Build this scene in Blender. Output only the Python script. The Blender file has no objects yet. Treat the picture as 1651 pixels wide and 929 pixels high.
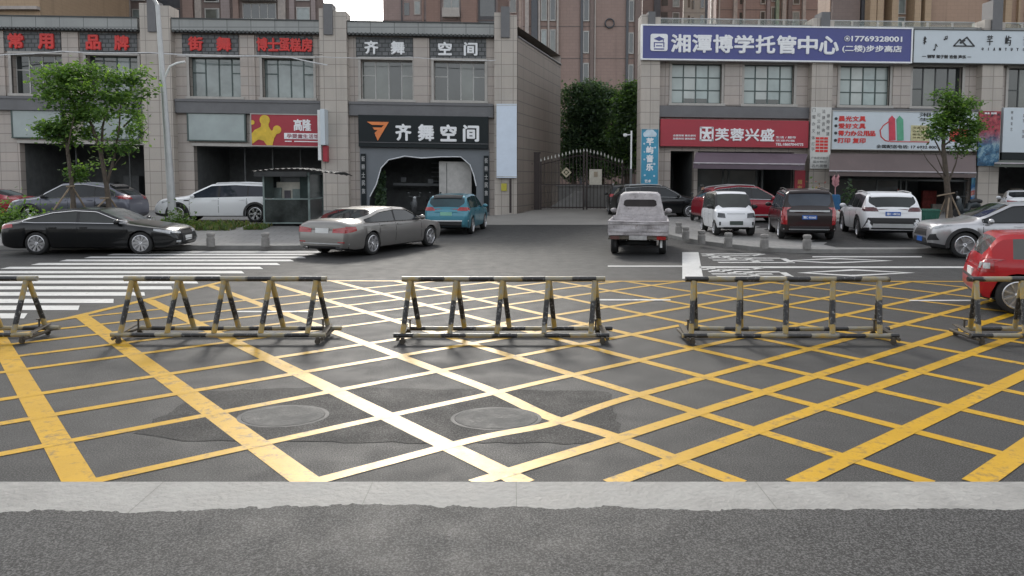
import bpy, bmesh, math, random
from mathutils import Vector, Matrix, geometry
from mathutils.bvhtree import BVHTree
random.seed(7)
R = math.radians
SC = bpy.context.scene
COL = SC.collection

# ------------------------------------------------------------------ camera, sky, sun, exposure
F, CH, PITCH = 1200.0, 2.1, R(4.0)
SHIFT = math.tan(PITCH) - 176.5 / F
cam = bpy.data.objects.new('camera', bpy.data.cameras.new('camera'))
COL.objects.link(cam)
cam.location = (0, 0, CH)
cam.rotation_euler = (R(90) - PITCH, 0, 0)
cam.data.sensor_width = 36
cam.data.lens = 36 * F / 1651
cam.data.shift_y = SHIFT * F / 1651
cam.data.clip_start, cam.data.clip_end = 0.1, 2000
SC.camera = cam

SUN_AZ, SUN_EL = R(-6.5), R(29)                       # azimuth from +Y towards +X
W = bpy.data.worlds.new('World'); SC.world = W
W.use_nodes = True
nt = W.node_tree
bg = nt.nodes['Background']
sky = nt.nodes.new('ShaderNodeTexSky')
sky.sky_type = 'NISHITA'; sky.sun_disc = False
sky.sun_elevation = SUN_EL; sky.sun_rotation = SUN_AZ
sky.air_density, sky.dust_density, sky.ozone_density = 1.0, 3.0, 1.0
hs = nt.nodes.new('ShaderNodeHueSaturation'); hs.inputs['Saturation'].default_value = 0.22
nt.links.new(sky.outputs[0], hs.inputs['Color'])
nt.links.new(hs.outputs[0], bg.inputs['Color'])
bg.inputs['Strength'].default_value = 0.15
sl = bpy.data.lights.new('sun', 'SUN')
sl.energy = 0.95; sl.angle = R(12); sl.color = (1.0, 0.95, 0.86)
sun = bpy.data.objects.new('sun', sl); COL.objects.link(sun)
sd = Vector((math.sin(SUN_AZ) * math.cos(SUN_EL), math.cos(SUN_AZ) * math.cos(SUN_EL), math.sin(SUN_EL)))
sun.rotation_euler = sd.to_track_quat('Z', 'Y').to_euler()
sun.location = (0, 20, 60)
SC.view_settings.view_transform = 'Standard'
SC.view_settings.look = 'None'
SC.view_settings.exposure = 1.33
SC.view_settings.gamma = 1.0
SC.view_settings.use_curve_mapping = False

# ------------------------------------------------------------------ survey helpers (photograph pixel -> place)
def ray(px, py):
    u = (px - 825.5) / F; v = (464.5 - py) / F + SHIFT
    return Vector((u, math.cos(PITCH) + v * math.sin(PITCH), -math.sin(PITCH) + v * math.cos(PITCH)))
def gnd(px, py, z=0.0):
    d = ray(px, py); s = (z - CH) / d.z
    return d.x * s, d.y * s
def at(px, py, Y):
    d = ray(px, py); s = Y / d.y
    return d.x * s, CH + d.z * s

# ------------------------------------------------------------------ materials
MATS = {}
def nodes(name):
    m = bpy.data.materials.new(name); m.use_nodes = True
    return m, m.node_tree, m.node_tree.nodes['Principled BSDF']
def N(t, typ, **kw):
    n = t.nodes.new(typ)
    for k, v in kw.items():
        if k in n.inputs: n.inputs[k].default_value = v
        else: setattr(n, k, v)
    return n
def mixc(t, fac, a, b, mode='MIX'):
    n = t.nodes.new('ShaderNodeMix'); n.data_type = 'RGBA'; n.blend_type = mode
    for i, v in ((0, fac), (6, a), (7, b)):
        if hasattr(v, 'links'): t.links.new(v, n.inputs[i])
        elif i == 0: n.inputs[0].default_value = v
        else: n.inputs[i].default_value = (*v, 1) if len(v) == 3 else v
    return n.outputs[2]
def ramp(t, src, stops):
    n = t.nodes.new('ShaderNodeValToRGB')
    while len(n.color_ramp.elements) < len(stops): n.color_ramp.elements.new(0.5)
    for e, (p, c) in zip(n.color_ramp.elements, stops):
        e.position = p; e.color = (*c, 1) if isinstance(c, tuple) else (c, c, c, 1)
    t.links.new(src, n.inputs[0])
    return n.outputs[0]
def objco(t, geo=False):
    if geo: return t.nodes.new('ShaderNodeNewGeometry').outputs['Position']
    return t.nodes.new('ShaderNodeTexCoord').outputs['Object']
def noise(t, co, scale, detail=4, rough=0.6):
    n = N(t, 'ShaderNodeTexNoise', Scale=scale, Detail=detail, Roughness=rough)
    t.links.new(co, n.inputs['Vector'])
    return n.outputs['Fac']
def bump(t, b, h, strength, dist):
    n = N(t, 'ShaderNodeBump', Strength=strength, Distance=dist)
    t.links.new(h, n.inputs['Height']); t.links.new(n.outputs[0], b.inputs['Normal'])
def mat(name, col, rough=0.6, metal=0.0, var=0.18, scale=3.0, bmp=0.0, coat=0.0, spec=0.5, fine=None):
    """a plain surface with blotchy wear: colour varied by two noises, roughness varied a little"""
    if name in MATS: return MATS[name]
    m, t, b = nodes(name)
    co = objco(t)
    f1 = noise(t, co, scale); f2 = noise(t, co, scale * 9, 2)
    lo = tuple(c * (1 - var) for c in col); hi = tuple(min(1, c * (1 + var)) for c in col)
    c1 = ramp(t, f1, [(0.3, lo), (0.7, hi)])
    c2 = mixc(t, ramp(t, f2, [(0.35, 0.0), (0.75, var)]), c1, tuple(c * 0.6 for c in col))
    t.links.new(c2, b.inputs['Base Color'])
    r = ramp(t, f1, [(0.3, max(0.02, rough * 0.85)), (0.7, min(1, rough * 1.15))])
    t.links.new(r, b.inputs['Roughness'])
    b.inputs['Metallic'].default_value = metal
    b.inputs['Specular IOR Level'].default_value = spec
    if coat: b.inputs['Coat Weight'].default_value = coat; b.inputs['Coat Roughness'].default_value = 0.05
    if bmp: bump(t, b, f2, bmp, 0.02)
    MATS[name] = m
    return m
def paint(name, col, metal=0.0, dirt=0.12):
    """car paint with clear coat, road film low down"""
    if name in MATS: return MATS[name]
    m, t, b = nodes(name)
    co = objco(t)
    sep = N(t, 'ShaderNodeSeparateXYZ'); t.links.new(co, sep.inputs[0])
    f = noise(t, co, 5.0)
    low = N(t, 'ShaderNodeMapRange'); t.links.new(sep.outputs['Z'], low.inputs[0])
    for i, v in ((1, 0.15), (2, 0.65), (3, 1.0), (4, 0.15)): low.inputs[i].default_value = v
    mu = N(t, 'ShaderNodeMath', operation='MULTIPLY'); t.links.new(low.outputs[0], mu.inputs[0]); t.links.new(f, mu.inputs[1])
    mu2 = N(t, 'ShaderNodeMath', operation='MULTIPLY'); t.links.new(mu.outputs[0], mu2.inputs[0]); mu2.inputs[1].default_value = dirt * 3
    t.links.new(mixc(t, mu2.outputs[0], col, (0.16, 0.14, 0.12)), b.inputs['Base Color'])
    r = ramp(t, mu2.outputs[0], [(0.0, 0.28), (0.5, 0.6)])
    t.links.new(r, b.inputs['Roughness'])
    b.inputs['Metallic'].default_value = metal
    b.inputs['Specular IOR Level'].default_value = 0.2; b.inputs['Coat Weight'].default_value = 0.6; b.inputs['Coat Roughness'].default_value = 0.04
    MATS[name] = m
    return m
def facadeco(t):
    """object coordinates with x,z laid flat so brick courses run level on an upright wall"""
    s = N(t, 'ShaderNodeSeparateXYZ'); t.links.new(objco(t), s.inputs[0])
    ad = N(t, 'ShaderNodeMath', operation='ADD'); t.links.new(s.outputs['X'], ad.inputs[0]); t.links.new(s.outputs['Y'], ad.inputs[1])
    c = N(t, 'ShaderNodeCombineXYZ'); t.links.new(ad.outputs[0], c.inputs[0]); t.links.new(s.outputs['Z'], c.inputs[1])
    return c.outputs[0]
def tiles(name, c1, c2, mortar, bw, bh, ms=0.02, rough=0.6, offset=0.0, flat=False, stain=0.35, msm=0.1):
    if name in MATS: return MATS[name]
    m, t, b = nodes(name)
    co = objco(t, True) if flat else facadeco(t)
    br = N(t, 'ShaderNodeTexBrick', Scale=1.0)
    br.offset = offset
    for k, v in (('Color1', c1), ('Color2', c2), ('Mortar', mortar)): br.inputs[k].default_value = (*v, 1)
    br.inputs['Mortar Size'].default_value = ms; br.inputs['Mortar Smooth'].default_value = msm
    br.inputs['Brick Width'].default_value = bw; br.inputs['Row Height'].default_value = bh
    t.links.new(co, br.inputs['Vector'])
    f1 = noise(t, objco(t), 0.6, 5, 0.65); f2 = noise(t, objco(t), 14, 3)
    a = mixc(t, ramp(t, f1, [(0.35, 0.0), (0.75, stain)]), br.outputs['Color'], tuple(c * 0.55 for c in c1))
    a = mixc(t, ramp(t, f2, [(0.4, 0.0), (0.8, 0.2)]), a, tuple(c * 0.6 for c in c1))
    if not flat:
        mp = N(t, 'ShaderNodeMapping'); mp.inputs['Scale'].default_value = (2.6, 2.6, .12); t.links.new(objco(t), mp.inputs[0])
        a = mixc(t, ramp(t, noise(t, mp.outputs[0], 1.0, 4, .6), [(0.52, 0.0), (0.72, 0.38)]), a, tuple(c * 0.5 for c in c1))
    t.links.new(a, b.inputs['Base Color'])
    b.inputs['Roughness'].default_value = rough
    MATS[name] = m
    return m
def glass(name, col, rough=0.06, var=0.3):
    if name in MATS: return MATS[name]
    m, t, b = nodes(name)
    f = noise(t, objco(t), 0.8, 3)
    t.links.new(ramp(t, f, [(0.3, tuple(c * (1 - var) for c in col)), (0.7, tuple(min(1, c * (1 + var)) for c in col))]), b.inputs['Base Color'])
    b.inputs['Roughness'].default_value = rough
    b.inputs['Specular IOR Level'].default_value = 0.8 if 'pane' in name else 0.45
    MATS[name] = m
    return m
def lamp_glass(name, col):
    if name in MATS: return MATS[name]
    m, t, b = nodes(name)
    b.inputs['Base Color'].default_value = (*col, 1); b.inputs['Roughness'].default_value = 0.12
    b.inputs['Coat Weight'].default_value = 1
    f = noise(t, objco(t), 18, 2)
    t.links.new(ramp(t, f, [(0.35, tuple(c * 0.6 for c in col)), (0.65, col)]), b.inputs['Base Color'])
    MATS[name] = m
    return m

def asphalt(name, base, coarse, grain, spec=0.3):
    m, t, b = nodes(name)
    co = objco(t, True)
    big = noise(t, co, 0.35, 5, 0.6); mid = noise(t, co, 3.0, 4)
    mp = N(t, 'ShaderNodeMapping'); mp.inputs['Scale'].default_value = (0.15, 2.2, 1); t.links.new(co, mp.inputs[0])
    streak = noise(t, mp.outputs[0], 1.2, 3)
    v = N(t, 'ShaderNodeTexVoronoi', Scale=coarse); t.links.new(co, v.inputs['Vector'])
    fine = noise(t, co, coarse * 0.9, 3, 0.75)
    c = ramp(t, big, [(0.3, tuple(x * 0.82 for x in base)), (0.7, tuple(x * 1.2 for x in base))])
    c = mixc(t, ramp(t, mid, [(0.45, 0.0), (0.8, 0.18)]), c, tuple(x * 0.7 for x in base))
    c = mixc(t, ramp(t, streak, [(0.5, 0.0), (0.75, 0.22)]), c, tuple(x * 1.5 for x in base))
    st = ramp(t, fine, [(0.40, tuple(x * 0.22 for x in base)), (0.5, tuple(x * .9 for x in base)), (0.61, tuple(min(1, x * 3.2) for x in base))])
    c = mixc(t, grain, c, st)
    pits = noise(t, co, coarse * .45, 2, .5)
    c = mixc(t, ramp(t, pits, [(0.62, 0.0), (0.72, .35)]), c, tuple(x * 2.4 for x in base))
    c = mixc(t, ramp(t, pits, [(0.28, .6), (0.38, 0.0)]), c, tuple(x * .3 for x in base))
    t.links.new(c, b.inputs['Base Color'])
    t.links.new(ramp(t, mid, [(0.3, 0.66), (0.7, 0.78)]), b.inputs['Roughness'])
    b.inputs['Specular IOR Level'].default_value = spec
    bump(t, b, fine, 0.16, 0.004)
    MATS[name] = m
    return m
def roadpaint(name, col, wear, rough=0.36):
    m, t, b = nodes(name)
    co = objco(t, True)
    f = noise(t, co, 9, 6, 0.75); g = noise(t, co, 1.1, 4); h = noise(t, co, 60, 3, 0.7)
    c = ramp(t, g, [(0.3, tuple(x * 0.8 for x in col)), (0.7, col)])
    k = N(t, 'ShaderNodeMath', operation='ADD'); t.links.new(f, k.inputs[0])
    mm = N(t, 'ShaderNodeMath', operation='MULTIPLY'); t.links.new(g, mm.inputs[0]); mm.inputs[1].default_value = 0.3; t.links.new(mm.outputs[0], k.inputs[1])
    c = mixc(t, ramp(t, k.outputs[0], [(0.76 - wear * 0.2, 0.0), (0.88 - wear * 0.12, 0.75)]), c, (0.075, 0.07, 0.062))
    c = mixc(t, ramp(t, h, [(0.5, 0.0), (0.8, 0.35)]), c, tuple(x * 0.5 for x in col))
    t.links.new(c, b.inputs['Base Color'])
    t.links.new(ramp(t, f, [(0.3, rough), (0.7, rough * 1.3)]), b.inputs['Roughness'])
    b.inputs['Specular IOR Level'].default_value = 0.34
    bump(t, b, h, 0.25, 0.005)
    MATS[name] = m
    return m

M_ASPH = asphalt('asphalt', (0.0275, 0.0275, 0.0272), 95, 0.8)
M_ASPH2 = asphalt('coarse_asphalt', (0.034, 0.0338, 0.0335), 95, 0.95)
M_PATCH = asphalt('patched_asphalt', (0.0185, 0.0185, 0.0185), 80, 0.9, 0.16)
M_APRON = mat('apron_concrete', (0.24, 0.23, 0.21), 0.8, var=0.15, scale=0.8, bmp=0.2)
M_CONC = mat('strip_concrete', (0.25, 0.247, 0.234), 0.75, var=0.24, scale=2.6, bmp=0.5)
M_KERB = mat('kerb_stone', (0.27, 0.265, 0.25), 0.75, var=0.2, scale=2.5, bmp=0.2)
M_PAVE = tiles('paving', (0.27, 0.265, 0.255), (0.235, 0.23, 0.22), (0.15, 0.145, 0.14), 0.6, 0.3, 0.012, 0.75, 0.5, flat=True)
M_YEL = roadpaint('yellow_paint', (0.54, 0.31, 0.004), 0.42, 0.38)
M_WHT = roadpaint('white_paint', (0.62, 0.62, 0.6), 0.2, 0.5)
M_WHT2 = roadpaint('worn_white_paint', (0.62, 0.62, 0.6), 0.7, 0.5)
M_WALL = tiles('stone_cladding', (0.48, 0.42, 0.375), (0.42, 0.38, 0.345), (0.20, 0.175, 0.16), 0.95, 0.5, 0.016, 0.55)
M_PIL = tiles('pilaster_stone', (0.50, 0.45, 0.395), (0.45, 0.41, 0.365), (0.23, 0.205, 0.185), 0.62, 0.62, 0.016, 0.55)
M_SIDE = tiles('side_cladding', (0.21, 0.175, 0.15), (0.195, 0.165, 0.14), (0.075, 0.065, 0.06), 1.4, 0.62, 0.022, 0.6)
M_CORN = tiles('cornice_panel', (0.32, 0.33, 0.32), (0.30, 0.31, 0.30), (0.12, 0.125, 0.125), 1.25, 2.0, 0.02, 0.5)
M_BAND = mat('stone_band', (0.135, 0.135, 0.14), 0.5, var=0.15, scale=1.2)
M_DARKTILE = mat('eave_tile', (0.055, 0.06, 0.06), 0.6, var=0.2)
M_RELIEF = tiles('relief_brick', (0.125, 0.13, 0.135), (0.19, 0.195, 0.2), (0.05, 0.055, 0.055), 0.34, 0.22, 0.03, 0.7, 0.5)
M_SURR = mat('window_surround', (0.42, 0.40, 0.37), 0.6, var=0.1)
M_FRAME = mat('dark_frame', (0.05, 0.055, 0.055), 0.4, 0.2, var=0.1)
M_GFRAME = mat('green_frame', (0.06, 0.085, 0.08), 0.4, 0.2, var=0.1)
M_LFRAME = mat('light_frame', (0.42, 0.42, 0.4), 0.4, var=0.1)
M_GL_SKY = glass('pane_sky', (0.20, 0.235, 0.23), 0.05)  # sky reflection put into the pane colour as a pale tint
M_GL_DARK = glass('pane_dark', (0.03, 0.035, 0.035), 0.05)
M_GL_MID = glass('pane_mid', (0.10, 0.11, 0.10), 0.05)
M_GL_FILM = glass('pane_film', (0.34, 0.40, 0.385), 0.2, 0.12)
M_FASC = glass('fascia_panel', (0.30, 0.35, 0.345), 0.25, 0.12)
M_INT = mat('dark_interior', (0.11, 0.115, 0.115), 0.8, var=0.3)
M_ROOFSLAB = mat('roof_slab', (0.2, 0.2, 0.19), 0.85)
M_BLACK = mat('black_plastic', (0.022, 0.022, 0.023), 0.55, var=0.2)
M_UNDER = mat('underbody', (0.012, 0.012, 0.012), 0.9, var=0.1)
M_TYRE = mat('tyre_rubber', (0.022, 0.022, 0.022), 0.8, var=0.2)
M_RIM = mat('alloy', (0.62, 0.62, 0.63), 0.3, 0.85, var=0.08)
M_RIMD = mat('dark_alloy', (0.06, 0.06, 0.065), 0.35, 0.6, var=0.1)
M_CHROME = mat('chrome', (0.75, 0.75, 0.76), 0.12, 1.0, var=0.05)
M_AGLASS = glass('car_glass', (0.022, 0.025, 0.027), 0.04)
M_AGLASS_L = glass('car_glass_light', (0.07, 0.08, 0.08), 0.05)
M_RED_L = lamp_glass('tail_lamp_red', (0.42, 0.015, 0.02))
M_CLR_L = lamp_glass('headlamp_clear', (0.55, 0.57, 0.58))
M_DRK_L = lamp_glass('headlamp_dark', (0.05, 0.055, 0.06))
M_PLATE_B = mat('plate_blue', (0.02, 0.11, 0.42), 0.4, var=0.08)
M_PLATE_G = mat('plate_green', (0.25, 0.55, 0.42), 0.4, var=0.08)
M_WHITE = mat('white_matt', (0.74, 0.75, 0.74), 0.5, var=0.06)
M_LETW = mat('letter_white', (0.82, 0.83, 0.84), 0.45, var=0.06)
M_LETR = mat('letter_red', (0.62, 0.035, 0.03), 0.45, var=0.12)
M_LETK = mat('letter_black', (0.03, 0.032, 0.035), 0.5, var=0.1)
M_STEEL = mat('painted_steel', (0.45, 0.46, 0.46), 0.4, 0.3, var=0.12)
M_BARK = mat('bark', (0.10, 0.08, 0.062), 0.9, var=0.35, scale=8, bmp=0.6)
M_WOOD = mat('prop_wood', (0.26, 0.2, 0.14), 0.85, var=0.25, scale=6)

def leafmat(name, col):
    if name in MATS: return MATS[name]
    m, t, b = nodes(name)
    f = noise(t, objco(t), 2.5, 3)
    t.links.new(ramp(t, f, [(0.3, tuple(c * 0.7 for c in col)), (0.7, tuple(c * 1.25 for c in col))]), b.inputs['Base Color'])
    b.inputs['Roughness'].default_value = 0.55
    tr = N(t, 'ShaderNodeBsdfTranslucent'); tr.inputs[0].default_value = (col[0] * 1.3, col[1] * 1.4, col[2] * 0.7, 1)
    ms = N(t, 'ShaderNodeMixShader'); ms.inputs[0].default_value = 0.45
    out = t.nodes['Material Output']
    t.links.new(b.outputs[0], ms.inputs[1]); t.links.new(tr.outputs[0], ms.inputs[2]); t.links.new(ms.outputs[0], out.inputs[0])
    MATS[name] = m
    return m
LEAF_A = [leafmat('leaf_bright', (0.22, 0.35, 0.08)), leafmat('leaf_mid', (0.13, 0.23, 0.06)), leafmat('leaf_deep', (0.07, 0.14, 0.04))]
LEAF_B = [leafmat('leaf_far_mid', (0.10, 0.16, 0.08)), leafmat('leaf_far_deep', (0.07, 0.115, 0.065)), leafmat('leaf_far_dark', (0.045, 0.08, 0.05))]
GRASS = [leafmat('grass_light', (0.12, 0.17, 0.05)), leafmat('grass_mid', (0.07, 0.12, 0.035)), leafmat('grass_dry', (0.16, 0.15, 0.07))]

# ------------------------------------------------------------------ mesh builder and object helpers
class MB:
    def __init__(s): s.v = []; s.f = []; s.m = []
    def add(s, vs, fs, mi=0):
        k = len(s.v); s.v += [tuple(v) for v in vs]
        for f in fs: s.f.append([k + i for i in f]); s.m.append(mi)
    def poly(s, pts, mi=0): s.add(pts, [range(len(pts))], mi)
    def box(s, x0, x1, y0, y1, z0, z1, mi=0):
        s.add([(x0,y0,z0),(x1,y0,z0),(x1,y1,z0),(x0,y1,z0),(x0,y0,z1),(x1,y0,z1),(x1,y1,z1),(x0,y1,z1)],
              [(0,3,2,1),(4,5,6,7),(0,1,5,4),(1,2,6,5),(2,3,7,6),(3,0,4,7)], mi)
    def obox(s, c, sx, sy, sz, rz=0.0, mi=0, rx=0.0):
        mt = Matrix.Rotation(rz, 3, 'Z') @ Matrix.Rotation(rx, 3, 'X'); c = Vector(c); q = []
        for z in (-1, 1):
            for x, y in ((-1,-1),(1,-1),(1,1),(-1,1)): q.append(c + mt @ Vector((x*sx/2, y*sy/2, z*sz/2)))
        s.add(q, [(0,3,2,1),(4,5,6,7),(0,1,5,4),(1,2,6,5),(2,3,7,6),(3,0,4,7)], mi)
    def tube(s, pts, r, n=8, mi=0, caps=True):
        pts = [Vector(p) for p in pts]; rs = r if isinstance(r, (list, tuple)) else [r] * len(pts)
        k = len(s.v); up = None
        for i, p in enumerate(pts):
            d = (pts[min(i+1, len(pts)-1)] - pts[max(i-1, 0)]).normalized()
            if up is None: up = Vector((0, 0, 1)) if abs(d.z) < 0.9 else Vector((1, 0, 0))
            a = d.cross(up).normalized(); b = a.cross(d).normalized(); up = b
            for j in range(n):
                t = 2 * math.pi * j / n
                s.v.append(tuple(p + (a * math.cos(t) + b * math.sin(t)) * rs[i]))
        for i in range(len(pts) - 1):
            for j in range(n):
                s.f.append([k+i*n+j, k+i*n+(j+1) % n, k+(i+1)*n+(j+1) % n, k+(i+1)*n+j]); s.m.append(mi)
        if caps:
            s.f.append([k+j for j in range(n)][::-1]); s.m.append(mi)
            s.f.append([k+(len(pts)-1)*n+j for j in range(n)]); s.m.append(mi)
    def lathe(s, prof, c=(0,0,0), axis='Z', n=24, mi=0):
        """prof = [(radius, height)]"""
        k = len(s.v); c = Vector(c)
        for r, h in prof:
            for j in range(n):
                t = 2 * math.pi * j / n; a, b = r * math.cos(t), r * math.sin(t)
                p = (a, b, h) if axis == 'Z' else ((h, a, b) if axis == 'X' else (a, h, b))
                s.v.append(tuple(c + Vector(p)))
        for i in range(len(prof) - 1):
            for j in range(n):
                s.f.append([k+i*n+j, k+i*n+(j+1) % n, k+(i+1)*n+(j+1) % n, k+(i+1)*n+j]); s.m.append(mi)
        s.f.append([k+j for j in range(n)][::-1]); s.m.append(mi)
        s.f.append([k+(len(prof)-1)*n+j for j in range(n)]); s.m.append(mi)
    def ball(s, c, rx, ry, rz, n=10, mi=0):
        prof = [(math.sin(math.pi*i/n), -math.cos(math.pi*i/n)) for i in range(n+1)]
        k = len(s.v); s.lathe([(max(r, .01), h) for r, h in prof], (0,0,0), 'Z', 12, mi)
        for i in range(k, len(s.v)):
            x, y, z = s.v[i]; s.v[i] = (c[0]+x*rx, c[1]+y*ry, c[2]+z*rz)
    def prism(s, out, y0, y1, mi=0, holes=()):
        """outline in (x,z), solid from y0 (front) to y1"""
        loops = [list(out)] + [list(h) for h in holes]
        tri = geometry.tessellate_polygon([[Vector((x, z, 0)) for x, z in l] for l in loops])
        flat = [p for l in loops for p in l]; n = len(flat)
        s.add([(x, y0, z) for x, z in flat] + [(x, y1, z) for x, z in flat],
              [tuple(t) for t in tri] + [tuple(i + n for i in reversed(t)) for t in tri], mi)
        k = len(s.v) - 2 * n; o = 0
        for l in loops:
            for i in range(len(l)):
                a, b = o + i, o + (i + 1) % len(l)
                s.f.append([k+a, k+b, k+n+b, k+n+a]); s.m.append(mi)
            o += len(l)
    def shear(s, g):
        s.v = [(x, y, z - g * x) for x, y, z in s.v]; return s
    def build(s, name, mats, parent=None, org=None, smooth=False, ang=40, fixn=True):
        if org is None:
            if parent is None:
                xs, ys, zs = zip(*s.v); org = Vector(((min(xs)+max(xs))/2, (min(ys)+max(ys))/2, min(zs)))
            else: org = Vector(parent.get('_o', (0, 0, 0)))
        org = Vector(org)
        me = bpy.data.meshes.new(name)
        me.from_pydata([tuple(Vector(v) - org) for v in s.v], [], s.f)
        for m in (mats if isinstance(mats, (list, tuple)) else [mats]): me.materials.append(m)
        me.polygons.foreach_set('material_index', s.m)
        me.update()
        if fixn:
            bm = bmesh.new(); bm.from_mesh(me); bmesh.ops.recalc_face_normals(bm, faces=bm.faces); bm.to_mesh(me); bm.free()
        if smooth:
            me.polygons.foreach_set('use_smooth', [True] * len(me.polygons))
            me.set_sharp_from_angle(angle=R(ang))
        o = bpy.data.objects.new(name, me); COL.objects.link(o)
        if parent is None: o.location = org
        else: o.parent = parent
        o['_o'] = tuple(org)
        return o
def tag(o, label=None, cat=None, group=None, kind=None):
    if label: o['label'] = label
    if cat: o['category'] = cat
    if group: o['group'] = group
    if kind: o['kind'] = kind
    return o
def empty(name, loc, label=None, cat=None, group=None, rz=0.0, world=True):
    """an Empty at the thing's base; world=True: its parts are written in world coordinates"""
    o = bpy.data.objects.new(name, None); COL.objects.link(o)
    o.location = loc; o.rotation_euler = (0, 0, rz); o.empty_display_size = 0.3
    o['_o'] = tuple(loc) if world else (0, 0, 0)
    return tag(o, label, cat, group)
def copy_tree(o, parent=None):
    c = o.copy(); COL.objects.link(c)
    if parent: c.parent = parent
    for ch in list(o.children): copy_tree(ch, c)
    return c
def text_geo(body, bold=0.0, depth=0.02):
    cu = bpy.data.curves.new('t', 'FONT'); cu.body = body; cu.offset = bold; cu.extrude = depth / 2; cu.resolution_u = 3
    o = bpy.data.objects.new('t', cu); me = o.to_mesh()
    vs = [tuple(v.co) for v in me.vertices]; fs = [tuple(p.vertices) for p in me.polygons]
    o.to_mesh_clear(); bpy.data.objects.remove(o); bpy.data.curves.remove(cu)
    return vs, fs
def put_text(mb, body, x0, x1, z0, z1, y, depth=0.03, bold=0.02, mi=0, perchar=False, pad=0.06):
    """lettering facing -Y fitted to a rectangle; perchar spaces the characters evenly"""
    items = [c for c in body] if perchar else [body]
    n = len(items)
    for i, c in enumerate(items):
        if c == ' ': continue
        a = x0 + (x1 - x0) * i / n; b = x0 + (x1 - x0) * (i + 1) / n
        if perchar: a, b = a + (b - a) * pad, b - (b - a) * pad
        vs, fs = text_geo(c, 0.0, 1.0)
        if not vs: continue
        xs = [v[0] for v in vs]; ys = [v[1] for v in vs]
        xa, xb, ya, yb = min(xs), max(xs), min(ys), max(ys)
        sx = (b - a) / max(xb - xa, 1e-4); sz = (z1 - z0) / max(yb - ya, 1e-4)
        if perchar and sx > sz * 1.6: sx = sz * 0.6; a = (a + b) / 2 - sx * (xb - xa) / 2
        if not perchar and yb - ya < 0.2: sz = sx
        r = bold * 1.2 * min(sx, sz)
        offs = [(0, 0)] if bold < .012 else [(0, 0)] + [(r * math.cos(q * 1.0472 + .3), r * math.sin(q * 1.0472 + .3)) for q in range(6)]
        for q, (ox, oz) in enumerate(offs):               # heavier strokes: the glyph repeated in a tight ring, each a hair deeper
            d = depth * (1 - .04 * q)
            mb.add([(a + (v[0] - xa) * sx + ox, y - d / 2 - v[2] * d, z0 + (v[1] - ya) * sz + oz) for v in vs], fs, mi)
# ================================================================== ground, roads, pavements
def interp(pts, x):
    if x <= pts[0][0]: return pts[0][1]
    for (a, p), (b, q) in zip(pts, pts[1:]):
        if x <= b: return p + (q - p) * (x - a) / (b - a)
    return pts[-1][1]
def sstep(a, b, x):
    t = min(1, max(0, (x - a) / (b - a))); return t * t * (3 - 2 * t)
def struct(mb, name, m, smooth=False):
    return tag(mb.build(name, m, org=(0, 0, 0), smooth=smooth, fixn=False), kind='structure')

g = MB(); g.poly([(-900, -300, 0), (900, -300, 0), (900, 1500, 0), (-900, 1500, 0)])
struct(g, 'road', M_ASPH)

# left pavement: rises gently from the kerb towards the parked cars
XR = [(21.9, -6.6), (22.15, -5.7), (22.7, -5.05), (23.6, -4.65), (25, -4.4), (30, -4.1), (36, -3.9), (37.6, -1.6), (39.0, 0.2), (41, 0.9)]
def zl(x, y): return 0.12 + 0.30 * sstep(22.2, 27.5, y) * sstep(-4.6, -7.6, x)
XL = [(20.80, 9.3), (20.86, 8.2), (21.1, 7.6), (21.7, 7.0), (22.6, 6.5), (23.6, 6.1), (25, 5.75), (26.5, 5.6), (30, 5.7), (34, 6.0), (37, 6.4), (39.2, 7.6), (41, 8.0)]
def zr_(x, y): return 0.12 + 0.14 * sstep(23, 33, y) * sstep(6.0, 8.0, x)
def pavement(name, edge, zf, xfar, side, m):
    g = MB(); ys = [edge[0][0] + 0.001]
    y = edge[0][0]
    while y < 41: y += 0.25; ys.append(min(y, 41))
    nx = 26; rows = []
    for y in ys:
        xe = interp(edge, y); row = []
        for i in range(nx + 1):
            t = (i / nx) ** 2.2
            x = xe + (xfar - xe) * t
            row.append((x, y, zf(x, y)))
        rows.append(row)
    for a, b in zip(rows, rows[1:]):
        for i in range(nx):
            q = [a[i], a[i+1], b[i+1], b[i]]
            g.poly(q if side > 0 else q[::-1])
    struct(g, name, m, True)
    # kerb stones along the edge
    k = MB(); pts = [(xfar, edge[0][0])] + [(interp(edge, y), y) for y in [edge[0][0] + i * 0.12 for i in range(int((36 - edge[0][0]) / 0.12))]]
    prev = None
    for i, (x, y) in enumerate(pts):
        a = pts[max(i-1, 0)]; b = pts[min(i+1, len(pts)-1)]
        d = Vector((b[0]-a[0], b[1]-a[1], 0)).normalized(); n = Vector((-d.y, d.x, 0)) * (1 if side < 0 else -1)
        zt = zf(x + (-0.3 if side < 0 else 0.3), y + 0.05) + 0.008
        o = Vector((x, y, 0))
        inn = o + n * 0.16
        cur = [tuple(o + Vector((0, 0, -0.05))), tuple(o + Vector((0, 0, zt - 0.02))), tuple(o + n * 0.02 + Vector((0, 0, zt))), (inn.x, inn.y, zt), (inn.x, inn.y, -0.05)]
        if prev:
            for j in range(4): k.poly([prev[j], cur[j], cur[j+1], prev[j+1]])
        prev = cur
    tag(k.build('kerb_' + name, M_KERB, org=(0, 0, 0)), kind='structure')
pavement('left_pavement', XR, zl, -95.0, -1, M_PAVE)
pavement('right_pavement', XL, zr_, 95.0, 1, M_PAVE)

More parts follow.
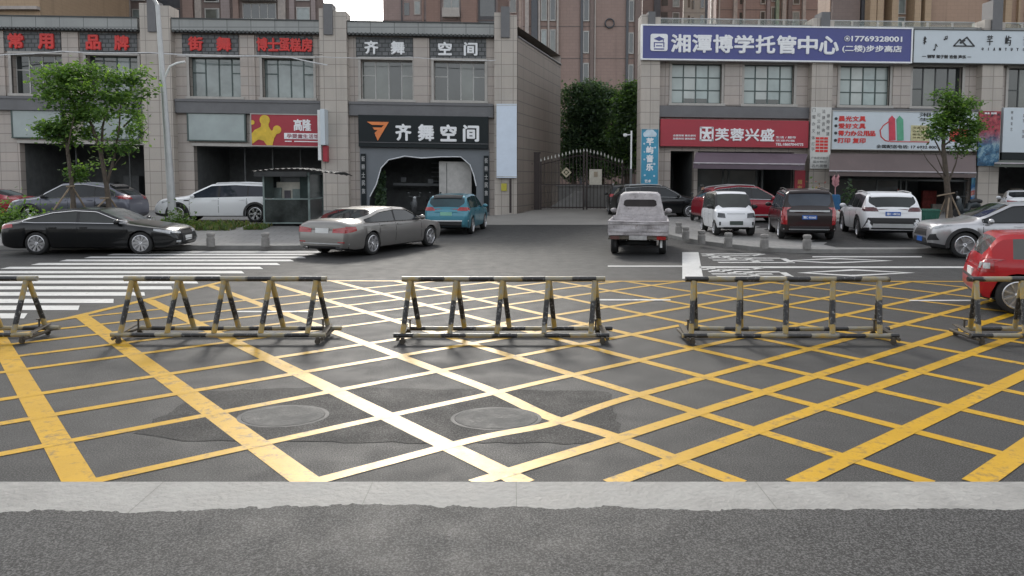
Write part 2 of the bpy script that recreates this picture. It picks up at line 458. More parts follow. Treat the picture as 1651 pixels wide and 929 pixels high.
g = MB()                                            # concrete apron climbing to the gate
AP = [(33.6, .012), (35, .06), (37, .18), (39, .25), (43.5, .31), (60, .33)]
for (y0, z0), (y1, z1) in zip(AP, AP[1:]):
    def xx(y): return (interp(XR, min(y, 41)) - .02 if y < 41 else .5, interp(XL, min(y, 41)) + .02 if y < 41 else 9)
    n = 6
    for i in range(n):
        ya, yb = y0 + (y1 - y0) * i / n, y0 + (y1 - y0) * (i + 1) / n; za, zb = z0 + (z1 - z0) * i / n, z0 + (z1 - z0) * (i + 1) / n
        (a, b), (c, d) = xx(ya), xx(yb)
        g.poly([(a, ya, za), (b, ya, za), (d, yb, zb), (c, yb, zb)])
struct(g, 'apron', M_APRON)

g = MB()                                            # asphalt parking bay on the right pavement
for i in range(12):
    a, b = 21.35 + i * 0.9, 22.25 + i * 0.9
    g.poly([(9.35, a, zr_(9.4, a) + .005), (60, a, zr_(60, a) + .005), (60, b, zr_(60, b) + .005), (9.35 + (.5 if i > 0 else 0), b, zr_(9.4, b) + .005)])
struct(g, 'parking_bay', M_ASPH)

# concrete strip and the rough asphalt in front of it
g = MB(); g.box(-60, 60, 4.40, 5.0, -0.05, 0.014)
struct(g, 'concrete_strip', M_CONC)
g = MB()
for px in (-400, 237, 590, 832, 1236, 2000):
    x = (px - 825.5) / F * 4.9; g.poly([(x, 4.4, .0155), (x + .004, 4.4, .0155), (x + .004, 4.998, .0155), (x, 4.998, .0155)])
struct(g, 'strip_joint', mat('joint_grey', (.14, .14, .13), .8))
g = MB(); rnd = random.Random(3); e = []; v = 0; x = -14.0
while x < 14:
    v += rnd.uniform(-.010, .010) + (rnd.choice((-.03, .03)) if rnd.random() < .03 else 0); v *= 0.93
    e.append((x, 4.545 + v + rnd.uniform(-.006, .006) + (0.025 if -1.15 < x < -.5 else 0) - .012 * math.sin(x * 1.3))); x += 0.018
for (xa, ya), (xb, yb) in zip(e, e[1:]):
    g.poly([(xa, 3.6, .03), (xb, 3.6, .03), (xb, yb, .026), (xa, ya, .026)])
    g.poly([(xa, ya, .026), (xb, yb, .026), (xb, yb + .008, .012), (xa, ya + .008, .012)])
g.poly([(-14, -60, .03), (14, -60, .03), (14, 3.6, .03), (-14, 3.6, .03)])
for s in (-1, 1): g.poly([(14*s, -60, .03), (60*s, -60, .03), (60*s, 4.5, .03), (14*s, 4.5, .03)][::s])
struct(g, 'near_road', M_ASPH2)

# patched asphalt round the covers
CV = [gnd(457, 671), gnd(800, 675)]
g = MB()
def pxquad(mb, pts, z): mb.poly([(*gnd(px, py), z) for px, py in pts])
rnd = random.Random(5)
def rough_patch(pts, z):
    q = [Vector((*gnd(*p), 0)) for p in pts]; out = []
    for a, b in zip(q, q[1:] + q[:1]):
        n = max(2, int((b - a).length / .12))
        for i in range(n): out.append(tuple(a.lerp(b, i / n) + Vector((rnd.uniform(-.03, .03), rnd.uniform(-.03, .03), z))))
    g.poly(out)
rough_patch([(212, 700), (330, 630), (560, 625), (985, 632), (1000, 700), (955, 716), (585, 714), (300, 712)], .003)
struct(g, 'asphalt_patch', M_PATCH)

# ---- yellow box marking
BOX = [(-5.85, 15.25), (-6.68, 11.06), (-7.25, 10.0), (-9.0, 5.0), (13.0, 5.0), (13.0, 15.1)]
def inside(x, y):
    c = False; n = len(BOX)
    for i in range(n):
        (xa, ya), (xb, yb) = BOX[i], BOX[i-1]
        if (ya > y) != (yb > y) and x < (xb - xa) * (y - ya) / (yb - ya) + xa: c = not c
    return c
DC = gnd(868, 668)
def bend(x, y):
    d2 = (x - DC[0]) ** 2 + (y - DC[1]) ** 2
    return x, y - 0.16 * math.exp(-d2 / (2 * 0.36 ** 2))
def strip(mb, pts, w, z):
    prev = None
    for i, (x, y) in enumerate(pts):
        a = pts[max(i-1, 0)]; b = pts[min(i+1, len(pts)-1)]
        d = Vector((b[0]-a[0], b[1]-a[1], 0)).normalized(); n = Vector((-d.y, d.x, 0)) * w / 2
        cur = ((x - n.x, y - n.y, z), (x + n.x, y + n.y, z))
        if prev: mb.poly([prev[0], cur[0], cur[1], prev[1]])
        prev = cur
def boxline(mb, x10, slope, w, z):
    run = []; y = 5.0
    while y <= 15.26:
        x = x10 + (y - 10) * slope
        if inside(x, y): run.append(bend(x, y))
        elif run: break
        y += 0.08
    if len(run) > 1: strip(mb, run, w, z)
ya, yb = MB(), MB()
for x10, s, w in ((-7.03, -.811, .24), (-5.535, -.828, .23), (-4.02, -.822, .21), (-2.37, -.79, .17), (-1.04, -.787, .155), (.31, -.772, .15), (1.55, -.762, .15),
               (3.02, -.69, .14), (4.6, -.72, .14), (6.1, -.74, .14), (7.6, -.76, .14), (9.1, -.78, .14), (10.6, -.78, .14), (12.1, -.78, .14)):
    boxline(ya, x10, s, w * .84, .0035)
for x10, s, w in ((-8.0, 1.255, .13), (-6.7, 1.255, .13), (-5.5, 1.255, .13), (-4.2, 1.255, .13), (-2.95, 1.258, .13), (-1.02, 1.258, .14), (.3, 1.25, .14), (1.73, 1.263, .13), (3.4, 1.27, .13),
               (4.86, 1.252, .14), (5.98, 1.249, .16), (6.99, 1.263, .17), (8.14, 1.237, .19), (9.2, 1.2, .22), (10.5, 1.2, .22), (11.9, 1.2, .22), (13.3, 1.2, .22), (14.8, 1.2, .22)):
    boxline(yb, x10, s, w * .82, .005)
strip(yb, [(-5.85 - .0, 15.2), (-6.25, 13.2), (-6.68, 11.06), (-7.25, 10.0)], .15, .0056)
strip(yb, [(-5.9, 15.2), (0, 15.12), (12, 15.05)], .13, .0062)
struct(ya, 'yellow_box_marking', M_YEL); struct(yb, 'yellow_hatch_marking', M_YEL)

# ---- white markings
wz = MB()
for Y, xa, xb in ((11.27, -12, -7.45), (11.98, -12, -7.05), (12.66, -12.5, -6.85), (13.44, -12.5, -6.7), (14.2, -12.3, -6.55), (15.0, -12.2, -6.4), (15.85, -12.1, -6.25),
                  (16.6, -12.0, -6.05), (17.4, -11.9, -5.9), (18.2, -11.7, -5.75), (19.0, -11.5, -5.65), (19.75, -11.3, -5.55), (20.5, -11.1, -5.45), (21.2, -10.6, -5.35)):
    wz.poly([(xa, Y - .21, .005), (xb + .12, Y - .21, .005), (xb - .1, Y + .21, .005), (xa - .05, Y + .21, .005)])
struct(wz, 'zebra_crossing', M_WHT)
wm = MB()
pxquad(wm, [(1100, 450), (1134, 450), (1126, 407), (1100, 407)], .005)
pxquad(wm, [(1128, 432.5), (1560, 432.5), (1560, 430), (1128, 430)], .005)
pxquad(wm, [(980, 430.3), (1100, 430.5), (1100, 428.7), (980, 428.7)], .005)
pxquad(wm, [(1310, 415.2), (1486, 415.2), (1486, 413.6), (1310, 413.6)], .005)
def diamond(x0, x1, xc0, xc1, yt, yb):
    ym = (yt + yb) / 2
    o = [(x0, ym), ((xc0 + xc1) / 2, yb), (x1, ym), ((xc0 + xc1) / 2, yt)]
    o = [gnd(*p) for p in o]; c = (sum(p[0] for p in o) / 4, sum(p[1] for p in o) / 4)
    i = [(c[0] + (p[0] - c[0]) * .8, c[1] + (p[1] - c[1]) * .62) for p in o]
    for k in range(4):
        a, b = k, (k + 1) % 4; wm.poly([(*o[a], .005), (*o[b], .005), (*i[b], .005), (*i[a], .005)])
diamond(1262, 1440, 1330, 1360, 416.5, 425)
diamond(1285, 1476, 1360, 1390, 434.5, 446)
struct(wm, 'lane_marking', M_WHT)
wl = MB(); rnd = random.Random(11)
pxquad(wl, [(966, 485.2), (1081, 485.2), (1081, 483.2), (966, 483.2)], .0075)
pxquad(wl, [(1466, 486.2), (1570, 486.2), (1570, 484.2), (1466, 484.2)], .0075)
pxquad(wl, [(375, 504.2), (500, 504.2), (500, 502.2), (375, 502.2)], .0075)                 # long stretched lane lettering, read by drivers coming from the left
def glyph(x0, x1, y0, y1, strokes):
    for a, b, c, d, w in strokes:
        p = Vector((x0 + (x1 - x0) * a, y0 + (y1 - y0) * b)); q = Vector((x0 + (x1 - x0) * c, y0 + (y1 - y0) * d))
        strip(wl, [tuple(p), tuple(p.lerp(q, .5)), tuple(q)], w, .006)
for k, (ya_, yb_) in enumerate(((15.75, 17.55), (18.4, 20.7))):
    xa, xb = (1142 - 825) / F * (ya_ + yb_) / 2, (1262 - 825) / F * (ya_ + yb_) / 2
    glyph(xa, xb, ya_, yb_, [(0, .06, .96, .04, .20), (0, .29, .80, .29, .17), (.02, .52, .98, .49, .19), (0, .75, .72, .75, .17), (.05, .96, .92, .97, .20),
                             (.93, .02, 1.0, .46, .16), (.3, .3, .3, .75, .2), (.52, .06, .52, .5, .2), (.68, .74, .95, .97, .13), (.15, .52, .15, .94, .2)])
struct(wl, 'lane_lettering', roadpaint('lettering_white', (0.6, 0.6, 0.58), 0.4, 0.5))

# ================================================================== street furniture on the ground
M_COVER = mat('cast_cover', (0.075, 0.074, 0.071), 0.8, 0.0, var=0.25, scale=6, bmp=0.4)
M_RING = mat('cover_ring', (0.042, 0.042, 0.042), 0.7, var=0.2)
for (x, y), lab in zip(CV, ('round grey manhole cover on the left, among golden yellow hatching in a dark asphalt patch', 'round grey manhole cover on the right, beside the bent pale hatch lines')):
    c = MB(); c.lathe([(.36, .0), (.36, .0062), (.34, .007), (.05, .0075), (.01, .0075)], (x, y, 0), n=40)
    c.v = [(a_, y + (b_ - y) * .78, z_) for a_, b_, z_ in c.v]
    o = tag(c.build('manhole_cover', M_COVER, org=(x, y, 0), smooth=True), lab, 'manhole cover', 'manhole covers in the yellow box')
    r = MB(); r.lathe([(.40, .0), (.40, .0040), (.365, .0045), (.362, .0)], (x, y, 0), n=40)
    r.v = [(a_, y + (b_ - y) * .78, z_) for a_, b_, z_ in r.v]
    r.build('rim_ring', M_RING, o, smooth=True)

def vary(t, co):
    """shift the wear so that no two pieces are scuffed alike"""
    m = N(t, 'ShaderNodeVectorMath', operation='MULTIPLY_ADD'); i = t.nodes.new('ShaderNodeObjectInfo')
    t.links.new(i.outputs['Random'], m.inputs[0]); m.inputs[1].default_value = (37, 23, 11); t.links.new(co, m.inputs[2])
    return m.outputs[0]
def bandmat(name, axis, period, phase, ya=.5, silver=0.0):
    m, t, b = nodes(name)
    co = objco(t); s = N(t, 'ShaderNodeSeparateXYZ'); t.links.new(co, s.inputs[0])
    co = vary(t, co)
    f = noise(t, co, 9, 5, 0.7); f2 = noise(t, co, 26, 4, 0.7)
    a = N(t, 'ShaderNodeMath', operation='MULTIPLY_ADD'); t.links.new(f, a.inputs[0]); a.inputs[1].default_value = period * .22; t.links.new(s.outputs[axis], a.inputs[2])
    d = N(t, 'ShaderNodeMath', operation='MULTIPLY_ADD'); t.links.new(a.outputs[0], d.inputs[0]); d.inputs[1].default_value = 1 / period; t.links.new(t.nodes.new('ShaderNodeObjectInfo').outputs['Random'], d.inputs[2])
    fr = N(t, 'ShaderNodeMath', operation='FRACT'); t.links.new(d.outputs[0], fr.inputs[0])
    yl = ramp(t, f, [(0.3, (.40, .27, .07)), (0.45, (.30, .26, .16)), (0.65, (.27, .265, .24))])
    bk = ramp(t, f2, [(0.35, (.016, .016, .017)), (0.6, (.03, .03, .03)), (0.72, (.15, .15, .15))])
    c = mixc(t, ramp(t, fr.outputs[0], [(ya - .02, 0.0), (ya + .02, 1.0)]), yl, bk)
    c = mixc(t, ramp(t, f2, [(.60, 0.0), (.68, .55)]), c, (.34, .34, .33))
    c = mixc(t, ramp(t, f, [(.62, 0.0), (.8, .5)]), c, (.10, .065, .04))
    t.links.new(c, b.inputs['Base Color']); b.inputs['Roughness'].default_value = 0.42
    b.inputs['Specular IOR Level'].default_value = .6
    return m
M_BRAIL = bandmat('banded_rail', 'X', .66, .1, .52)
M_BLEG = bandmat('banded_leg', 'Z', .72, .07, .30)       # yellow foot, black shank, yellow head
m, t, b = nodes('banded_leg_paint')
co = objco(t); s = N(t, 'ShaderNodeSeparateXYZ'); t.links.new(co, s.inputs[0])
co = vary(t, co); f = noise(t, co, 11, 5, .7); f2 = noise(t, co, 30, 4, .7)
a = N(t, 'ShaderNodeMath', operation='MULTIPLY_ADD'); t.links.new(f, a.inputs[0]); a.inputs[1].default_value = .12; t.links.new(s.outputs['Z'], a.inputs[2])
yl = ramp(t, f, [(0.32, (.46, .28, .04)), (0.5, (.37, .28, .11)), (0.62, (.28, .27, .23))])
bk = ramp(t, f2, [(0.35, (.014, .014, .015)), (0.56, (.03, .03, .03)), (0.64, (.22, .22, .215))])
k1 = ramp(t, a.outputs[0], [(.295, 0.0), (.31, 1.0), (.595, 1.0), (.61, 0.0)])
c = mixc(t, k1, yl, bk); c = mixc(t, ramp(t, f2, [(.6, 0.0), (.68, .5)]), c, (.33, .33, .32))
t.links.new(c, b.inputs['Base Color']); b.inputs['Roughness'].default_value = .45
M_BLEG = m
M_RUST = mat('rusty_steel', (.11, .095, .075), .8, .3, var=.35, scale=12)

def make_barrier(L=2.66):
    r = empty('road_barrier', (0, 0, 0), world=False)
    t = MB(); t.tube([(-L/2 + .02, 0, .80), (0, 0, .798), (L/2, 0, .80)], .034, 12); t.build('top_rail', M_BRAIL, r, smooth=True)
    for y in (-.22, .22):
        t = MB(); t.tube([(-L/2 - .06 + (.16 if y > 0 else 0), y, .105), (0, y, .10), (L/2 + .03 + (.10 if y > 0 else 0), y, .105)], .030, 12); t.build('foot_rail', M_BRAIL, r, smooth=True)
    for i in range(5):
        x = -L/2 + .13 + i * (L - .26) / 4
        for y in (-.21, .21):
            t = MB(); t.tube([(x + y * .03, y * .06, .775), (x + (.085 if y > 0 else -.075), y, .125)], .034, 10); t.build('leg', M_BLEG, r, smooth=True)
    for sx in (-1, 1):
        t = MB(); x = sx * (L/2 + .0)
        t.tube([(x, -.30, .07), (x, .30, .075)], .022, 8); t.obox((x - sx * .02, 0.02, .13), .07, .46, .012, 0.04 * sx, rx=.12)
        t.build('cross_bar', M_RUST, r)
        t = MB(); t.tube([(x - sx * .1, .16, .08), (x - sx * .1, .16, .235)], .012, 6); t.obox((x - sx * .1, .16, .235), .05, .05, .012); t.build('jack_screw', M_RUST, r)
        for y in (-.27, .27):
            c = MB(); c.lathe([(.02, -.014), (.036, -.012), (.036, .012), (.02, .014)], (x - sx * .06, y, .036), 'Y', 16)
            c.box(x - sx*.06 - .02, x - sx*.06 + .02, y - .02, y + .02, .04, .09); c.build('caster', M_RUST, r)
    return r
proto = make_barrier()
BAR = [(-7.52, 9.62, .012, 'yellow and black road barrier cut by the left edge, in front of the zebra crossing'),
       (-3.74, 9.62, -.006, 'worn yellow and black road barrier with splayed legs, right of the zebra crossing'),
       (-.12, 9.60, .004, 'worn yellow and black road barrier standing in the centre of the yellow box'),
       (3.56, 9.58, -.004, 'brighter yellow and black road barrier in front of the lane diamonds and white lettering'),
       (7.22, 9.60, .015, 'yellow and black road barrier cut by the right edge, in front of the red hatchback')]
for i, (x, y, rz, lab) in enumerate(BAR):
    o = proto if i == 0 else copy_tree(proto)
    o.location = (x, y, 0); o.rotation_euler.z = rz
    tag(o, lab, 'barrier', 'road barriers across the yellow box')

M_BOLL = mat('bollard_stone', (.27, .26, .245), .8, var=.25, scale=7, bmp=.3)
def bollard(px, py, zf, lab, grp, h=.40):
    x, y = gnd(px, py, .125)
    z = zf(x, y)
    c = MB(); c.lathe([(.115, -.01), (.12, .1), (.118, h * .62), (.098, h * .66), (.098, h * .76), (.118, h * .8), (.115, h * .95), (.09, h)], (x, y, z), n=18)
    tag(c.build('stone_bollard', M_BOLL, org=(x, y, z), smooth=True), lab, 'bollard', grp)
GL, GR = 'stone bollards on the left pavement', 'stone bollards along the curved kerb'
bollard(340, 397, zl, 'short stone bollard on the left pavement just ahead of the black sedan', GL)
bollard(428, 397, zl, 'short stone bollard on the left pavement in front of the mirrored kiosk', GL)
bollard(1094, 376, zr_, 'short stone bollard furthest back at the tip of the curved kerb, behind the old truck', GR)
bollard(1105.5, 385, zr_, 'short stone bollard second from the tip of the curved kerb', GR)
bollard(1131, 392, zr_, 'short stone bollard on the curved kerb by the rear wheel of the tiny white car', GR)
bollard(1174, 397, zr_, 'short stone bollard in front of the front wheel of the tiny white car', GR)
bollard(1232, 400, zr_, 'short stone bollard between the tiny white car and the dark brown van', GR)
bollard(1301, 401, zr_, 'short stone bollard with a worn top behind the dark brown van', GR)
# ================================================================== the two shop buildings
D0 = 40.0
def XP(px): return at(px, 200, D0)[0]
def ZR(py): return at(825.5, py, D0)[1]
GLS, GRS = 0.016, 0.013
def holed(mb, x0, x1, z0, z1, holes, y, depth, mi=0, mr=0):
    xs = sorted({x0, x1} | {min(max(v, x0), x1) for h in holes for v in h[:2]}); zs = sorted({z0, z1} | {min(max(v, z0), z1) for h in holes for v in h[2:4]})
    for xa, xb in zip(xs, xs[1:]):
        for za, zb in zip(zs, zs[1:]):
            xc, zc = (xa + xb) / 2, (za + zb) / 2
            if any(h[0] < xc < h[1] and h[2] < zc < h[3] for h in holes): continue
            mb.poly([(xa, y, za), (xb, y, za), (xb, y, zb), (xa, y, zb)], mi)
    for h in holes:
        a, b, c, d = h[:4]
        if b < x0 or a > x1: continue
        mb.poly([(a, y, c), (a, y + depth, c), (a, y + depth, d), (a, y, d)], mr); mb.poly([(b, y, c), (b, y, d), (b, y + depth, d), (b, y + depth, c)], mr)
        mb.poly([(a, y, d), (a, y + depth, d), (b, y + depth, d), (b, y, d)], mr); mb.poly([(a, y, c), (b, y, c), (b, y + depth, c), (a, y + depth, c)], mr)
def window(parent, g, px0, px1, py0, py1, mull, frame, panes, transoms=(), yd=.38, dim=False):
    """one window set back in its opening: mullion frame, glass, pale stone surround"""
    x0, x1, z0, z1 = XP(px0), XP(px1), ZR(py1), ZR(py0)
    f = MB(); y = D0 + yd
    f.box(x0, x1, y, y + .06, z0, z0 + .06); f.box(x0, x1, y, y + .06, z1 - .06, z1)
    xs = [x0 + (x1 - x0) * k for k in [0] + list(mull) + [1]]
    for x in xs: f.box(max(x0, x - .03), min(x1, x + .03), y - .012, y + .07, z0 + .06, z1 - .06)
    for a, b, zt in transoms:
        z = z0 + (z1 - z0) * zt; f.box(x0 + (x1 - x0) * a, x0 + (x1 - x0) * b, y - .006, y + .065, z - .03, z + .03)
    o = f.shear(g).build('window', frame, parent)
    gl = MB()
    if len(panes) == 1: gl.box(x0, x1, y + .02, y + .035, z0, z1)
    else:
        for (a, b), k in zip(zip(xs, xs[1:]), range(99)): gl.box(a, b, y + .02, y + .035, z0, z1, k % len(panes))
    gl.shear(g).build('pane', panes, o)
    s = MB(); w = .13
    s.box(x0 - w, x1 + w, D0 - .10, D0 + .08, z1, z1 + w); s.box(x0 - w - .05, x1 + w + .05, D0 - .16, D0 + .08, z0 - w, z0)
    s.box(x0 - w, x0, D0 - .06, D0 + .08, z0, z1); s.box(x1, x1 + w, D0 - .06, D0 + .08, z0, z1)
    s.shear(g).build('surround', M_SURR, o)
    return o

# ---------------- left building
LB = empty('shop_building', (XP(400), D0, 0), 'two storey grey stone shop row with red lettering, left of the gate', 'building')
XL0, XR0 = XP(-150), XP(834)
zt, zb = ZR(42), -.3
wins = [(-105, -18), (23, 105), (143, 226), (308, 391), (425, 507), (583, 666), (700, 782)]
wy0, wy1 = 100, 164
opens = [(-140, -22, 243), (30, 234, 243), (311, 524, 243), (580, 789, 241)]
holes = [(XP(a), XP(b), ZR(wy1), ZR(wy0)) for a, b in wins] + [(XP(a), XP(b), -.2, ZR(t)) for a, b, t in opens]
mb = MB(); holed(mb, XL0, XR0, zb, zt, holes, D0, .42)
mb.poly([(XL0, D0, zt), (XR0, D0, zt), (XR0 + 2.9, D0 + 9.3, zt), (XL0, D0 + 9.3, zt)])
mb.poly([(XL0, D0 + 9.3, zb), (XL0, D0 + 9.3, zt), (XR0 + 2.9, D0 + 9.3, zt), (XR0 + 2.9, D0 + 9.3, zb)])
mb.poly([(XL0, D0, zb), (XL0, D0, zt), (XL0, D0 + 9.3, zt), (XL0, D0 + 9.3, zb)])
mb.shear(GLS).build('wall', M_WALL, LB, fixn=False)
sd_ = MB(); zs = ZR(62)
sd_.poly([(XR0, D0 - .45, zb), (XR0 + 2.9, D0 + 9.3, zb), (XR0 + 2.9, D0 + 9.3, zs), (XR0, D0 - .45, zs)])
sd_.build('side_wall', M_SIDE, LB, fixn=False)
cp = MB(); a = Vector((XR0, D0 - .3, zs)); b = Vector((XR0 + 2.9, D0 + 9.3, zs)); cp.tube([a + Vector((.03, 0, .02)), b + Vector((.03, 0, .02))], .06, 6); cp.build('coping', M_BAND, LB)
for a, b, t in opens[:3]:
    r = MB(); x0, x1, z1 = XP(a), XP(b), ZR(t); y1 = D0 + 5
    r.poly([(x0, y1, -.2), (x1, y1, -.2), (x1, y1, z1), (x0, y1, z1)]); r.poly([(x0, D0+.42, -.2), (x0, y1, -.2), (x0, y1, z1), (x0, D0+.42, z1)])
    r.poly([(x1, D0+.42, -.2), (x1, D0+.42, z1), (x1, y1, z1), (x1, y1, -.2)]); r.poly([(x0, D0+.42, z1), (x0, y1, z1), (x1, y1, z1), (x1, D0+.42, z1)])
    r.poly([(x0, D0+.2, .42), (x1, D0+.2, .42), (x1, y1, .42), (x0, y1, .42)])
    for k in range(3):
        xx = x0 + (x1 - x0) * (.3 + .22 * k); r.box(xx, xx + .9, y1 - 1.2, y1 - .6, .42, 1.5 + .4 * (k % 2)); r.box(xx, xx + .06, D0 + 1.6, D0 + 1.66, .42, z1)
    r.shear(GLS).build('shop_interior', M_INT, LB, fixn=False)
# cornice with drip tiles, between the pilaster turrets
for a, b, dy in ((-150, 233, 0), (287, 521, 0), (565, 797, 0)):
    c = MB(); x0, x1 = XP(a), XP(b); z0, z1 = ZR(60), ZR(42)
    c.box(x0, x1, D0 - .42, D0 - .002, z0, z1); c.box(x0, x1, D0 - .47, D0 + .1, z1, z1 + .06, 1)
    c.box(x0, x1, D0 - .34, D0 - .002, z0 - .07, z0, 1)
    n = int((x1 - x0) / .21)
    for i in range(n):
        xc = x0 + (x1 - x0) * (i + .5) / n
        c.lathe([(.075, -.06), (.075, 0)], (xc, D0 - .40, z0 - .035), 'Y', 8, 1)
    c.shear(GLS).build('cornice', [M_CORN, M_DARKTILE], LB)
def pilaster(parent, g, a, b, top, slab=None, mt=M_PIL, ybase=39.5):
    p = MB(); x0, x1 = XP(a), XP(b); zz = ZR(top)
    if slab:
        sa, sb, st = XP(slab[0]), XP(slab[1]), ZR(slab[2])
        p.box(x0, sa, ybase, D0 + .6, -.3, zz); p.box(sb, x1, ybase, D0 + .6, -.3, zz - .12)
        zc = ZR(64); p.box(sa, sb, ybase, D0 + .6, -.3, zc); p.box(sa, sb, ybase - .12, D0 + .3, zc, st, 1)
        p.box(sa - .001, sb + .001, D0 + .302, D0 + .6, zc, zz - .2)
    else: p.box(x0, x1, ybase, D0 + .002, -.3, zz)
    p.shear(g).build('pilaster', [mt, M_BAND], parent)
pilaster(LB, GLS, 238, 286, 18, (252, 265, 14))
pilaster(LB, GLS, 521, 564, 22, (529, 543, 14))
pilaster(LB, GLS, 797.5, 833.5, 24, (808, 822, 15))
for a, b in ((-18, 0), (0, 14), (107, 133), (391, 414), (668, 693)):      # slim piers between the windows
    p = MB(); p.box(XP(a), XP(b), D0 - .12, D0 - .002, ZR(170), ZR(64)); p.shear(GLS).build('pier', M_WALL, LB)
for a, b in ((-150, 236), (287, 520), (565, 796)):
    p = MB(); p.box(XP(a), XP(b), D0 - .30, D0 - .004, ZR(191), ZR(170)); p.box(XP(a), XP(b), D0 - .36, D0 - .302, ZR(173), ZR(169)); p.shear(GLS).build('stone_band', M_BAND, LB)
for a, b in ((-108, -18), (10, 104), (135, 226), (298, 388), (417, 507), (576, 667), (694, 784)):
    p = MB(); p.box(XP(a), XP(b), D0 - .06, D0 - .004, ZR(96), ZR(64)); p.shear(GLS).build('brick_panel', M_RELIEF, LB)
P3 = (.26, .52, .77)
sky3 = [M_GL_MID, M_GL_SKY, M_GL_SKY, M_GL_MID]
for k, (a, b) in enumerate(wins):
    pn = {1: [M_GL_DARK], 2: [M_GL_DARK, M_GL_MID, M_GL_SKY, M_GL_MID], 5: [M_GL_MID, M_GL_MID, M_GL_DARK, M_GL_MID], 6: [M_GL_DARK, M_GL_DARK, M_GL_MID, M_GL_DARK]}.get(k, [M_GL_SKY])
    window(LB, GLS, a, b, wy0, wy1, P3, M_LFRAME if k in (1, 5, 6) else M_GFRAME, pn, ((0, .26, .62), (.77, 1, .62)))
for a, b in ((23, 103), (139, 226), (305, 397)):                          # pale fascia boxes over the shop fronts
    f = MB(); f.box(XP(a), XP(b), D0 - .18, D0 - .004, ZR(235), ZR(191.5), 0)
    for u, v, w_, h_ in ((a, b, 190.2, 192), (a, b, 234, 236)): f.box(XP(u) - .05, XP(v) + .05, D0 - .21, D0 - .005, ZR(h_), ZR(w_), 1)
    for u in (a, b): f.box(XP(u) - .04, XP(u) + .04, D0 - .2, D0 - .006, ZR(234), ZR(192), 1)
    f.shear(GLS).build('fascia_box', [M_FASC, M_GFRAME], LB)
f = MB(); f.box(XP(28), XP(236), D0 - .1, D0 - .006, ZR(243.5), ZR(239)); f.box(XP(309), XP(525), D0 - .1, D0 - .006, ZR(243.5), ZR(239)); f.shear(GLS).build('lintel', M_SURR, LB)

# arched rock-edged shopfront under the black sign
SURR = mat('shopfront_grey', (.15, .165, .18), .5, var=.08, scale=1.0)
ar = [(594, 346), (597, 317), (607, 298), (615, 271), (627, 258), (653, 252), (680, 255), (712, 253), (743, 253), (758, 266), (764, 282), (768, 300), (768, 346)]
hole = [(at(px, py - .016 * (825 - px) * -1 * 0, D0)[0], at(px, py, D0)[1] + GLS * at(px, py, D0)[0]) for px, py in ar]
hole[0] = (hole[0][0], -.1); hole[-1] = (hole[-1][0], -.1)
p = MB(); x0, x1, z1 = XP(580), XP(789), ZR(241.5)
p.prism([(x0, -.15), (hole[0][0] - .001, -.15)] + [(x, z) for x, z in hole] + [(hole[-1][0] + .001, -.15), (x1, -.15), (x1, z1), (x0, z1)], D0 - .1, D0 + .05)
p.shear(GLS).build('shopfront_panel', SURR, LB)
M_LED = mat('arch_trim', (.72, .74, .76), .4)
t = MB(); t.tube([(x, D0 - .12, z) for x, z in hole[1:-1]], .032, 6); t.shear(GLS).build('arch_trim', M_LED, LB)
r = MB(); y1 = D0 + 4.5
r.poly([(x0, y1, -.2), (x1, y1, -.2), (x1, y1, z1), (x0, y1, z1)]); r.poly([(x0, D0+.06, -.2), (x0, y1, -.2), (x0, y1, z1), (x0, D0+.06, z1)])
r.poly([(x1, D0+.06, -.2), (x1, D0+.06, z1), (x1, y1, z1), (x1, y1, -.2)]); r.poly([(x0, D0+.06, z1), (x0, y1, z1), (x1, y1, z1), (x1, D0+.06, z1)])
r.poly([(x0, D0-.2, .15), (x1, D0-.2, .15), (x1, y1, .15), (x0, y1, .15)])
r.box(XP(618), XP(708), y1 - 1.4, y1 - 1.1, ZR(303), ZR(299), 1); r.box(XP(632), XP(641), y1 - 1.5, y1 - 1.46, ZR(297), ZR(289), 1); r.box(XP(679), XP(688), y1 - 1.5, y1 - 1.46, ZR(299), ZR(291), 1)
for k in range(5): r.box(XP(682), XP(704), y1 - .5, y1 - .3, ZR(262 + 8 * k + 2), ZR(262 + 8 * k), 1)
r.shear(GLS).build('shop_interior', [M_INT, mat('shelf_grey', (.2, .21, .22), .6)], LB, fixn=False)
dr = MB(); dr.box(XP(706), XP(759), D0 + .5, D0 + .6, .15, ZR(262)); dr.box(XP(718), XP(718.8), D0 + .48, D0 + .5, .15, ZR(264), 1)
dr.shear(GLS).build('door', [mat('cream_door', (.42, .41, .39), .5), M_FRAME], LB)
iv = MB(); rnd = random.Random(2)
for k in range(300):
    x, z = XP(rnd.uniform(598, 614)), ZR(rnd.uniform(280, 342)); 
    if (x - XP(598)) / (XP(618) - XP(598)) < (z - 2) * .25 - .1: continue
    a = Vector((rnd.uniform(-1, 1), rnd.uniform(-1, 1), rnd.uniform(-1, 1))).normalized() * .09; b_ = Vector((rnd.uniform(-1, 1), rnd.uniform(-1, 1), rnd.uniform(-1, 1))).normalized() * .09
    c = Vector((x + .15, D0 + .25 + rnd.uniform(0, .3), z)); iv.add([c - a - b_, c + a - b_, c + a + b_, c - a + b_], [(0, 1, 2, 3)], k % 3)
tag(iv.shear(GLS).build('ivy_plant', LEAF_B, fixn=False), 'green leafy plant lining the left inner edge of the arched dark shopfront', 'plant')

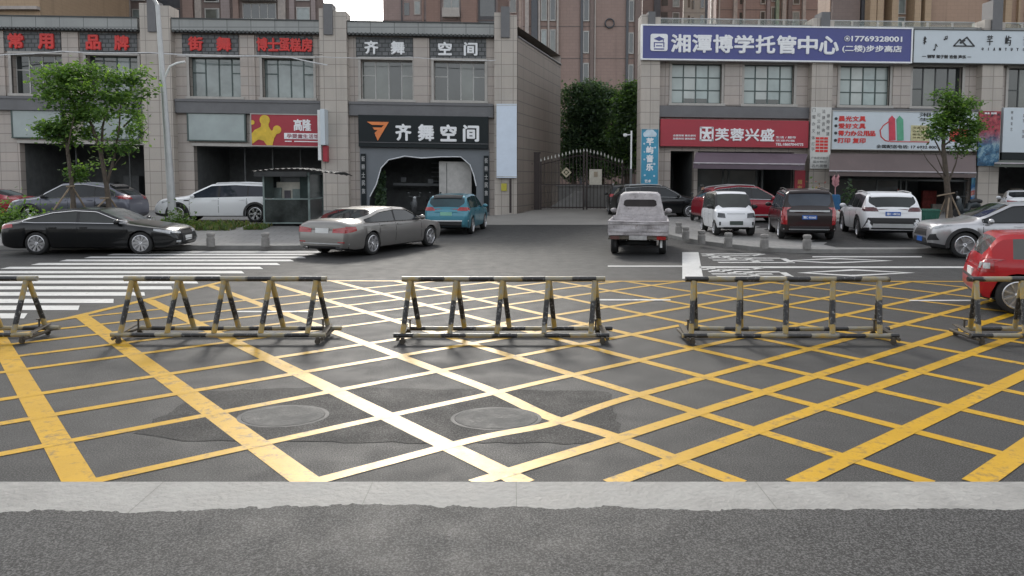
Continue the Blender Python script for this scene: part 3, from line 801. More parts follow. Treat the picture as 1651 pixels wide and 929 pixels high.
# ---------------- right building
RB = empty('shop_building', (XP(1330), D0, 0), 'two storey stone shop row with purple and white fascia signs, right of the gate', 'building')
X0, X1 = XP(1030), XP(1900)
zt = ZR(36)
rw = [(1082, 1162), (1198, 1278), (1352, 1432), (1468, 1548), (1622, 1704), (1740, 1820)]
ro = [(1082, 1120, 240), (1126, 1282, 240), (1340, 1566, 240), (1612, 1800, 248)]
holes = [(XP(a), XP(b), ZR(163), ZR(99)) for a, b in rw] + [(XP(a), XP(b), -.2, ZR(t)) for a, b, t in ro]
mb = MB(); holed(mb, X0, X1, -.3, zt, holes, D0, .42)
mb.poly([(X0, D0, zt), (X1, D0, zt), (X1, D0 + 9.3, zt), (X0 + 2.9, D0 + 9.3, zt)]); mb.poly([(X1, D0, -.3), (X1, D0 + 9.3, -.3), (X1, D0 + 9.3, zt), (X1, D0, zt)])
mb.poly([(X0, D0, -.3), (X0, D0, zt), (X0 + 2.9, D0 + 9.3, zt), (X0 + 2.9, D0 + 9.3, -.3)]); mb.poly([(X0 + 2.9, D0 + 9.3, -.3), (X0 + 2.9, D0 + 9.3, zt), (X1, D0 + 9.3, zt), (X1, D0 + 9.3, -.3)])
mb.shear(GRS).build('wall', M_WALL, RB, fixn=False)
pilaster(RB, GRS, 1030, 1060, 24, (1040, 1051, 20))
pilaster(RB, GRS, 1301, 1334, 26, (1312, 1326, 17))
pilaster(RB, GRS, 1571, 1604, 25, (1581, 1597, -6))
for a, b in ((1166, 1194), (1436, 1464)):
    p = MB(); p.box(XP(a), XP(b), D0 - .12, D0 - .002, ZR(166), ZR(95)); p.shear(GRS).build('pier', M_WALL, RB)
for a, b in ((1060.5, 1300.5), (1334.5, 1570.5), (1604.5, 1900)):
    p = MB(); p.box(XP(a), XP(b), D0 - .30, D0 - .004, ZR(186), ZR(168)); p.shear(GRS).build('stone_band', M_BAND, RB)
    p = MB(); p.box(XP(a), XP(b), D0 - .25, D0 - .006, ZR(45), ZR(36)); p.shear(GRS).build('parapet', M_CORN, RB)
for k, (a, b) in enumerate(rw):
    if k < 3:
        wo = window(RB, GRS, a, b, 99, 163, (.25, .5, .75), M_GFRAME, [M_GL_FILM, glass('pane_film_b', (.42, .46, .44), .2, .15), glass('pane_film_c', (.30, .37, .36), .15, .2)], ((0, 1, .66), (0, 1, .34)), yd=.2)
        if k < 2:
            sl_ = MB(); wd = (XP(b) - XP(a)) / 4
            for q in (1, 2): sl_.box(XP(a) + wd * q + .05, XP(a) + wd * (q + 1) - .05, D0 + .205, D0 + .219, ZR(162), ZR(154.5))
            sl_.shear(GRS).build('open_vent', M_GL_DARK, wo)
    else: window(RB, GRS, a, b, 99, 163, (.27, .52, .77), M_FRAME, [M_GL_DARK, M_GL_MID, M_GL_DARK], ((0, .27, .45), (.52, 1, .45)), yd=.25)
for k, (a, b, t) in enumerate(ro):
    r = MB(); x0, x1, z1 = XP(a), XP(b), ZR(t); y1 = D0 + 5
    r.poly([(x0, y1, -.2), (x1, y1, -.2), (x1, y1, z1), (x0, y1, z1)]); r.poly([(x0, D0+.42, -.2), (x0, y1, -.2), (x0, y1, z1), (x0, D0+.42, z1)])
    r.poly([(x1, D0+.42, -.2), (x1, D0+.42, z1), (x1, y1, z1), (x1, y1, -.2)]); r.poly([(x0, D0+.42, z1), (x0, y1, z1), (x1, y1, z1), (x1, D0+.42, z1)])
    r.poly([(x0, D0+.2, .27), (x1, D0+.2, .27), (x1, y1, .27), (x0, y1, .27)])
    rnd = random.Random(k)
    if k:
        for q in range(7):
            xx = x0 + (x1 - x0) * rnd.random() * .9; r.box(xx, xx + rnd.uniform(.3, .9), D0 + 1.5 + q * .3, D0 + 1.7 + q * .3, .27, rnd.uniform(.9, 2.4), 1 + q % 3)
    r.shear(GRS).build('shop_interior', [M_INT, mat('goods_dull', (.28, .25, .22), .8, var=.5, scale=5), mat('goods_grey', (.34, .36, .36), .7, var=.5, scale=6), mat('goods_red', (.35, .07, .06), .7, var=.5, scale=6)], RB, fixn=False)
for (a, b, top), ms in (((1126, 1282, 262), (.0, .27, .33, .62, .68, 1.0)), ((1340, 1566, 282), (.0, .35, .52, .56, .98))):
    f = MB(); x0, x1, z0, z1 = XP(a), XP(b), .27, ZR(top)
    for mm_ in ms: xx = x0 + (x1 - x0) * mm_; f.box(xx - .05, xx + .05, D0 + .1, D0 + .18, z0, z1)
    f.box(x0, x1, D0 + .095, D0 + .185, z1 - .06, z1 + .04); f.box(x0, x1, D0 + .1, D0 + .18, z0, z0 + .12)
    fo = f.shear(GRS).build('glass_front', M_FRAME, RB)
    gl = MB(); m_ = .62 if a < 1200 else .5
    gl.box(x0, x0 + (x1 - x0) * m_, D0 + .13, D0 + .142, z0, z1); gl.shear(GRS).build('pane', glass('shop_pane', (.045, .048, .048), .08), fo)
# glass balustrade on the roof terrace
BL = empty('glass_balustrade', (XP(1330), D0 + .3, ZR(36) - GRS * XP(1330)), 'glass balustrade with pale posts along the roof terrace above the purple sign', 'balustrade')
mg, t, b = nodes('balustrade_glass'); b.inputs['Base Color'].default_value = (.75, .82, .8, 1); b.inputs['Roughness'].default_value = .05; b.inputs['Transmission Weight'].default_value = .9; b.inputs['IOR'].default_value = 1.1
for a, b_ in ((1062, 1300), (1336, 1570), (1606, 1800)):
    gl = MB(); gl.box(XP(a), XP(b_), D0 + .28, D0 + .295, ZR(36), ZR(25)); gl.shear(GRS).build('glass_panel', mg, BL)
    hr = MB(); hr.tube([(XP(a), D0 + .29, ZR(24.6)), (XP(b_), D0 + .29, ZR(24.6))], .03, 6); hr.shear(GRS).build('handrail', M_STEEL, BL)
for px in (1099, 1140, 1181, 1222, 1262, 1372, 1413, 1454, 1493, 1533, 1645, 1690):
    ps = MB(); ps.box(XP(px) - .045, XP(px) + .045, D0 + .2, D0 + .27, ZR(37), ZR(26)); ps.shear(GRS).build('post', M_SURR, BL)

# ================================================================== signs
def sign(name, g, a, b, y0, y1, m, lab, cat, frame=None, y=39.62, th=.12, fw=.07, group=None):
    """sign board facing the street between pixel columns a..b and rows y0..y1 (levelled rows)"""
    mb = MB(); x0, x1, z0, z1 = XP(a), XP(b), ZR(y1), ZR(y0)
    mb.box(x0, x1, y, y + th, z0, z1)
    o = tag(mb.shear(g).build(name, m), lab, cat, group)
    if frame:
        f = MB()
        f.box(x0 - fw, x1 + fw, y - .04, y + th - .004, z1, z1 + fw); f.box(x0 - fw, x1 + fw, y - .04, y + th - .004, z0 - fw, z0)
        f.box(x0 - fw, x0, y - .04, y + th - .004, z0, z1); f.box(x1, x1 + fw, y - .04, y + th - .004, z0, z1)
        f.shear(g).build('frame', frame, o)
    return o
def letters(o, g, rows, m, y=39.62, depth=.05, bold=.03, name='lettering'):
    """rows = (text, a, b, y0, y1, perchar)"""
    mb = MB()
    for s, a, b, y0, y1, pc in rows: put_text(mb, s, XP(a), XP(b), ZR(y1), ZR(y0), y, depth, bold, 0, pc)
    return mb.shear(g).build(name, m, o, fixn=False)
def shapes(o, g, items, m, name, y=39.62, depth=.04):
    """items = list of outlines in (px, row), or (cx, cy, r) discs, or ('l', pts, width) strokes"""
    mb = MB()
    for k, it in enumerate(items):
        yy = y - depth - .0006 * k
        if it[0] == 'l':
            pts = [(XP(px), ZR(py)) for px, py in it[1]]
            for (xa, za), (xb, zb_) in zip(pts, pts[1:]):
                d = Vector((xb - xa, zb_ - za)).normalized(); n = Vector((-d.y, d.x)) * it[2] / 2; e = d * it[2] * .3
                mb.prism([(xa - n.x - e.x, za - n.y - e.y), (xb - n.x + e.x, zb_ - n.y + e.y), (xb + n.x + e.x, zb_ + n.y + e.y), (xa + n.x - e.x, za + n.y - e.y)], yy, y - .001)
        elif len(it) == 3 and not hasattr(it[0], '__len__'):
            cx, cz, r = XP(it[0]), ZR(it[1]), it[2]
            mb.prism([(cx + r * math.cos(i * .3142), cz + r * math.sin(i * .3142)) for i in range(20)], yy, y - .001)
        else: mb.prism([(XP(px), ZR(py)) for px, py in it], yy, y - .001)
    return mb.shear(g).build(name, m, o)

M_PURPLE = mat('sign_purple', (.065, .075, .25), .45, var=.1, scale=.6)
M_WSIGN = mat('sign_white', (.56, .62, .66), .4, var=.06, scale=.5)
M_REDS = mat('sign_red', (.36, .028, .045), .45, var=.1, scale=.6)
M_KSIGN = mat('sign_black', (.012, .017, .019), .5, var=.1, spec=.25)
M_BLUES = mat('sign_blue', (.05, .30, .46), .4, var=.2, scale=1.4)
M_ORANGE = mat('sign_orange', (.75, .22, .06), .45)
M_YELS = mat('sign_yellow', (.66, .45, .04), .45)
# purple
o = sign('purple_sign', GRS, 1031, 1453, 43, 95, M_PURPLE, 'long purple fascia sign with large white Chinese lettering and a phone number', 'sign', M_LETW, y=39.3, th=.3)
letters(o, GRS, [('湘潭博学托管中心', 1074, 1340, 57, 84, True)], M_LETW, 39.3, .06, .028)
letters(o, GRS, [('17769328001', 1359, 1438, 55.5, 63.5, False), ('(二楼)步步高店', 1345, 1438, 70, 81.5, False)], M_LETW, 39.3, .04, .025)
rr = []
for cx, cy, sx, sy in ((1067, 59, 1, -1), (1067, 80, 1, 1), (1046, 80, -1, 1), (1046, 59, -1, -1)):
    seq = [0, .5, 1] if (sx * sy) < 0 else [0, .5, 1]
    ang0 = {(1, -1): -90, (1, 1): 0, (-1, 1): 90, (-1, -1): 180}[(sx, sy)]
    for q in seq: rr.append((cx + 3 * math.cos(R(ang0 + 90 * q)) - 1.5 * 0, cy + 3 * math.sin(R(ang0 + 90 * q))))
shapes(o, GRS, [rr], M_LETW, 'logo', 39.3, .05)
shapes(o, GRS, [('l', [(1049, 77), (1049, 70), (1064, 70), (1064, 77)], .05), ('l', [(1049, 80), (1064, 80)], .06), ('l', [(1052, 75), (1061, 75)], .05), [(1048, 64), (1056.5, 60), (1065, 64), (1056.5, 67.5)], ('l', [(1063, 64), (1063, 68)], .04)], M_PURPLE, 'logo_mark', 39.25, .012)
shapes(o, GRS, [('l', [(1352 + 4 * math.cos(i * .45), 59.5 + 4 * math.sin(i * .45)) for i in range(15)], .04), (1352, 59.5, .06)], M_LETW, 'phone_mark', 39.3, .04)
# white music school
o = sign('white_sign', GRS, 1458, 1690, 43.5, 95.5, M_WSIGN, 'long white fascia sign with black music notes and a twin peak logo', 'sign', M_FRAME, y=39.35, th=.25, fw=.04)
letters(o, GRS, [('芊屿音乐', 1563, 1678, 51, 67, True)], M_LETK, 39.35, .04, .0)
letters(o, GRS, [('QIANYUYINYUE', 1562, 1672, 70.5, 75, True), ('一 钢琴 架子鼓 吉他 声乐 一', 1472, 1549, 83, 88.5, False)], M_LETK, 39.35, .03, .02)
shapes(o, GRS, [('l', [(1521, 68.5), (1530, 58), (1541, 68.5), (1521, 68.5)], .06), ('l', [(1533, 61), (1541, 54.5), (1553, 68.5), (1541, 68.5)], .06), (1536.5, 59.5, .07), (1532, 63, .06),
                ('l', [(1475, 56), (1474.5, 66)], .05), ('l', [(1473, 61), (1477, 58), (1475, 54.5), (1473.5, 58), (1477, 63), (1473, 64)], .035),
                (1490.5, 75, .05), ('l', [(1491.5, 75), (1492.5, 66), (1495, 70)], .03), (1506, 58.5, .04), (1509, 57.5, .04), ('l', [(1507, 58.5), (1507, 54), (1510, 53), (1510, 57.5)], .025)], M_LETK, 'logo', 39.35, .03)
# red supermarket
o = sign('red_sign', GRS, 1062, 1298, 190, 233, M_REDS, 'wide red shop sign with white characters above the purple awning', 'sign', y=39.5, th=.45)
letters(o, GRS, [('芙蓉兴盛', 1148, 1244, 204, 223, True)], M_LETW, 39.5, .05, .024)
letters(o, GRS, [('全国连锁 惠民便利', 1082, 1118, 214.5, 217.5, False), ('加盟热线 便民服务', 1082, 1118, 219.5, 222.5, False), ('生活 / 超市', 1246, 1278, 215, 218.5, False), ('欢迎光临', 1246, 1276, 220.5, 223.5, False), ('TEL:18607044775', 1246, 1290, 226, 230, False)], M_LETW, 39.5, .02, .02, 'small_lettering')
shapes(o, GRS, [('l', [(1126, 203), (1145, 203), (1145, 223), (1126, 223), (1126, 203)], .09)] + [('l', [(1135.5, 213), (1135.5 + 7 * math.cos(k * 1.257 - .3), 213 + 8 * math.sin(k * 1.257 - .3))], .13) for k in range(5)], M_LETW, 'logo', 39.5, .04)
# stationery shop
o = sign('stationery_sign', GRS, 1335, 1564, 174, 234, M_WSIGN, 'white stationery shop sign with red bulleted characters and crayon drawing, behind the young tree', 'sign', M_LFRAME, y=39.45, th=.3, fw=.04)
letters(o, GRS, [('晨光文具', 1344, 1388, 182, 190, True), ('爱好文具', 1344, 1388, 193.5, 201.5, True), ('得力办公用品', 1344, 1404, 205, 213, True), ('打印 复印', 1344, 1388, 216.5, 224.5, False)], M_LETR, 39.45, .03, .03)
letters(o, GRS, [('全国配送电话: 17 6932 8001   185 2525 8001', 1406, 1562, 226.5, 232, False), ('湘江军考', 1473, 1550, 175, 181, False), ('生活超市', 1473, 1540, 183, 188, False)], M_LETK, 39.45, .02, .02, 'black_lettering')
shapes(o, GRS, [(1340.5, 186 + 11.5 * k, .08) for k in range(4)], M_LETK, 'bullet_dots', 39.45, .02)
shapes(o, GRS, [[(1424, 186), (1434, 185), (1436, 219), (1426, 220)], [(1424, 186), (1429, 180), (1434, 185)]], mat('crayon_red', (.55, .05, .08), .5), 'red_crayon', 39.45, .03)
shapes(o, GRS, [[(1436.5, 186), (1447, 186), (1449, 219), (1439, 220)], [(1436.5, 186), (1441, 180), (1447, 186)]], mat('crayon_green', (.10, .36, .22), .5), 'green_crayon', 39.45, .03)
shapes(o, GRS, [('l', [(1424, 190), (1416, 196), (1411, 204), (1413, 214), (1420, 220), (1426, 221)], .05), ('l', [(1428, 221.3), (1490, 221.3)], .04)], M_LETR, 'outline_mark', 39.45, .02)
shapes(o, GRS, [[(1460, 195), (1490, 195), (1490, 220), (1460, 220)]], mat('poster_cream', (.56, .52, .30), .6, var=.25, scale=5), 'menu_panel', 39.45, .02)
letters(o, GRS, [('文具批发', 1463, 1488, 197, 201, False), ('办公耗材', 1463, 1488, 203, 206, False), ('图文广告', 1463, 1488, 208, 211, False), ('体育用品', 1463, 1488, 213, 216, False)], mat('letter_olive', (.16, .14, .05), .5), 39.43, .01, .02, 'menu_lettering')
shapes(o, GRS, [[(1522, 204), (1548, 196), (1556, 220), (1522, 220)]], M_LETR, 'red_panel', 39.45, .02)
# column sign
o = sign('column_sign', GRS, 1300, 1332, 168.5, 266, mat('sign_cream', (.60, .60, .57), .5, var=.06), 'tall narrow white sign crowded with small dark characters and a red stamp on the pillar', 'sign', y=39.36, th=.1)
def column(s, cx, y0, dy, h=6, w=5): return [(c, cx - w/2, cx + w/2, y0 + i * dy, y0 + i * dy + h, False) for i, c in enumerate(s)]
letters(o, GRS, column('门窗办文体', 1304, 170, 11) + column('打字', 1304, 224, 8) + column('行公耗材', 1312, 178, 9.5) + column('法律咨询', 1319.5, 172, 10) + column('律师楼建', 1327, 179, 9.5)
        + [('广告设计装订', 1302, 1328, 247, 251, False), ('图文快印', 1305, 1326, 253, 257, False), ('名片画册', 1303, 1327, 259, 264, False)], mat('letter_grey', (.15, .15, .15), .5), 39.36, .012, .01)
shapes(o, GRS, [[(1308 + 6.8 * i, 216 + 5 * j), (1313.8 + 6.8 * i, 216 + 5 * j), (1313.8 + 6.8 * i, 219.6 + 5 * j), (1308 + 6.8 * i, 219.6 + 5 * j)] for i in range(3) for j in range(5)], M_LETR, 'red_stamp', 39.36, .012)
# blue vertical banner
o = sign('blue_banner', GRS, 1031, 1058, 207, 294, M_BLUES, 'light blue vertical banner with white bubble characters on the corner pillar by the gate', 'banner', M_STEEL, y=39.36, th=.1, fw=.03)
letters(o, GRS, [(c, 1039.5, 1050, 221 + 13.5 * i, 232 + 13.5 * i, False) for i, c in enumerate('芊屿音乐')] + [('艺术', 1037, 1047, 287, 291.5, False)], M_LETW, 39.36, .02, .045)
shapes(o, GRS, [(1038, 215, .14), (1042, 212.5, .17), (1047, 212.5, .17), (1051, 215, .14), [(1035, 216), (1054, 216), (1054, 219), (1035, 219)], (1035.5, 230, .05), (1053, 236, .05), (1036, 255, .05), (1052, 262, .06), (1037, 280, .05), (1052, 281, .05), (1036, 243, .04)], mat('sign_pale', (.55, .68, .76), .5), 'cloud_mark', 39.36, .02)
# dark film poster strip, red above and blue below
mp_, t, b = nodes('poster_art')
co = objco(t); s = N(t, 'ShaderNodeSeparateXYZ'); t.links.new(co, s.inputs[0]); f = noise(t, co, 2.2, 5, .7); f3 = noise(t, co, 5, 4)
mr_ = N(t, 'ShaderNodeMapRange'); t.links.new(s.outputs['Z'], mr_.inputs[0]); mr_.inputs[1].default_value = 1.1; mr_.inputs[2].default_value = 1.9
c1 = ramp(t, f, [(.35, (.015, .02, .035)), (.5, (.03, .12, .22)), (.62, (.25, .38, .42)), (.7, (.02, .03, .05))])
c2 = ramp(t, f3, [(.35, (.03, .01, .015)), (.5, (.33, .03, .05)), (.7, (.42, .10, .10))])
t.links.new(mixc(t, mr_.outputs[0], c1, c2), b.inputs['Base Color'])
o = sign('film_poster', GRS, 1567, 1601, 171, 258, mp_, 'tall dark poster, red above and blue below, on the pillar behind the young tree', 'poster', y=39.38, th=.08)
letters(o, GRS, [('美食', 1575, 1583, 173, 176, False), ('烧烤', 1585, 1594, 173, 176, False)], M_LETW, 39.38, .01, .03)
mp2, t, b = nodes('crayfish_art')
co = objco(t); s = N(t, 'ShaderNodeSeparateXYZ'); t.links.new(co, s.inputs[0]); f = noise(t, co, 4, 4, .6)
mr_ = N(t, 'ShaderNodeMath', operation='PINGPONG'); t.links.new(s.outputs['Z'], mr_.inputs[0]); mr_.inputs[1].default_value = .62
ad = N(t, 'ShaderNodeMath', operation='MULTIPLY'); t.links.new(mr_.outputs[0], ad.inputs[0]); t.links.new(f, ad.inputs[1])
t.links.new(ramp(t, ad.outputs[0], [(.0, (.10, .28, .36)), (.17, (.02, .12, .34)), (.24, (.35, .5, .6)), (.29, (.55, .06, .05)), (.34, (.5, .3, .25))]), b.inputs['Base Color'])
o = sign('seafood_poster', GRS, 1565, 1597, 268, 320, mp2, 'blue poster with a red seafood picture under the awning end', 'poster', y=39.7, th=.06)
letters(o, GRS, [('夏日啤酒', 1569, 1592, 272, 277, False), ('龙虾', 1573, 1590, 279, 283, False)], M_LETW, 39.7, .01, .04)
# white sign at the right edge
o = sign('corner_sign', GRS, 1606, 1700, 165, 236, M_WSIGN, 'white shop sign with small grey characters and a red heart, at the right edge', 'sign', y=39.4, th=.3)
letters(o, GRS, column('时光花艺', 1619, 170, 9, 5, 3) + column('花艺', 1638, 175, 8, 5, 3.5) + column('生活', 1638, 200, 8, 5, 3.5), mat('letter_grey', (.15, .15, .15), .5), 39.4, .012, .0)
shapes(o, GRS, [[(1646, 180), (1648, 173), (1651, 175), (1654, 173), (1656, 180), (1651, 188)]], M_LETR, 'heart_mark', 39.4, .02)
# white sign with black fascia below
f = MB(); f.box(XP(1606), XP(1800), 39.42, 39.9, ZR(248), ZR(236.5)); tag(f.shear(GRS).build('fascia_board', M_KSIGN), 'black fascia board below the white heart sign at the right edge', 'fascia')
# red hanging board
o = sign('red_board', GRS, 1279, 1296, 269, 318, M_REDS, 'narrow red board with pale characters beside the supermarket entrance', 'sign', y=39.6, th=.06)
letters(o, GRS, [(c, 1284, 1291, 284 + 9 * i, 291 + 9 * i, False) for i, c in enumerate('超市')], mat('letter_gold', (.55, .35, .12), .5), 39.6, .015, .02)

# left building signs
o = sign('black_sign', GLS, 580, 788, 190, 241, M_KSIGN, 'black fascia sign with orange triangle logo and four white characters above the arched shopfront', 'sign', y=39.62, th=.3)
for c_, k_ in zip('齐舞空间', range(4)): letters(o, GLS, [(c_, 640 + 36 * k_, 664 + 36 * k_, 204.5, 229.5, False)], M_LETW, 39.62, .06, .032, 'character')
shapes(o, GLS, [[(594, 201), (629, 201), (625, 206), (602, 206)], [(611, 231), (607, 222), (621, 206), (629, 201)], [(603, 210), (617, 210), (613, 214), (606, 214)], [(606, 219), (612, 213), (617, 210), (609, 224)]], M_ORANGE, 'logo', 39.62, .05)
sl_ = MB(); sl_.box(XP(580), XP(788), 39.58, 39.619, ZR(234), ZR(233.2)); sl_.shear(GLS).build('ledge', M_BAND, o)
o = sign('red_sign', GLS, 409, 519, 192, 241.5, M_REDS, 'red shop sign with a yellow crown shape and white lettering strip', 'sign', M_SURR, y=39.66, th=.18, fw=.05)
letters(o, GLS, [('高隆', 476, 505, 199, 217, True)], M_LETW, 39.66, .03, .03)
shapes(o, GLS, [[(461, 221), (519, 221), (519, 230.5), (461, 230.5)], [(462, 233.4), (473, 233.4), (473, 235), (462, 235)], [(477, 233.4), (518, 233.4), (518, 235), (477, 235)]], M_LETW, 'white_strip', 39.66, .02)
letters(o, GLS, [('孕婴童生活馆', 465, 517, 222.5, 229, True)], mat('letter_mauve', (.35, .12, .15), .5), 39.64, .012, .02, 'strip_lettering')
shapes(o, GLS, [[(409, 223), (414, 217), (424, 212), (425, 204), (436, 204), (437, 212), (441, 218), (447, 214), (452, 217), (449, 223), (445, 230), (442, 241), (433, 241), (428, 234), (420, 232), (410, 239)], (430.5, 201, .27), (450, 216, .22), (410.5, 205, .12)], M_YELS, 'crown_mark', 39.66, .03)
G4 = 'red characters on the brick panels'
def charset(s, a, b, y0, y1, pad, m, lab, grp, bold=.04):
    xa, xb = XP(a), XP(b); w = (xb - xa) / len(s)
    o = empty('sign_lettering', ((xa + xb) / 2, 39.93, ZR(y1) - GLS * (xa + xb) / 2), lab, 'lettering', grp)
    for i, c in enumerate(s):
        mb = MB(); put_text(mb, c, xa + w * (i + pad), xa + w * (i + 1 - pad), ZR(y1), ZR(y0), 39.93, .1, bold)
        mb.shear(GLS).build('character', m, o, fixn=False)
for s, a, b, y0, y1, lab in (('常用', 18, 98, 68.5, 91, 'two red characters on the leftmost dark brick panel'), ('品牌', 143, 217, 69, 91, 'two red characters on the brick panel above the left tree'),
                         ('街舞', 306, 380, 69, 90, 'two red characters on the brick panel right of the lamp post')):
    charset(s, a - 8, b + 8, y0, y1, .26, M_LETR, lab, G4)
charset('博士蛋糕房', 418, 507, 69, 89, .04, M_LETR, 'five crowded red characters on the brick panel above the red crown sign', G4)
for s, a, b, lab in (('齐舞', 582, 662, 'two white characters on the brick panel left of the pair above the arched shop'), ('空间', 700, 778, 'two white characters on the brick panel nearest the blank white board')):
    charset(s, a - 2, b + 2, 71, 91, .25, M_LETW, lab, 'white characters on the brick panels', .03)
mb = MB(); x0, x1 = XP(801), XP(833); mb.box(x0, x1, 39.2, 39.42, ZR(287), ZR(170))
o = tag(mb.build('blank_lightbox', mat('lightbox_white', (.62, .70, .80), .35, var=.04)), 'tall blank white board on the corner pillar of the left building', 'sign board')
mb = MB()
for z in (172, 285): mb.box(x0 - .02, x1 + .02, 39.19, 39.43, ZR(z) - .02, ZR(z) + .02)
mb.build('frame', M_STEEL, o)
mb = MB(); mb.box(XP(526), XP(533), 38.75, 39.49, ZR(240), ZR(184)); o = tag(mb.shear(GLS).build('blade_sign', M_WSIGN), 'narrow pale projecting sign beside the red crown sign', 'sign')
mb = MB(); mb.box(XP(519.8), XP(524.5), 39.0, 39.3, ZR(264), ZR(185)); mb.shear(GLS).build('blade_panel', M_WHITE, o)
mb = MB(); mb.box(XP(526.5), XP(533.5), 39.1, 39.46, ZR(266), ZR(241)); mb.shear(GLS).build('red_panel', M_REDS, o)
for px, lab in ((586, 'dark narrow notice strip with pale marks left of the arched shopfront'), (784, 'dark narrow notice strip with pale marks right of the arched shopfront')):
    mb = MB(); mb.box(XP(px - 4), XP(px + 4), 39.78, 39.86, ZR(342), ZR(252)); o = tag(mb.shear(GLS).build('notice_strip', M_KSIGN), lab, 'sign', 'strips beside the arched shopfront')
    letters(o, GLS, [(c, px - 2.6, px + 2.6, 256 + 13 * i, 264 + 13 * i, False) for i, c in enumerate('街爵士民族')], mat('letter_grey2', (.4, .4, .4), .5), 39.78, .01, .02)

# ---------------- awnings
def awning(g, a, b, a2, b2, y0, y1, y2, m, lab, out=1.9, y=39.5, wavy=False):
    mb = MB(); z0, z1, z2 = ZR(y0), at(825.5, y1, y - out)[1], at(825.5, y2, y - out)[1]
    k = (y - out) / D0
    xa, xb, xc, xd = XP(a), XP(b), XP(a2) * k, XP(b2) * k
    n = 12
    for i in range(n):
        u, v = i / n, (i + 1) / n
        L = lambda p, q, t: p + (q - p) * t
        zs_ = lambda t: z1 - .03 * math.sin(t * math.pi * 6) ** 2
        mb.poly([(L(xa, xb, u), y, z0), (L(xa, xb, v), y, z0), (L(xc, xd, v), y - out, zs_(v)), (L(xc, xd, u), y - out, zs_(u))])
        mb.poly([(L(xc, xd, u), y - out, zs_(u) - .03), (L(xc, xd, v), y - out, zs_(v) - .03), (L(xc, xd, v), y - out + .05, z2), (L(xc, xd, u), y - out + .05, z2)])
    o = tag(mb.shear(g).build('shop_awning', m, fixn=False), lab, 'awning', 'shop awnings')
    t = MB(); t.tube([(xc, y - out - .02, z1 + .0), (xd, y - out - .02, z1 + .0)], .035, 6); t.shear(g).build('front_bar', mat('awning_bar', (.5, .46, .48), .4), o)
    t = MB()
    for u in (.05, .95): t.tube([(xa + (xb - xa) * u, y + .1, z1 - .2), (xc + (xd - xc) * u, y - out, z1 - .05)], .025, 6)
    t.shear(g).build('arm', M_STEEL, o)
M_AW1 = mat('awning_mauve', (.15, .115, .14), .75, var=.12, scale=1.0); M_AW2 = mat('awning_brown', (.165, .13, .125), .75, var=.12, scale=1.0)
awning(GRS, 1119, 1298, 1119, 1299, 242.5, 259, 268, M_AW1, 'purplish awning below the red supermarket sign')
awning(GRS, 1333, 1566, 1339, 1577, 241, 269, 277, M_AW2, 'long brown awning below the white stationery sign')
awning(GRS, 1608, 1800, 1606, 1800, 248, 253, 259, mat('awning_green', (.14, .15, .13), .75), 'dark scalloped awning at the right edge under the white heart sign', out=1.2)
# ================================================================== gate, fence, poles
M_IRON = mat('gate_iron', (.042, .032, .03), .5, .4, var=.2)
M_SPIKE = mat('spike_tip', (.5, .5, .46), .4, .3)
YG = 43.0
def G(px, py, Y=YG): return at(px, py, Y)
GT = empty('iron_gate', (G(945, 338)[0], YG, .30), 'tall dark iron double gate with an arched row of pale spikes closing the alley', 'gate')
top = [(870, 263), (873, 259), (904, 252), (925, 246), (945, 244), (971, 250), (992, 259), (1012, 265), (1030, 267)]
def topz(x):
    pts = [G(*p) for p in top]; return interp(pts, x)
def leaf(a, b, name='gate_leaf'):
    mb = MB(); xa, xb = G(a, 300)[0], G(b, 300)[0]; n = max(3, int((xb - xa) / .19))
    for i in range(n + 1):
        x = xa + (xb - xa) * i / n; mb.box(x - .016, x + .016, YG, YG + .03, .36, topz(x))
    for z in (.4, 1.72): mb.box(xa, xb, YG - .01, YG + .045, z, z + .07)
    for i in range(n):
        x0, x1 = xa + (xb - xa) * i / n, xa + (xb - xa) * (i + 1) / n; mb.tube([(x0, YG + .015, topz(x0) - .22), (x1, YG + .015, topz(x1) - .22)], .03, 6)
    for x in (xa, xb): mb.box(x - .05, x + .05, YG - .02, YG + .06, .3, topz(x))
    o = mb.build(name, M_IRON, GT)
    s = MB()
    for i in range(n + 1):
        x = xa + (xb - xa) * i / n; z = topz(x); s.lathe([(.035, -.04), (.05, .02), (.005, .18)], (x, YG + .015, z), n=6)
    s.build('spike_row', M_SPIKE, o)
leaf(872, 941); leaf(946, 1003)
mb = MB(); xa, xb = G(858, 300)[0], G(870, 300)[0]; mb.box(xa, xb, YG - .15, YG + .25, .2, G(860, 248)[1]); mb.box(xa - .05, xb + .05, YG - .2, YG + .3, G(860, 248)[1], G(860, 245.5)[1]); mb.build('gate_pillar', M_IRON, GT)
mb = MB()
for i in range(7): x = G(838 + 3.1 * i, 300)[0]; mb.box(x - .018, x + .018, YG - .6, YG - .57, .3, G(840, 266)[1])
mb.box(G(836, 300)[0], G(858, 300)[0], YG - .62, YG - .55, .4, .47); mb.box(G(836, 300)[0], G(858, 300)[0], YG - .62, YG - .55, 2.9, 2.96); mb.build('side_panel', M_IRON, GT)
mb = MB(); x0 = G(1006, 300)[0]
for i in range(8): x = x0 + .2 * i; mb.box(x - .016, x + .016, YG, YG + .03, .3, topz(x))
mb.box(x0 - .1, x0 + 1.5, YG - .01, YG + .04, .4, .47); mb.box(x0 - .1, x0 + 1.5, YG - .01, YG + .04, 2.6, 2.66); mb.build('side_panel', M_IRON, GT)
mb = MB(); c = G(913, 278); mb.prism([(c[0], c[1] - .3), (c[0] + .3, c[1]), (c[0], c[1] + .3), (c[0] - .3, c[1])], YG - .05, YG - .02, holes=[[(c[0], c[1] - .17), (c[0] - .17, c[1]), (c[0], c[1] + .17), (c[0] + .17, c[1])]])
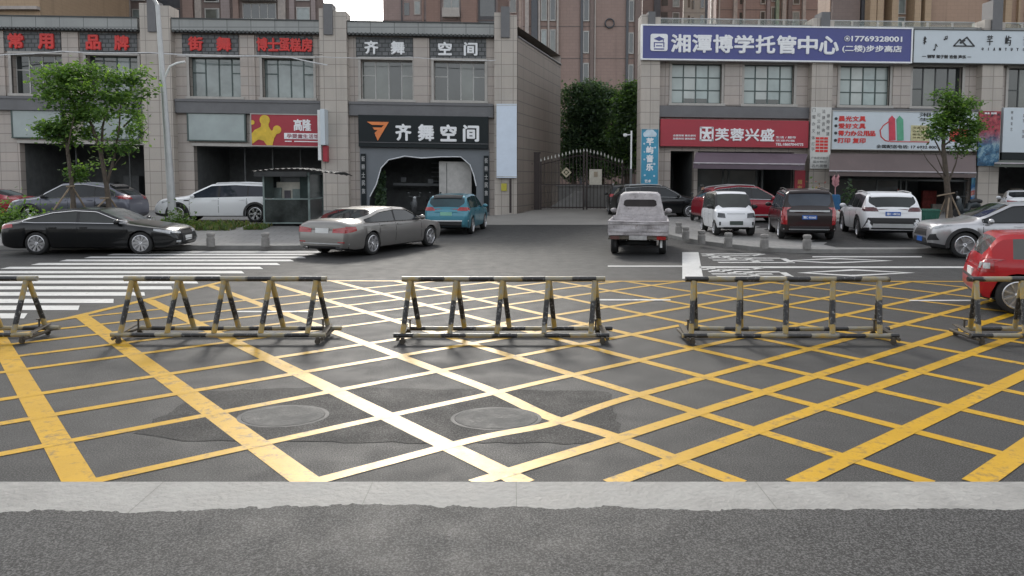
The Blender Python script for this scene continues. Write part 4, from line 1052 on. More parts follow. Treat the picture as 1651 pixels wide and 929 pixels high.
mb.lathe([(.09, -.05), (.09, -.02)], (c[0], YG, c[1]), 'Y', 12); mb.build('emblem', mat('gold_emblem', (.45, .40, .28), .5), GT)
mb = MB(); (xa, z1), (xb, z0) = G(950, 273), G(970, 298); mb.box(xa, xb, YG - .09, YG - .05, z0, z1)
o = tag(mb.build('notice_board', mat('notice_cream', (.55, .52, .44), .6)), 'cream notice board hung on the right leaf of the iron gate', 'sign board')
mb = MB(); mb.box((xa + xb) / 2 - .1, (xa + xb) / 2 + .12, YG - .1, YG - .091, z0 + .45, z0 + .75); mb.build('notice_mark', mat('notice_tan', (.36, .3, .22), .7), o)
mb = MB(); mb.box(2.9, 9, 47.0, 47.3, .2, 1.6); mb.box(2.8, 9.1, 46.9, 47.4, 1.6, 1.7)
tag(mb.build('low_wall', mat('pale_render', (.24, .24, .23), .7)), 'low pale wall seen through the bars behind the iron gate', 'wall')
mb = MB(); mb.prism([(2.3, .3), (4.4, .3), (4.4, 1.3), (3.9, 1.3)], 45.5, 46.2); tag(mb.build('planter_wall', mat('pale_render2', (.30, .30, .29), .7)), 'sloping pale planter edge behind the left leaf of the iron gate', 'wall')
# alley post with signs at the corner
mb = MB(); x, z = at(823, 300, 39.1); mb.box(x - .06, x + .06, 39.0, 39.1, .3, ZR(288)); o = tag(mb.build('sign_post', M_IRON), 'dark post under the blank white board at the building corner', 'post')
mb = MB(); (xa, za), (xb, zb2) = at(808, 296, 39.2), at(817, 308, 39.2); mb.box(xa, xb, 39.40, 39.44, zb2, za); tag(mb.build('yellow_notice', mat('notice_yellow', (.5, .45, .06), .6)), 'small yellow notice on the pillar below the blank white board', 'sign')

# CCTV pole
YP = 38.6; xp, zt_ = at(1018, 211, YP)
o = empty('camera_pole', (xp, YP, .2), 'slim white pole with a camera arm in front of the gate beside the blue banner', 'pole')
mb = MB(); mb.tube([(xp, YP, .2), (xp, YP, 2.6)], .07, 10); mb.tube([(xp, YP, 2.6), (xp, YP, zt_)], .045, 10, 1); mb.build('shaft', [mat('pole_grey', (.12, .12, .12), .5), M_WHITE], o, smooth=True)
mb = MB(); mb.tube([(xp, YP, zt_ - .2), (xp - .3, YP, zt_ - .22)], .025, 8); mb.build('arm', M_WHITE, o)
mb = MB(); mb.lathe([(.02, .08), (.09, .07), (.11, 0), (.08, -.07), (.02, -.1)], (xp - .32, YP, zt_ - .22), n=12); mb.build('camera_dome', M_WHITE, o, smooth=True)
# tall lamp post on the left pavement
YL = 26.6; xl = at(279, 360, YL)[0]; zl0 = zl(xl, YL)
o = empty('street_lamp', (xl, YL, zl0), 'tall pale tapering street lamp post standing behind the bonnet of the black sedan', 'street lamp')
zt_ = at(252, 8, YL)[1]; xt = at(254, 8, YL)[0]
mb = MB(); mb.tube([(xl, YL, zl0), (xl - .05, YL, zl0 + 1.5), (xt, YL, zt_)], [.15, .135, .075], 14); mb.lathe([(.26, 0), (.26, .03), (.17, .05), (.16, .3)], (xl, YL, zl0), n=16); mb.build('shaft', M_STEEL, o, smooth=True)
mb = MB(); mb.tube([(xt, YL, zt_ - .05), (xt - .25, YL - .05, zt_ + .5), (xt - .9, YL - .3, zt_ + 1.1), (xt - 1.9, YL - .6, zt_ + 1.4)], [.065, .06, .05, .045], 10); mb.build('lamp_arm', M_STEEL, o, smooth=True)
mb = MB(); mb.obox((xt - 2.2, YL - .7, zt_ + 1.43), .75, .26, .1, .3); mb.build('lamp_head', M_STEEL, o)
mb = MB(); a = at(266, 124, YL); b_ = at(276, 108, YL); c = at(288, 103, YL); d = at(302, 101, YL); mb.tube([(a[0], YL, a[1]), (b_[0], YL - .1, b_[1]), (c[0], YL - .15, c[1]), (d[0], YL - .2, d[1])], .04, 8); mb.build('bracket_arm', M_WHITE, o, smooth=True)
# cables strung along the left shop fronts
def cable(pts, r, m, lab):
    q = [Vector((*[at(px, py, 38.9)[0]], 38.9, at(px, py, 38.9)[1])) for px, py in pts]; out = []
    for a, b in zip(q, q[1:]):
        for i in range(8):
            t = i / 8; p = a.lerp(b, t); p.z -= (b - a).length * .012 * 4 * t * (1 - t); out.append(p)
    out.append(q[-1]); mb = MB(); mb.tube(out, r, 6); tag(mb.build('overhead_cable', m, smooth=True), lab, 'cable', 'cables along the shop fronts')
M_CABW = mat('cable_white', (.6, .6, .6), .5)
cable([(-160, 108), (10, 88), (100, 83), (240, 85), (430, 90), (470, 93), (528, 105)], .035, M_CABW, 'white cable sagging across the left shop fronts under the red characters')
cable([(286, 90), (420, 90), (520, 92), (660, 92), (790, 98), (800, 97)], .02, M_CABW, 'thin pale cable running past the white characters above the arched shop')
cable([(-160, 82), (120, 84), (300, 85), (520, 88)], .012, M_BLACK, 'thin dark wire above the white cable on the left shop fronts')

# ================================================================== trees and plants
def foliage(mb, clumps, Y, n, size, rnd, ydepth=1.0, nm=3):
    tot = sum(rx * ry for _, _, rx, ry in clumps)
    for px, py, rx, ry in clumps:
        k = F / Y; cx, cz = at(px, py, Y); ax, az = rx / k, ry / k; cy = Y + rnd.uniform(-.5, .5) * ydepth
        ay = max(ax, az) * .85 * ydepth
        # each clump is a bunch of twigs that carry the leaves
        cnt = int(n * rx * ry / tot); twigs = max(4, cnt // 22)
        for _ in range(twigs):
            while True:
                v = Vector((rnd.uniform(-1, 1), rnd.uniform(-1, 1), rnd.uniform(-1, 1)))
                if .2 < v.length < .95: break
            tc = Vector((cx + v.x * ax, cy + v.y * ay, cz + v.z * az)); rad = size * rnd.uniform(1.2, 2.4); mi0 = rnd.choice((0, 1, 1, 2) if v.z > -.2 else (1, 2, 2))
            for _ in range(cnt // twigs):
                p = tc + Vector((rnd.gauss(0, 1), rnd.gauss(0, 1), rnd.gauss(0, .6))) * rad * .6
                d = Vector((rnd.gauss(0, 1), rnd.gauss(0, 1), rnd.gauss(-.25, .5))).normalized(); u = d.cross(Vector((rnd.gauss(0, .5), rnd.gauss(0, .5), 1))).normalized()
                s = size * rnd.uniform(.6, 1.25)
                mb.add([p, p + d * s * .5 + u * s * .3, p + d * s, p + d * s * .5 - u * s * .3], [(0, 1, 2, 3)], (mi0 if rnd.random() < .7 else rnd.randrange(nm)))
def limb(mb, pts, Y, r0, r1, dy=0):
    q = []; n = len(pts)
    for i, (px, py) in enumerate(pts):
        x, z = at(px, py, Y); q.append((x, Y + dy * i / (n - 1), z))
    mb.tube(q, [r0 + (r1 - r0) * i / (n - 1) for i in range(n)], 8)
def tree(name, lab, Y, base, limbs, clumps, n, size, mats, seed, group=None, ydepth=1.0, zbase=0.0):
    x = at(*base, Y)[0]
    o = empty(name, (x, Y, zbase), lab, 'tree', group)
    t = MB()
    for pts, a, b, dy in limbs: limb(t, pts, Y, a, b, dy)
    x, z = at(*limbs[0][0][0], Y)
    t.tube([(x, Y, zbase - .1), (x, Y, max(z, zbase + .05))], limbs[0][1] * 1.15, 8)
    t.build('trunk', M_BARK, o, smooth=True)
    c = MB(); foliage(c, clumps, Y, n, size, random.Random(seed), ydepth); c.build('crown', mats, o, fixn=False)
    return o
def props(o, Y, legs, bar, r=.03):
    p = MB()
    for (a, b, dy) in legs:
        xa, za = at(*a, Y); xb, zb_ = at(*b, Y); p.tube([(xa, Y, za), (xb, Y + dy, zb_)], r, 6)
    (a, b) = bar; xa, za = at(*a, Y); xb, zb_ = at(*b, Y); p.tube([(xa, Y - .1, za), (xb, Y - .1, zb_)], r, 6)
    p.build('support_poles', M_WOOD, o)
GTR = 'young street trees'
o = tree('street_tree', 'young tree with a full bright crown beside the lamp post', 25.6, (176, 333), [
    ([(177, 345), (173, 300), (164, 245), (152, 205), (140, 175), (125, 150)], .095, .02, -.2), ([(164, 245), (161, 205), (163, 175), (160, 140)], .05, .015, .5), ([(172, 300), (188, 250), (199, 205), (205, 160)], .05, .015, -.4),
    ([(152, 205), (120, 180), (95, 160)], .03, .01, .4), ([(199, 205), (218, 180), (225, 150)], .03, .01, .3), ([(182, 270), (205, 235), (235, 205)], .02, .008, .2)],
    [(98, 130, 30, 22), (138, 116, 32, 15), (112, 160, 36, 20), (150, 150, 30, 20), (190, 128, 22, 18), (214, 122, 20, 15), (200, 160, 30, 18), (224, 145, 13, 13), (170, 184, 26, 12), (80, 150, 14, 14), (120, 125, 26, 18),
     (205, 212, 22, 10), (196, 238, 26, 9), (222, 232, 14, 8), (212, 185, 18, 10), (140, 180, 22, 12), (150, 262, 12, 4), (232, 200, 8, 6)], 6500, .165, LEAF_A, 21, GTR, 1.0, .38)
props(o, 25.6, [((174, 318), (163, 338), -.4), ((176, 318), (181, 340), .4)], ((164, 320), (178, 319)))
o = tree('street_tree', 'thin young tree with a sparse low crown, leftmost of the street trees', 25.2, (120, 333), [
    ([(120, 345), (113, 285), (105, 235), (99, 200), (95, 180)], .085, .02, .2), ([(108, 250), (118, 215), (128, 190)], .035, .012, -.3), ([(104, 230), (90, 215), (78, 205)], .03, .01, .3), ([(113, 290), (118, 275), (124, 268)], .02, .008, .2)],
    [(90, 205, 24, 11), (120, 185, 18, 12), (74, 214, 13, 9), (110, 274, 15, 7), (100, 222, 16, 8), (130, 214, 11, 10), (62, 203, 6, 4), (120, 282, 9, 5)], 3200, .15, LEAF_A, 5, GTR, 1.0, .36)
props(o, 25.2, [((113, 302), (101, 338), -.5), ((117, 302), (125, 338), .5), ((116, 302), (112, 338), .1)], ((110, 301), (123, 300)))
o = tree('street_tree', 'young propped tree with a rounded crown in front of the white stationery sign', 33, (1530, 355), [
    ([(1531, 357), (1529, 315), (1525, 270), (1522, 235), (1526, 200), (1530, 165)], .16, .03, .1), ([(1527, 288), (1514, 268), (1502, 248)], .05, .012, -.3), ([(1530, 292), (1544, 265), (1553, 240)], .05, .012, .3), ([(1525, 265), (1516, 235), (1508, 210)], .05, .015, .4),
    ([(1522, 235), (1545, 215), (1565, 190)], .04, .012, -.3), ([(1530, 298), (1500, 258), (1495, 240)], .03, .01, .5)],
    [(1527, 152, 17, 9), (1531, 168, 20, 11), (1561, 166, 14, 9), (1536, 190, 22, 13), (1512, 197, 19, 12), (1500, 216, 13, 8), (1559, 203, 18, 15), (1572, 220, 11, 11), (1550, 226, 16, 11), (1578, 200, 8, 8), (1526, 212, 16, 8), (1560, 240, 10, 6), (1544, 180, 14, 9)],
    5000, .17, LEAF_A, 9, GTR, 1.0, .25)
props(o, 33, [((1531, 313), (1513, 357), -.6), ((1528, 313), (1521, 357), .5), ((1532, 313), (1546, 357), -.3), ((1530, 313), (1538, 357), .5)], ((1509, 316), (1537, 311)), .035)
GB = 'dark trees behind the gate'
for k, (lab, Y, base, cl, sd_2) in enumerate((
    ('dense dark tree against the brick side wall behind the gate', 53, (925, 300), [(930, 165, 30, 28), (920, 205, 24, 34), (945, 190, 30, 36), (912, 240, 18, 24), (935, 250, 34, 24), (950, 150, 28, 22), (955, 185, 26, 30), (940, 220, 30, 26), (918, 275, 22, 16)], 31),
    ('tallest dark tree in the middle of the alley behind the gate', 55, (970, 300), [(965, 160, 30, 26), (975, 200, 36, 34), (955, 240, 34, 28), (985, 245, 34, 26), (990, 165, 22, 22), (968, 275, 40, 16)], 32),
    ('lighter green tree touching the right building behind the gate', 51, (1012, 300), [(1012, 175, 20, 28), (1018, 150, 12, 22), (1008, 215, 24, 30), (1020, 245, 20, 28), (1004, 262, 26, 20), (1030, 190, 14, 24)], 33))):
    tree('background_tree', lab, Y, base, [([base, (base[0], 250), (base[0] + 4, 190)], .22, .06, .3), ([(base[0], 255), (base[0] - 18, 210)], .1, .04, .5), ([(base[0], 250), (base[0] + 16, 200)], .1, .04, -.4)], cl, 16000, .26, LEAF_B if k < 2 else [LEAF_A[1], LEAF_B[0], LEAF_B[1]], sd_2, GB, .8, .3)

# grass and low growth on the left pavement strip
gm = MB(); rnd = random.Random(4)
def blades(x0, x1, y0, y1, n, h):
    for _ in range(n):
        x, y = rnd.uniform(x0, x1), rnd.uniform(y0, y1); z = zl(x, y); l = h * rnd.uniform(.35, 1.2); a = rnd.uniform(0, 6.28); w = rnd.uniform(.015, .035)
        d = Vector((math.cos(a), math.sin(a), 0)); u = Vector((-d.y, d.x, 0)) * w; p = Vector((x, y, z)); t = p + d * l * rnd.uniform(.2, .6) + Vector((0, 0, l)); m_ = p.lerp(t, .5) + Vector((0, 0, l * .15))
        gm.add([p - u, p + u, m_ + u, m_ - u], [(0, 1, 2, 3)], k3 := rnd.randrange(3)); gm.add([m_ - u, m_ + u, t], [(0, 1, 2)], k3)
blades(-12.9, -9.6, 25.4, 27.2, 1500, .20); blades(-19.5, -12.9, 24.8, 26.4, 3400, .30); blades(-9.3, -8.6, 25.6, 26.6, 300, .15)
gm_o = gm.build('grass_strip', GRASS, org=(0, 0, 0), fixn=False); tag(gm_o, 'rough green grass strip along the left pavement in front of the parked cars', 'grass', kind='stuff')
def shrub(x, y, z, rx, ry, rz_, n, size, mats, lab, seed, name='shrub'):
    mb = MB(); rnd = random.Random(seed)
    for _ in range(n):
        v = Vector((rnd.gauss(0, .5), rnd.gauss(0, .5), abs(rnd.gauss(0, .5)))); p = Vector((x + v.x * rx, y + v.y * ry, z + v.z * rz_))
        d = Vector((rnd.gauss(0, 1), rnd.gauss(0, 1), rnd.gauss(.3, .6))).normalized(); u = d.cross(Vector((rnd.gauss(0, 1), rnd.gauss(0, 1), 1))).normalized(); s = size * rnd.uniform(.6, 1.3)
        mb.add([p, p + d * s * .5 + u * s * .28, p + d * s, p + d * s * .5 - u * s * .28], [(0, 1, 2, 3)], rnd.randrange(len(mats)))
    for k in range(5): mb.tube([(x, y, z), (x + rnd.uniform(-.3, .3) * rx, y + rnd.uniform(-.3, .3) * ry, z + rz_ * .6)], .015, 5, len(mats) - 1)
    return tag(mb.build(name, mats, org=(x, y, z), fixn=False), lab, 'shrub')
shrub(-17.3, 25.5, .36, 1.0, .6, .75, 1300, .15, LEAF_A, 'leafy green shrub at the left edge behind the boot of the black sedan', 41)
shrub(-16.2, 25.9, .38, .6, .5, .55, 600, .13, LEAF_A, 'small shrub beside the nose of the grey crossover', 42)
shrub(-11.7, 26.0, .40, .6, .4, .5, 700, .11, [GRASS[0], GRASS[1], LEAF_A[1]], 'low leafy weeds at the foot of the lamp post by the white crossover front wheel', 43)

# ================================================================== towers behind
def tower(lab, a, b, Y, H, m, cols=(), strips=(), seed=1, depth=14, fl=3.0, zlo=8.0, zhi=38.0, wm=None, extra=None):
    kx = lambda px: (px - 825.5) / F * Y
    x0, x1 = kx(a), kx(b)
    o = empty('apartment_tower', ((x0 + x1) / 2, Y, 0), lab, 'tower', 'apartment towers behind the shops')
    mb = MB(); mb.box(x0, x1, Y, Y + depth, 0, H); mb.build('wall', m, o)
    for (p, q, kind, mm) in strips:
        s = MB()
        if kind < 0: s.box(kx(p), kx(q), Y - .02, Y - .004, 0, H - .5)
        else: s.box(kx(p), kx(q), Y - kind, Y - .004, 0, H - .2)
        s.build('facade_strip', mm, o)
    rnd = random.Random(seed)
    f = MB(); z = zlo
    while z < H - 1: f.box(x0 - .03, x1 + .03, Y - .035, Y - .006, z - .5, z - .42); z += fl
    f.build('floor_band', mat('tower_band', (.16, .13, .12), .7), o)
    for (p, q, h, kind) in cols:
        z = zlo + rnd.uniform(0, .6)
        while z < zhi:
            xa, xb = kx(p), kx(q)
            w = MB(); w.box(xa, xb, Y - .06, Y - .012, z, z + h, 0)
            if kind >= 1:
                w.box(xa - .06, xb + .06, Y - .14, Y - .062, z - .1, z, 1); w.box(xa - .06, xb + .06, Y - .1, Y - .062, z + h, z + h + .1, 1)
                n = max(1, int((xb - xa) / .8))
                for i in range(n + 1): xx = xa + (xb - xa) * i / n; w.box(xx - .04, xx + .04, Y - .1, Y - .061, z, z + h, 1)
            if kind == 2:
                w.box(xa - .1, xb + .1, Y - 1.0, Y - .9, z - .3, z + .75, 1); w.box(xa - .1, xb + .1, Y - 1.0, Y - .15, z - .4, z - .3, 1)
                n = max(2, int((xb - xa) / .5))
            w.build('window', [rnd.choice((M_GL_DARK, M_GL_MID, M_GL_DARK, M_GL_SKY if kind else M_GL_DARK)), wm or M_LFRAME], o)
            z += fl
    if extra: extra(o, kx)
def tw(name, c): return tiles(name, c, tuple(x * .93 for x in c), tuple(x * .75 for x in c), .6, .3, .01, .7, .5, stain=.2)
M_T1 = tw('tower_tan', (.40, .29, .19)); M_T2 = tw('tower_umber', (.20, .155, .14)); M_T3 = tw('tower_mauve', (.34, .285, .275)); M_T4 = tw('tower_brown', (.31, .225, .195)); M_T5 = tw('tower_cream', (.44, .39, .33))
M_T6 = tw('tower_red', (.32, .23, .20)); M_T7 = tw('tower_ochre', (.38, .26, .19)); M_TS = mat('tower_shaft_dark', (.06, .065, .075), .4); M_TL = mat('tower_pale_strip', (.38, .34, .31), .6)
def ledge(o, kx):
    s = MB(); z = at(825.5, 17, 60)[1]; s.box(kx(-200), kx(79), 59.5, 59.99, z, z + .25); s.build('ledge', M_TL, o)
tower('tan apartment block at the top left corner with a pale ledge', -220, 78, 60, 34, M_T1, [], [], 1, zhi=0, extra=ledge)
tower('dark brown apartment tower with blue grey glass above the red lettering shops', 79, 522, 78, 62, M_T2,
      [(137, 175, 2.3, 1), (180, 206, 2.4, 1), (340, 362, 2.2, 1), (400, 452, 2.4, 2), (485, 505, 2.2, 1), (225, 245, 2.0, 1)],
      [(95, 112, .25, M_T3), (118, 130, .3, M_T4), (210, 222, .3, M_TL), (250, 300, -1, M_TS), (306, 322, .35, M_T4), (325, 335, .3, M_TL), (366, 380, .3, M_T3), (385, 394, .3, M_T4), (456, 468, .3, M_TL), (474, 482, .3, M_T3), (508, 515, .25, M_T3)], 2, depth=1.5)
tower('mauve grey apartment tower right of the strip of open sky', 621, 842, 98, 42, M_T3,
      [(655, 663, 1.6, 0), (671, 680, 1.6, 1), (717, 742, 2.0, 2), (775, 798, 2.3, 0), (822, 832, 1.9, 1)],
      [(650, 652, .2, M_TS), (683, 686, .25, M_T4), (690, 712, .3, M_T4), (745, 770, .5, M_T4), (772, 800, -1, M_TS), (803, 818, .3, M_T2), (836, 841, .4, M_TL)], 3)
def emblem(o, kx):
    s = MB(); s.tube([(kx(980) + .42 * math.cos(i * .314), 71.85, 2.1 + 245 * 72 / F + .42 * math.sin(i * .314)) for i in range(21)], .07, 6); s.build('round_emblem', M_TS, o)
tower('plain brown apartment tower rising directly behind the gate', 843, 1031, 72, 60, M_T4,
      [(872, 880, 2.0, 1), (886, 894, 2.0, 1), (939, 947, 1.9, 1), (1011, 1018, 1.8, 1)],
      [(846, 852, .3, M_TL), (856, 866, .25, M_TS), (867, 870, .3, M_TL), (882, 884.5, .3, M_TL), (896, 899, .35, M_TL), (934, 938, .2, M_TS), (949, 955, .2, M_T2), (956, 958, .2, M_TL), (1006, 1010, .2, M_TS), (1020, 1029, .3, M_T2)], 4, extra=emblem)
tower('dim brown apartment tower behind the corner pillar of the purple sign', 1032, 1096, 120, 70, M_T2, [(1062, 1072, 2.0, 0), (1080, 1090, 2.0, 1)], [(1050, 1060, .3, M_TS)], 5)
tower('cream apartment tower with small paired windows above the purple sign', 1097, 1148, 135, 74, M_T5, [(1104, 1107.5, 1.6, 0), (1110, 1114, 1.6, 0), (1124, 1129, 1.6, 1)], [(1131, 1140, -1, M_TS)], 6, depth=4)
tower('reddish brown apartment tower with pale vertical strips above the purple sign', 1149, 1328, 92, 62, M_T6,
      [(1186, 1190, 2.0, 0), (1219, 1226, 2.0, 1), (1236, 1246, 2.2, 1), (1270, 1280, 2.0, 1)],
      [(1139.5, 1143, .4, M_TL), (1152, 1154, .3, M_TL), (1175, 1181, .4, M_TL), (1191, 1194, .3, M_TL), (1228, 1233, .3, M_T3), (1242, 1247, .4, mat('tower_green', (.22, .28, .2), .6)), (1252, 1258, .4, M_TL), (1262, 1268, .25, M_T2), (1284, 1289, .4, M_TL)], 7, depth=4)
def porch(o, kx):
    s = MB()
    for p in (1381, 1392, 1415, 1450, 1466): s.box(kx(p), kx(p) + .5, 60.7, 61.99, 0, 30)
    s.build('pier', M_T1, o)
    s = MB(); s.tube([(kx(1625), 61.6, 2.1 + 242 * 62 / F), (kx(1700), 61.6, 2.1 + 268 * 62 / F)], .07, 6); s.build('stair_rail', M_STEEL, o)
tower('ochre brown apartment tower close behind the white music sign', 1329, 1780, 62, 52, M_T7,
      [(1398, 1412, 2.4, 1), (1434, 1447, 2.6, 1), (1456, 1463, 2.4, 1), (1638, 1660, 2.6, 1), (1588, 1600, 2.2, 0)],
      [(1330, 1374, .3, M_T2), (1376, 1382, .35, M_TS), (1470, 1478, .5, M_T1), (1580, 1586, .3, M_T2), (1602, 1612, .4, M_T1), (1624, 1627, .3, M_T1)], 8, zlo=12.2, extra=porch, depth=2.5)

# ================================================================== kiosk, bin, plants, goods
KX, KY, KZ = -8.0, 27.6, .37
K = empty('food_kiosk', (KX, KY, KZ), 'small mirrored food kiosk with a dark corrugated awning roof parked behind the white crossover', 'kiosk')
M_MIRR = mat('kiosk_mirror', (.055, .065, .062), .2, .5, var=.6, scale=1.8); M_KG = glass('kiosk_glass', (.035, .05, .048), .06, .6); M_KMET = mat('kiosk_metal', (.20, .25, .24), .4, .4, var=.3)
x0, x1, y0, y1 = -8.86, -7.25, 26.6, 28.5
mb = MB(); mb.box(x0, x1, y0, y1, KZ + .14, KZ + .98); mb.build('lower_panel', M_MIRR, K)
mb = MB()
for x in (x0, x1):
    for y in (y0, y1): mb.box(x - .03, x + .03, y - .03, y + .03, KZ + .02, KZ + 1.95)
for z in (.14, 1.0, 1.9):
    mb.box(x0, x1, y0 - .035, y0 - .002, KZ + z - .025, KZ + z + .025); mb.box(x1 + .002, x1 + .035, y0, y1, KZ + z - .025, KZ + z + .025); mb.box(x0, x1, y1 + .002, y1 + .035, KZ + z - .025, KZ + z + .025)
mb.build('frame', M_KMET, K)
mb = MB(); mb.box(x0 + .03, x0 + .35, y0, y0 + .012, KZ + 1.03, KZ + 1.88); mb.box(x1 - .32, x1 - .03, y0, y0 + .012, KZ + 1.03, KZ + 1.88); mb.box(x1, x1 + .012, y0 + .03, y1 - .03, KZ + 1.03, KZ + 1.88); mb.box(x0, x0 + .012, y0 + .03, y1 - .03, KZ + 1.03, KZ + 1.88); mb.build('pane', M_KG, K)
mb = MB(); mb.box(x0 + .3, x1 - .35, y0 + .5, y0 + .55, KZ + 1.0, KZ + 1.6); mb.build('back_board', mat('kiosk_board', (.68, .66, .58), .6, var=.2, scale=3), K)
mb = MB()
for k, (x, w, h) in enumerate(((-8.5, .28, .4), (-8.15, .2, .3), (-7.8, .3, .35), (-7.5, .2, .5))): mb.box(x - w/2, x + w/2, y0 + .4, y0 + .7, KZ + 1.0, KZ + 1.0 + h, k % 2)
mb.build('counter_goods', [M_KMET, mat('kiosk_goods', (.10, .09, .11), .5, var=.4)], K)
mb = MB(); n = 60
for i in range(n):
    u, v = i / n, (i + 1) / n; X = lambda t: -9.12 + 2.95 * t; Zf_ = lambda t: KZ + 1.98 + .10 * math.sin(math.pi * min(t * 1.1, 1)) + .018 * math.sin(t * n * 1.57) - (.10 * max(0, t - .62))
    for (ya, yb, da, db) in ((26.1, 27.6, .0, 0.03), (27.6, 28.9, .03, -.10)):
        mb.poly([(X(u), ya, Zf_(u) + da), (X(v), ya, Zf_(v) + da), (X(v), yb, Zf_(v) + db), (X(u), yb, Zf_(u) + db)])
mb.box(-9.05, -7.2, 26.15, 26.2, KZ + 1.80, KZ + 1.97)
mb.build('awning_roof', mat('kiosk_roof', (.04, .042, .042), .6, .1, var=.5, scale=2), K, fixn=False)
mb = MB()
for x in (x0 + .2, x1 - .2):
    for y in (y0 + .3, y1 - .3): mb.lathe([(.06, -.04), (.12, -.03), (.12, .03), (.06, .04)], (x, y, KZ + .12), 'Y', 14)
mb.build('wheel', M_TYRE, K)

bx, by = at(1494, 350, 28.4)[0], 28.4; bz = zr_(bx, by) + .005
o = empty('wheelie_bin', (bx, by, bz), 'dark green wheeled rubbish bin between the white and the silver crossovers', 'bin')
M_BIN = mat('bin_green', (.025, .12, .085), .45, var=.15)
mb = MB(); a = [(-.26, -.24), (.26, -.24), (.26, .24), (-.26, .24)]; q = [(bx + x, by + y, bz + .04) for x, y in a] + [(bx + x * 1.28, by + y * 1.3, bz + .66) for x, y in a]
mb.add(q, [(0, 3, 2, 1), (4, 5, 6, 7), (0, 1, 5, 4), (1, 2, 6, 5), (2, 3, 7, 6), (3, 0, 4, 7)])
for x in (-.2, 0, .2): mb.box(bx + x - .02, bx + x + .02, by - .30, by - .22, bz + .1, bz + .6)
mb.build('body', M_BIN, o)
mb = MB(); mb.box(bx - .36, bx + .36, by - .34, by + .34, bz + .66, bz + .70); mb.box(bx - .33, bx + .33, by - .3, by + .3, bz + .701, bz + .735); mb.build('lid', M_BIN, o)
mb = MB()
for s in (-1, 1): mb.lathe([(.03, -.03), (.09, -.03), (.09, .03), (.03, .03)], (bx + s * .26, by + .26, bz + .09), 'X', 12)
mb.build('wheel', M_TYRE, o)
# goods and plants beside the supermarket entrance
def gx(px, Y): return at(px, 330, Y)[0]
zR = .262
o = empty('potted_plant', (gx(1331, 36.2), 36.2, zR), 'leafy potted plant with a tall pink flower beside the dark brown van', 'plant')
mb = MB(); mb.lathe([(.16, 0), (.24, .4), (.26, .42), (.22, .42)], (gx(1331, 36.2), 36.2, zR), n=14); mb.build('pot', mat('terracotta', (.24, .09, .06), .8), o, smooth=True)
mb = MB(); rnd = random.Random(8)
for k in range(26):
    a = rnd.uniform(0, 6.28); l = rnd.uniform(.5, .95); d = Vector((math.cos(a), math.sin(a), 0)); p = Vector((gx(1331, 36.2), 36.2, zR + .4)); u = Vector((-d.y, d.x, 0)) * .06
    pts = [p, p + d * l * .25 + Vector((0, 0, l * .6)), p + d * l * .6 + Vector((0, 0, l * .85)), p + d * l + Vector((0, 0, l * .6))]
    for (s, e, w0, w1) in zip(pts, pts[1:], (.4, 1, .8), (1, .8, .05)): mb.add([s - u * w0, s + u * w0, e + u * w1, e - u * w1], [(0, 1, 2, 3)], k % 3)
mb.build('leaves', LEAF_A, o, fixn=False)
mb = MB(); p = Vector((gx(1346, 36.1), 36.1, zR + .6)); mb.tube([p, p + Vector((.0, 0, .9))], .02, 6); 
for k in range(14): a = k * 2.4; mb.add([p + Vector((0, 0, .8)), p + Vector((.18 * math.cos(a), .15 * math.sin(a), .95 + .03 * k)), p + Vector((.12 * math.cos(a + .4), .12 * math.sin(a + .4), 1.2 + .02 * k))], [(0, 1, 2)])
mb.build('flower', mat('flower_pink', (.55, .28, .30), .6), o, fixn=False)
mb = MB(); x = gx(1346, 35.6); mb.lathe([(.19, 0), (.24, .05), (.25, .5), (.22, .74), (.16, .78)], (x, 35.6, zR + .3), n=12); mb.lathe([(.22, 0), (.2, .3)], (x, 35.6, zR), n=12)
tag(mb.build('cloth_stool', mat('cloth_blue', (.02, .10, .22), .8, var=.25, scale=6), smooth=True), 'stool draped in dark blue cloth beside the pink flower', 'stool')
mb = MB(); x = gx(1349, 33.9); mb.ball((x, 33.9, zR + .19), .2, .16, .2); mb.ball((x - .12, 33.8, zR + .1), .12, .12, .12); mb.lathe([(.05, .37), (.07, .42)], (x, 33.9, zR), n=8)
tag(mb.build('white_sack', mat('sack_white', (.5, .49, .45), .8, var=.15, scale=5), smooth=True), 'lumpy white sack on the pavement between the brown van and the white crossover', 'sack')
mb = MB(); x = gx(1360, 35.4); mb.lathe([(.2, 0), (.28, .3), (.3, .36), (.26, .36)], (x, 35.4, zR), n=14)
tag(mb.build('clay_pot', mat('clay_red', (.25, .07, .055), .8, var=.2), smooth=True), 'red clay pot on the pavement left of the white crossover', 'pot')
shrub(gx(1368, 36.6), 36.6, zR, .45, .4, 1.2, 500, .2, LEAF_B, 'dark leafy bush under the left end of the brown awning', 52)
shrub(gx(1312, 36.8), 36.8, zR + .3, .5, .4, 1.0, 420, .16, [mat('bloom_ochre', (.32, .22, .07), .7), LEAF_A[1], mat('bloom_pink', (.3, .12, .1), .7)], 'ochre and pink flower stand beside the red board at the supermarket', 53, 'flower_stand')

# unseen block added behind the viewpoint, dark so that windows and bonnets reflect it
OP = empty('reflection_block', (0, -24, 0), 'unseen dark brown block added behind the viewpoint to be reflected in glass and paint', 'building')
mb = MB(); mb.box(-60, 60, -34, -24, 0, 10.5); mb.build('wall', tiles('block_wall', (.07, .062, .055), (.06, .055, .05), (.03, .028, .026), .9, .45, .015, .7), OP)
mb = MB()
for i in range(24):
    for z in (.4, 5.2): mb.box(-58 + i * 4.85, -58 + i * 4.85 + 3.4, -24.02, -23.9, z, z + (3.4 if z < 1 else 2.6))
mb.build('window', M_GL_DARK, OP)
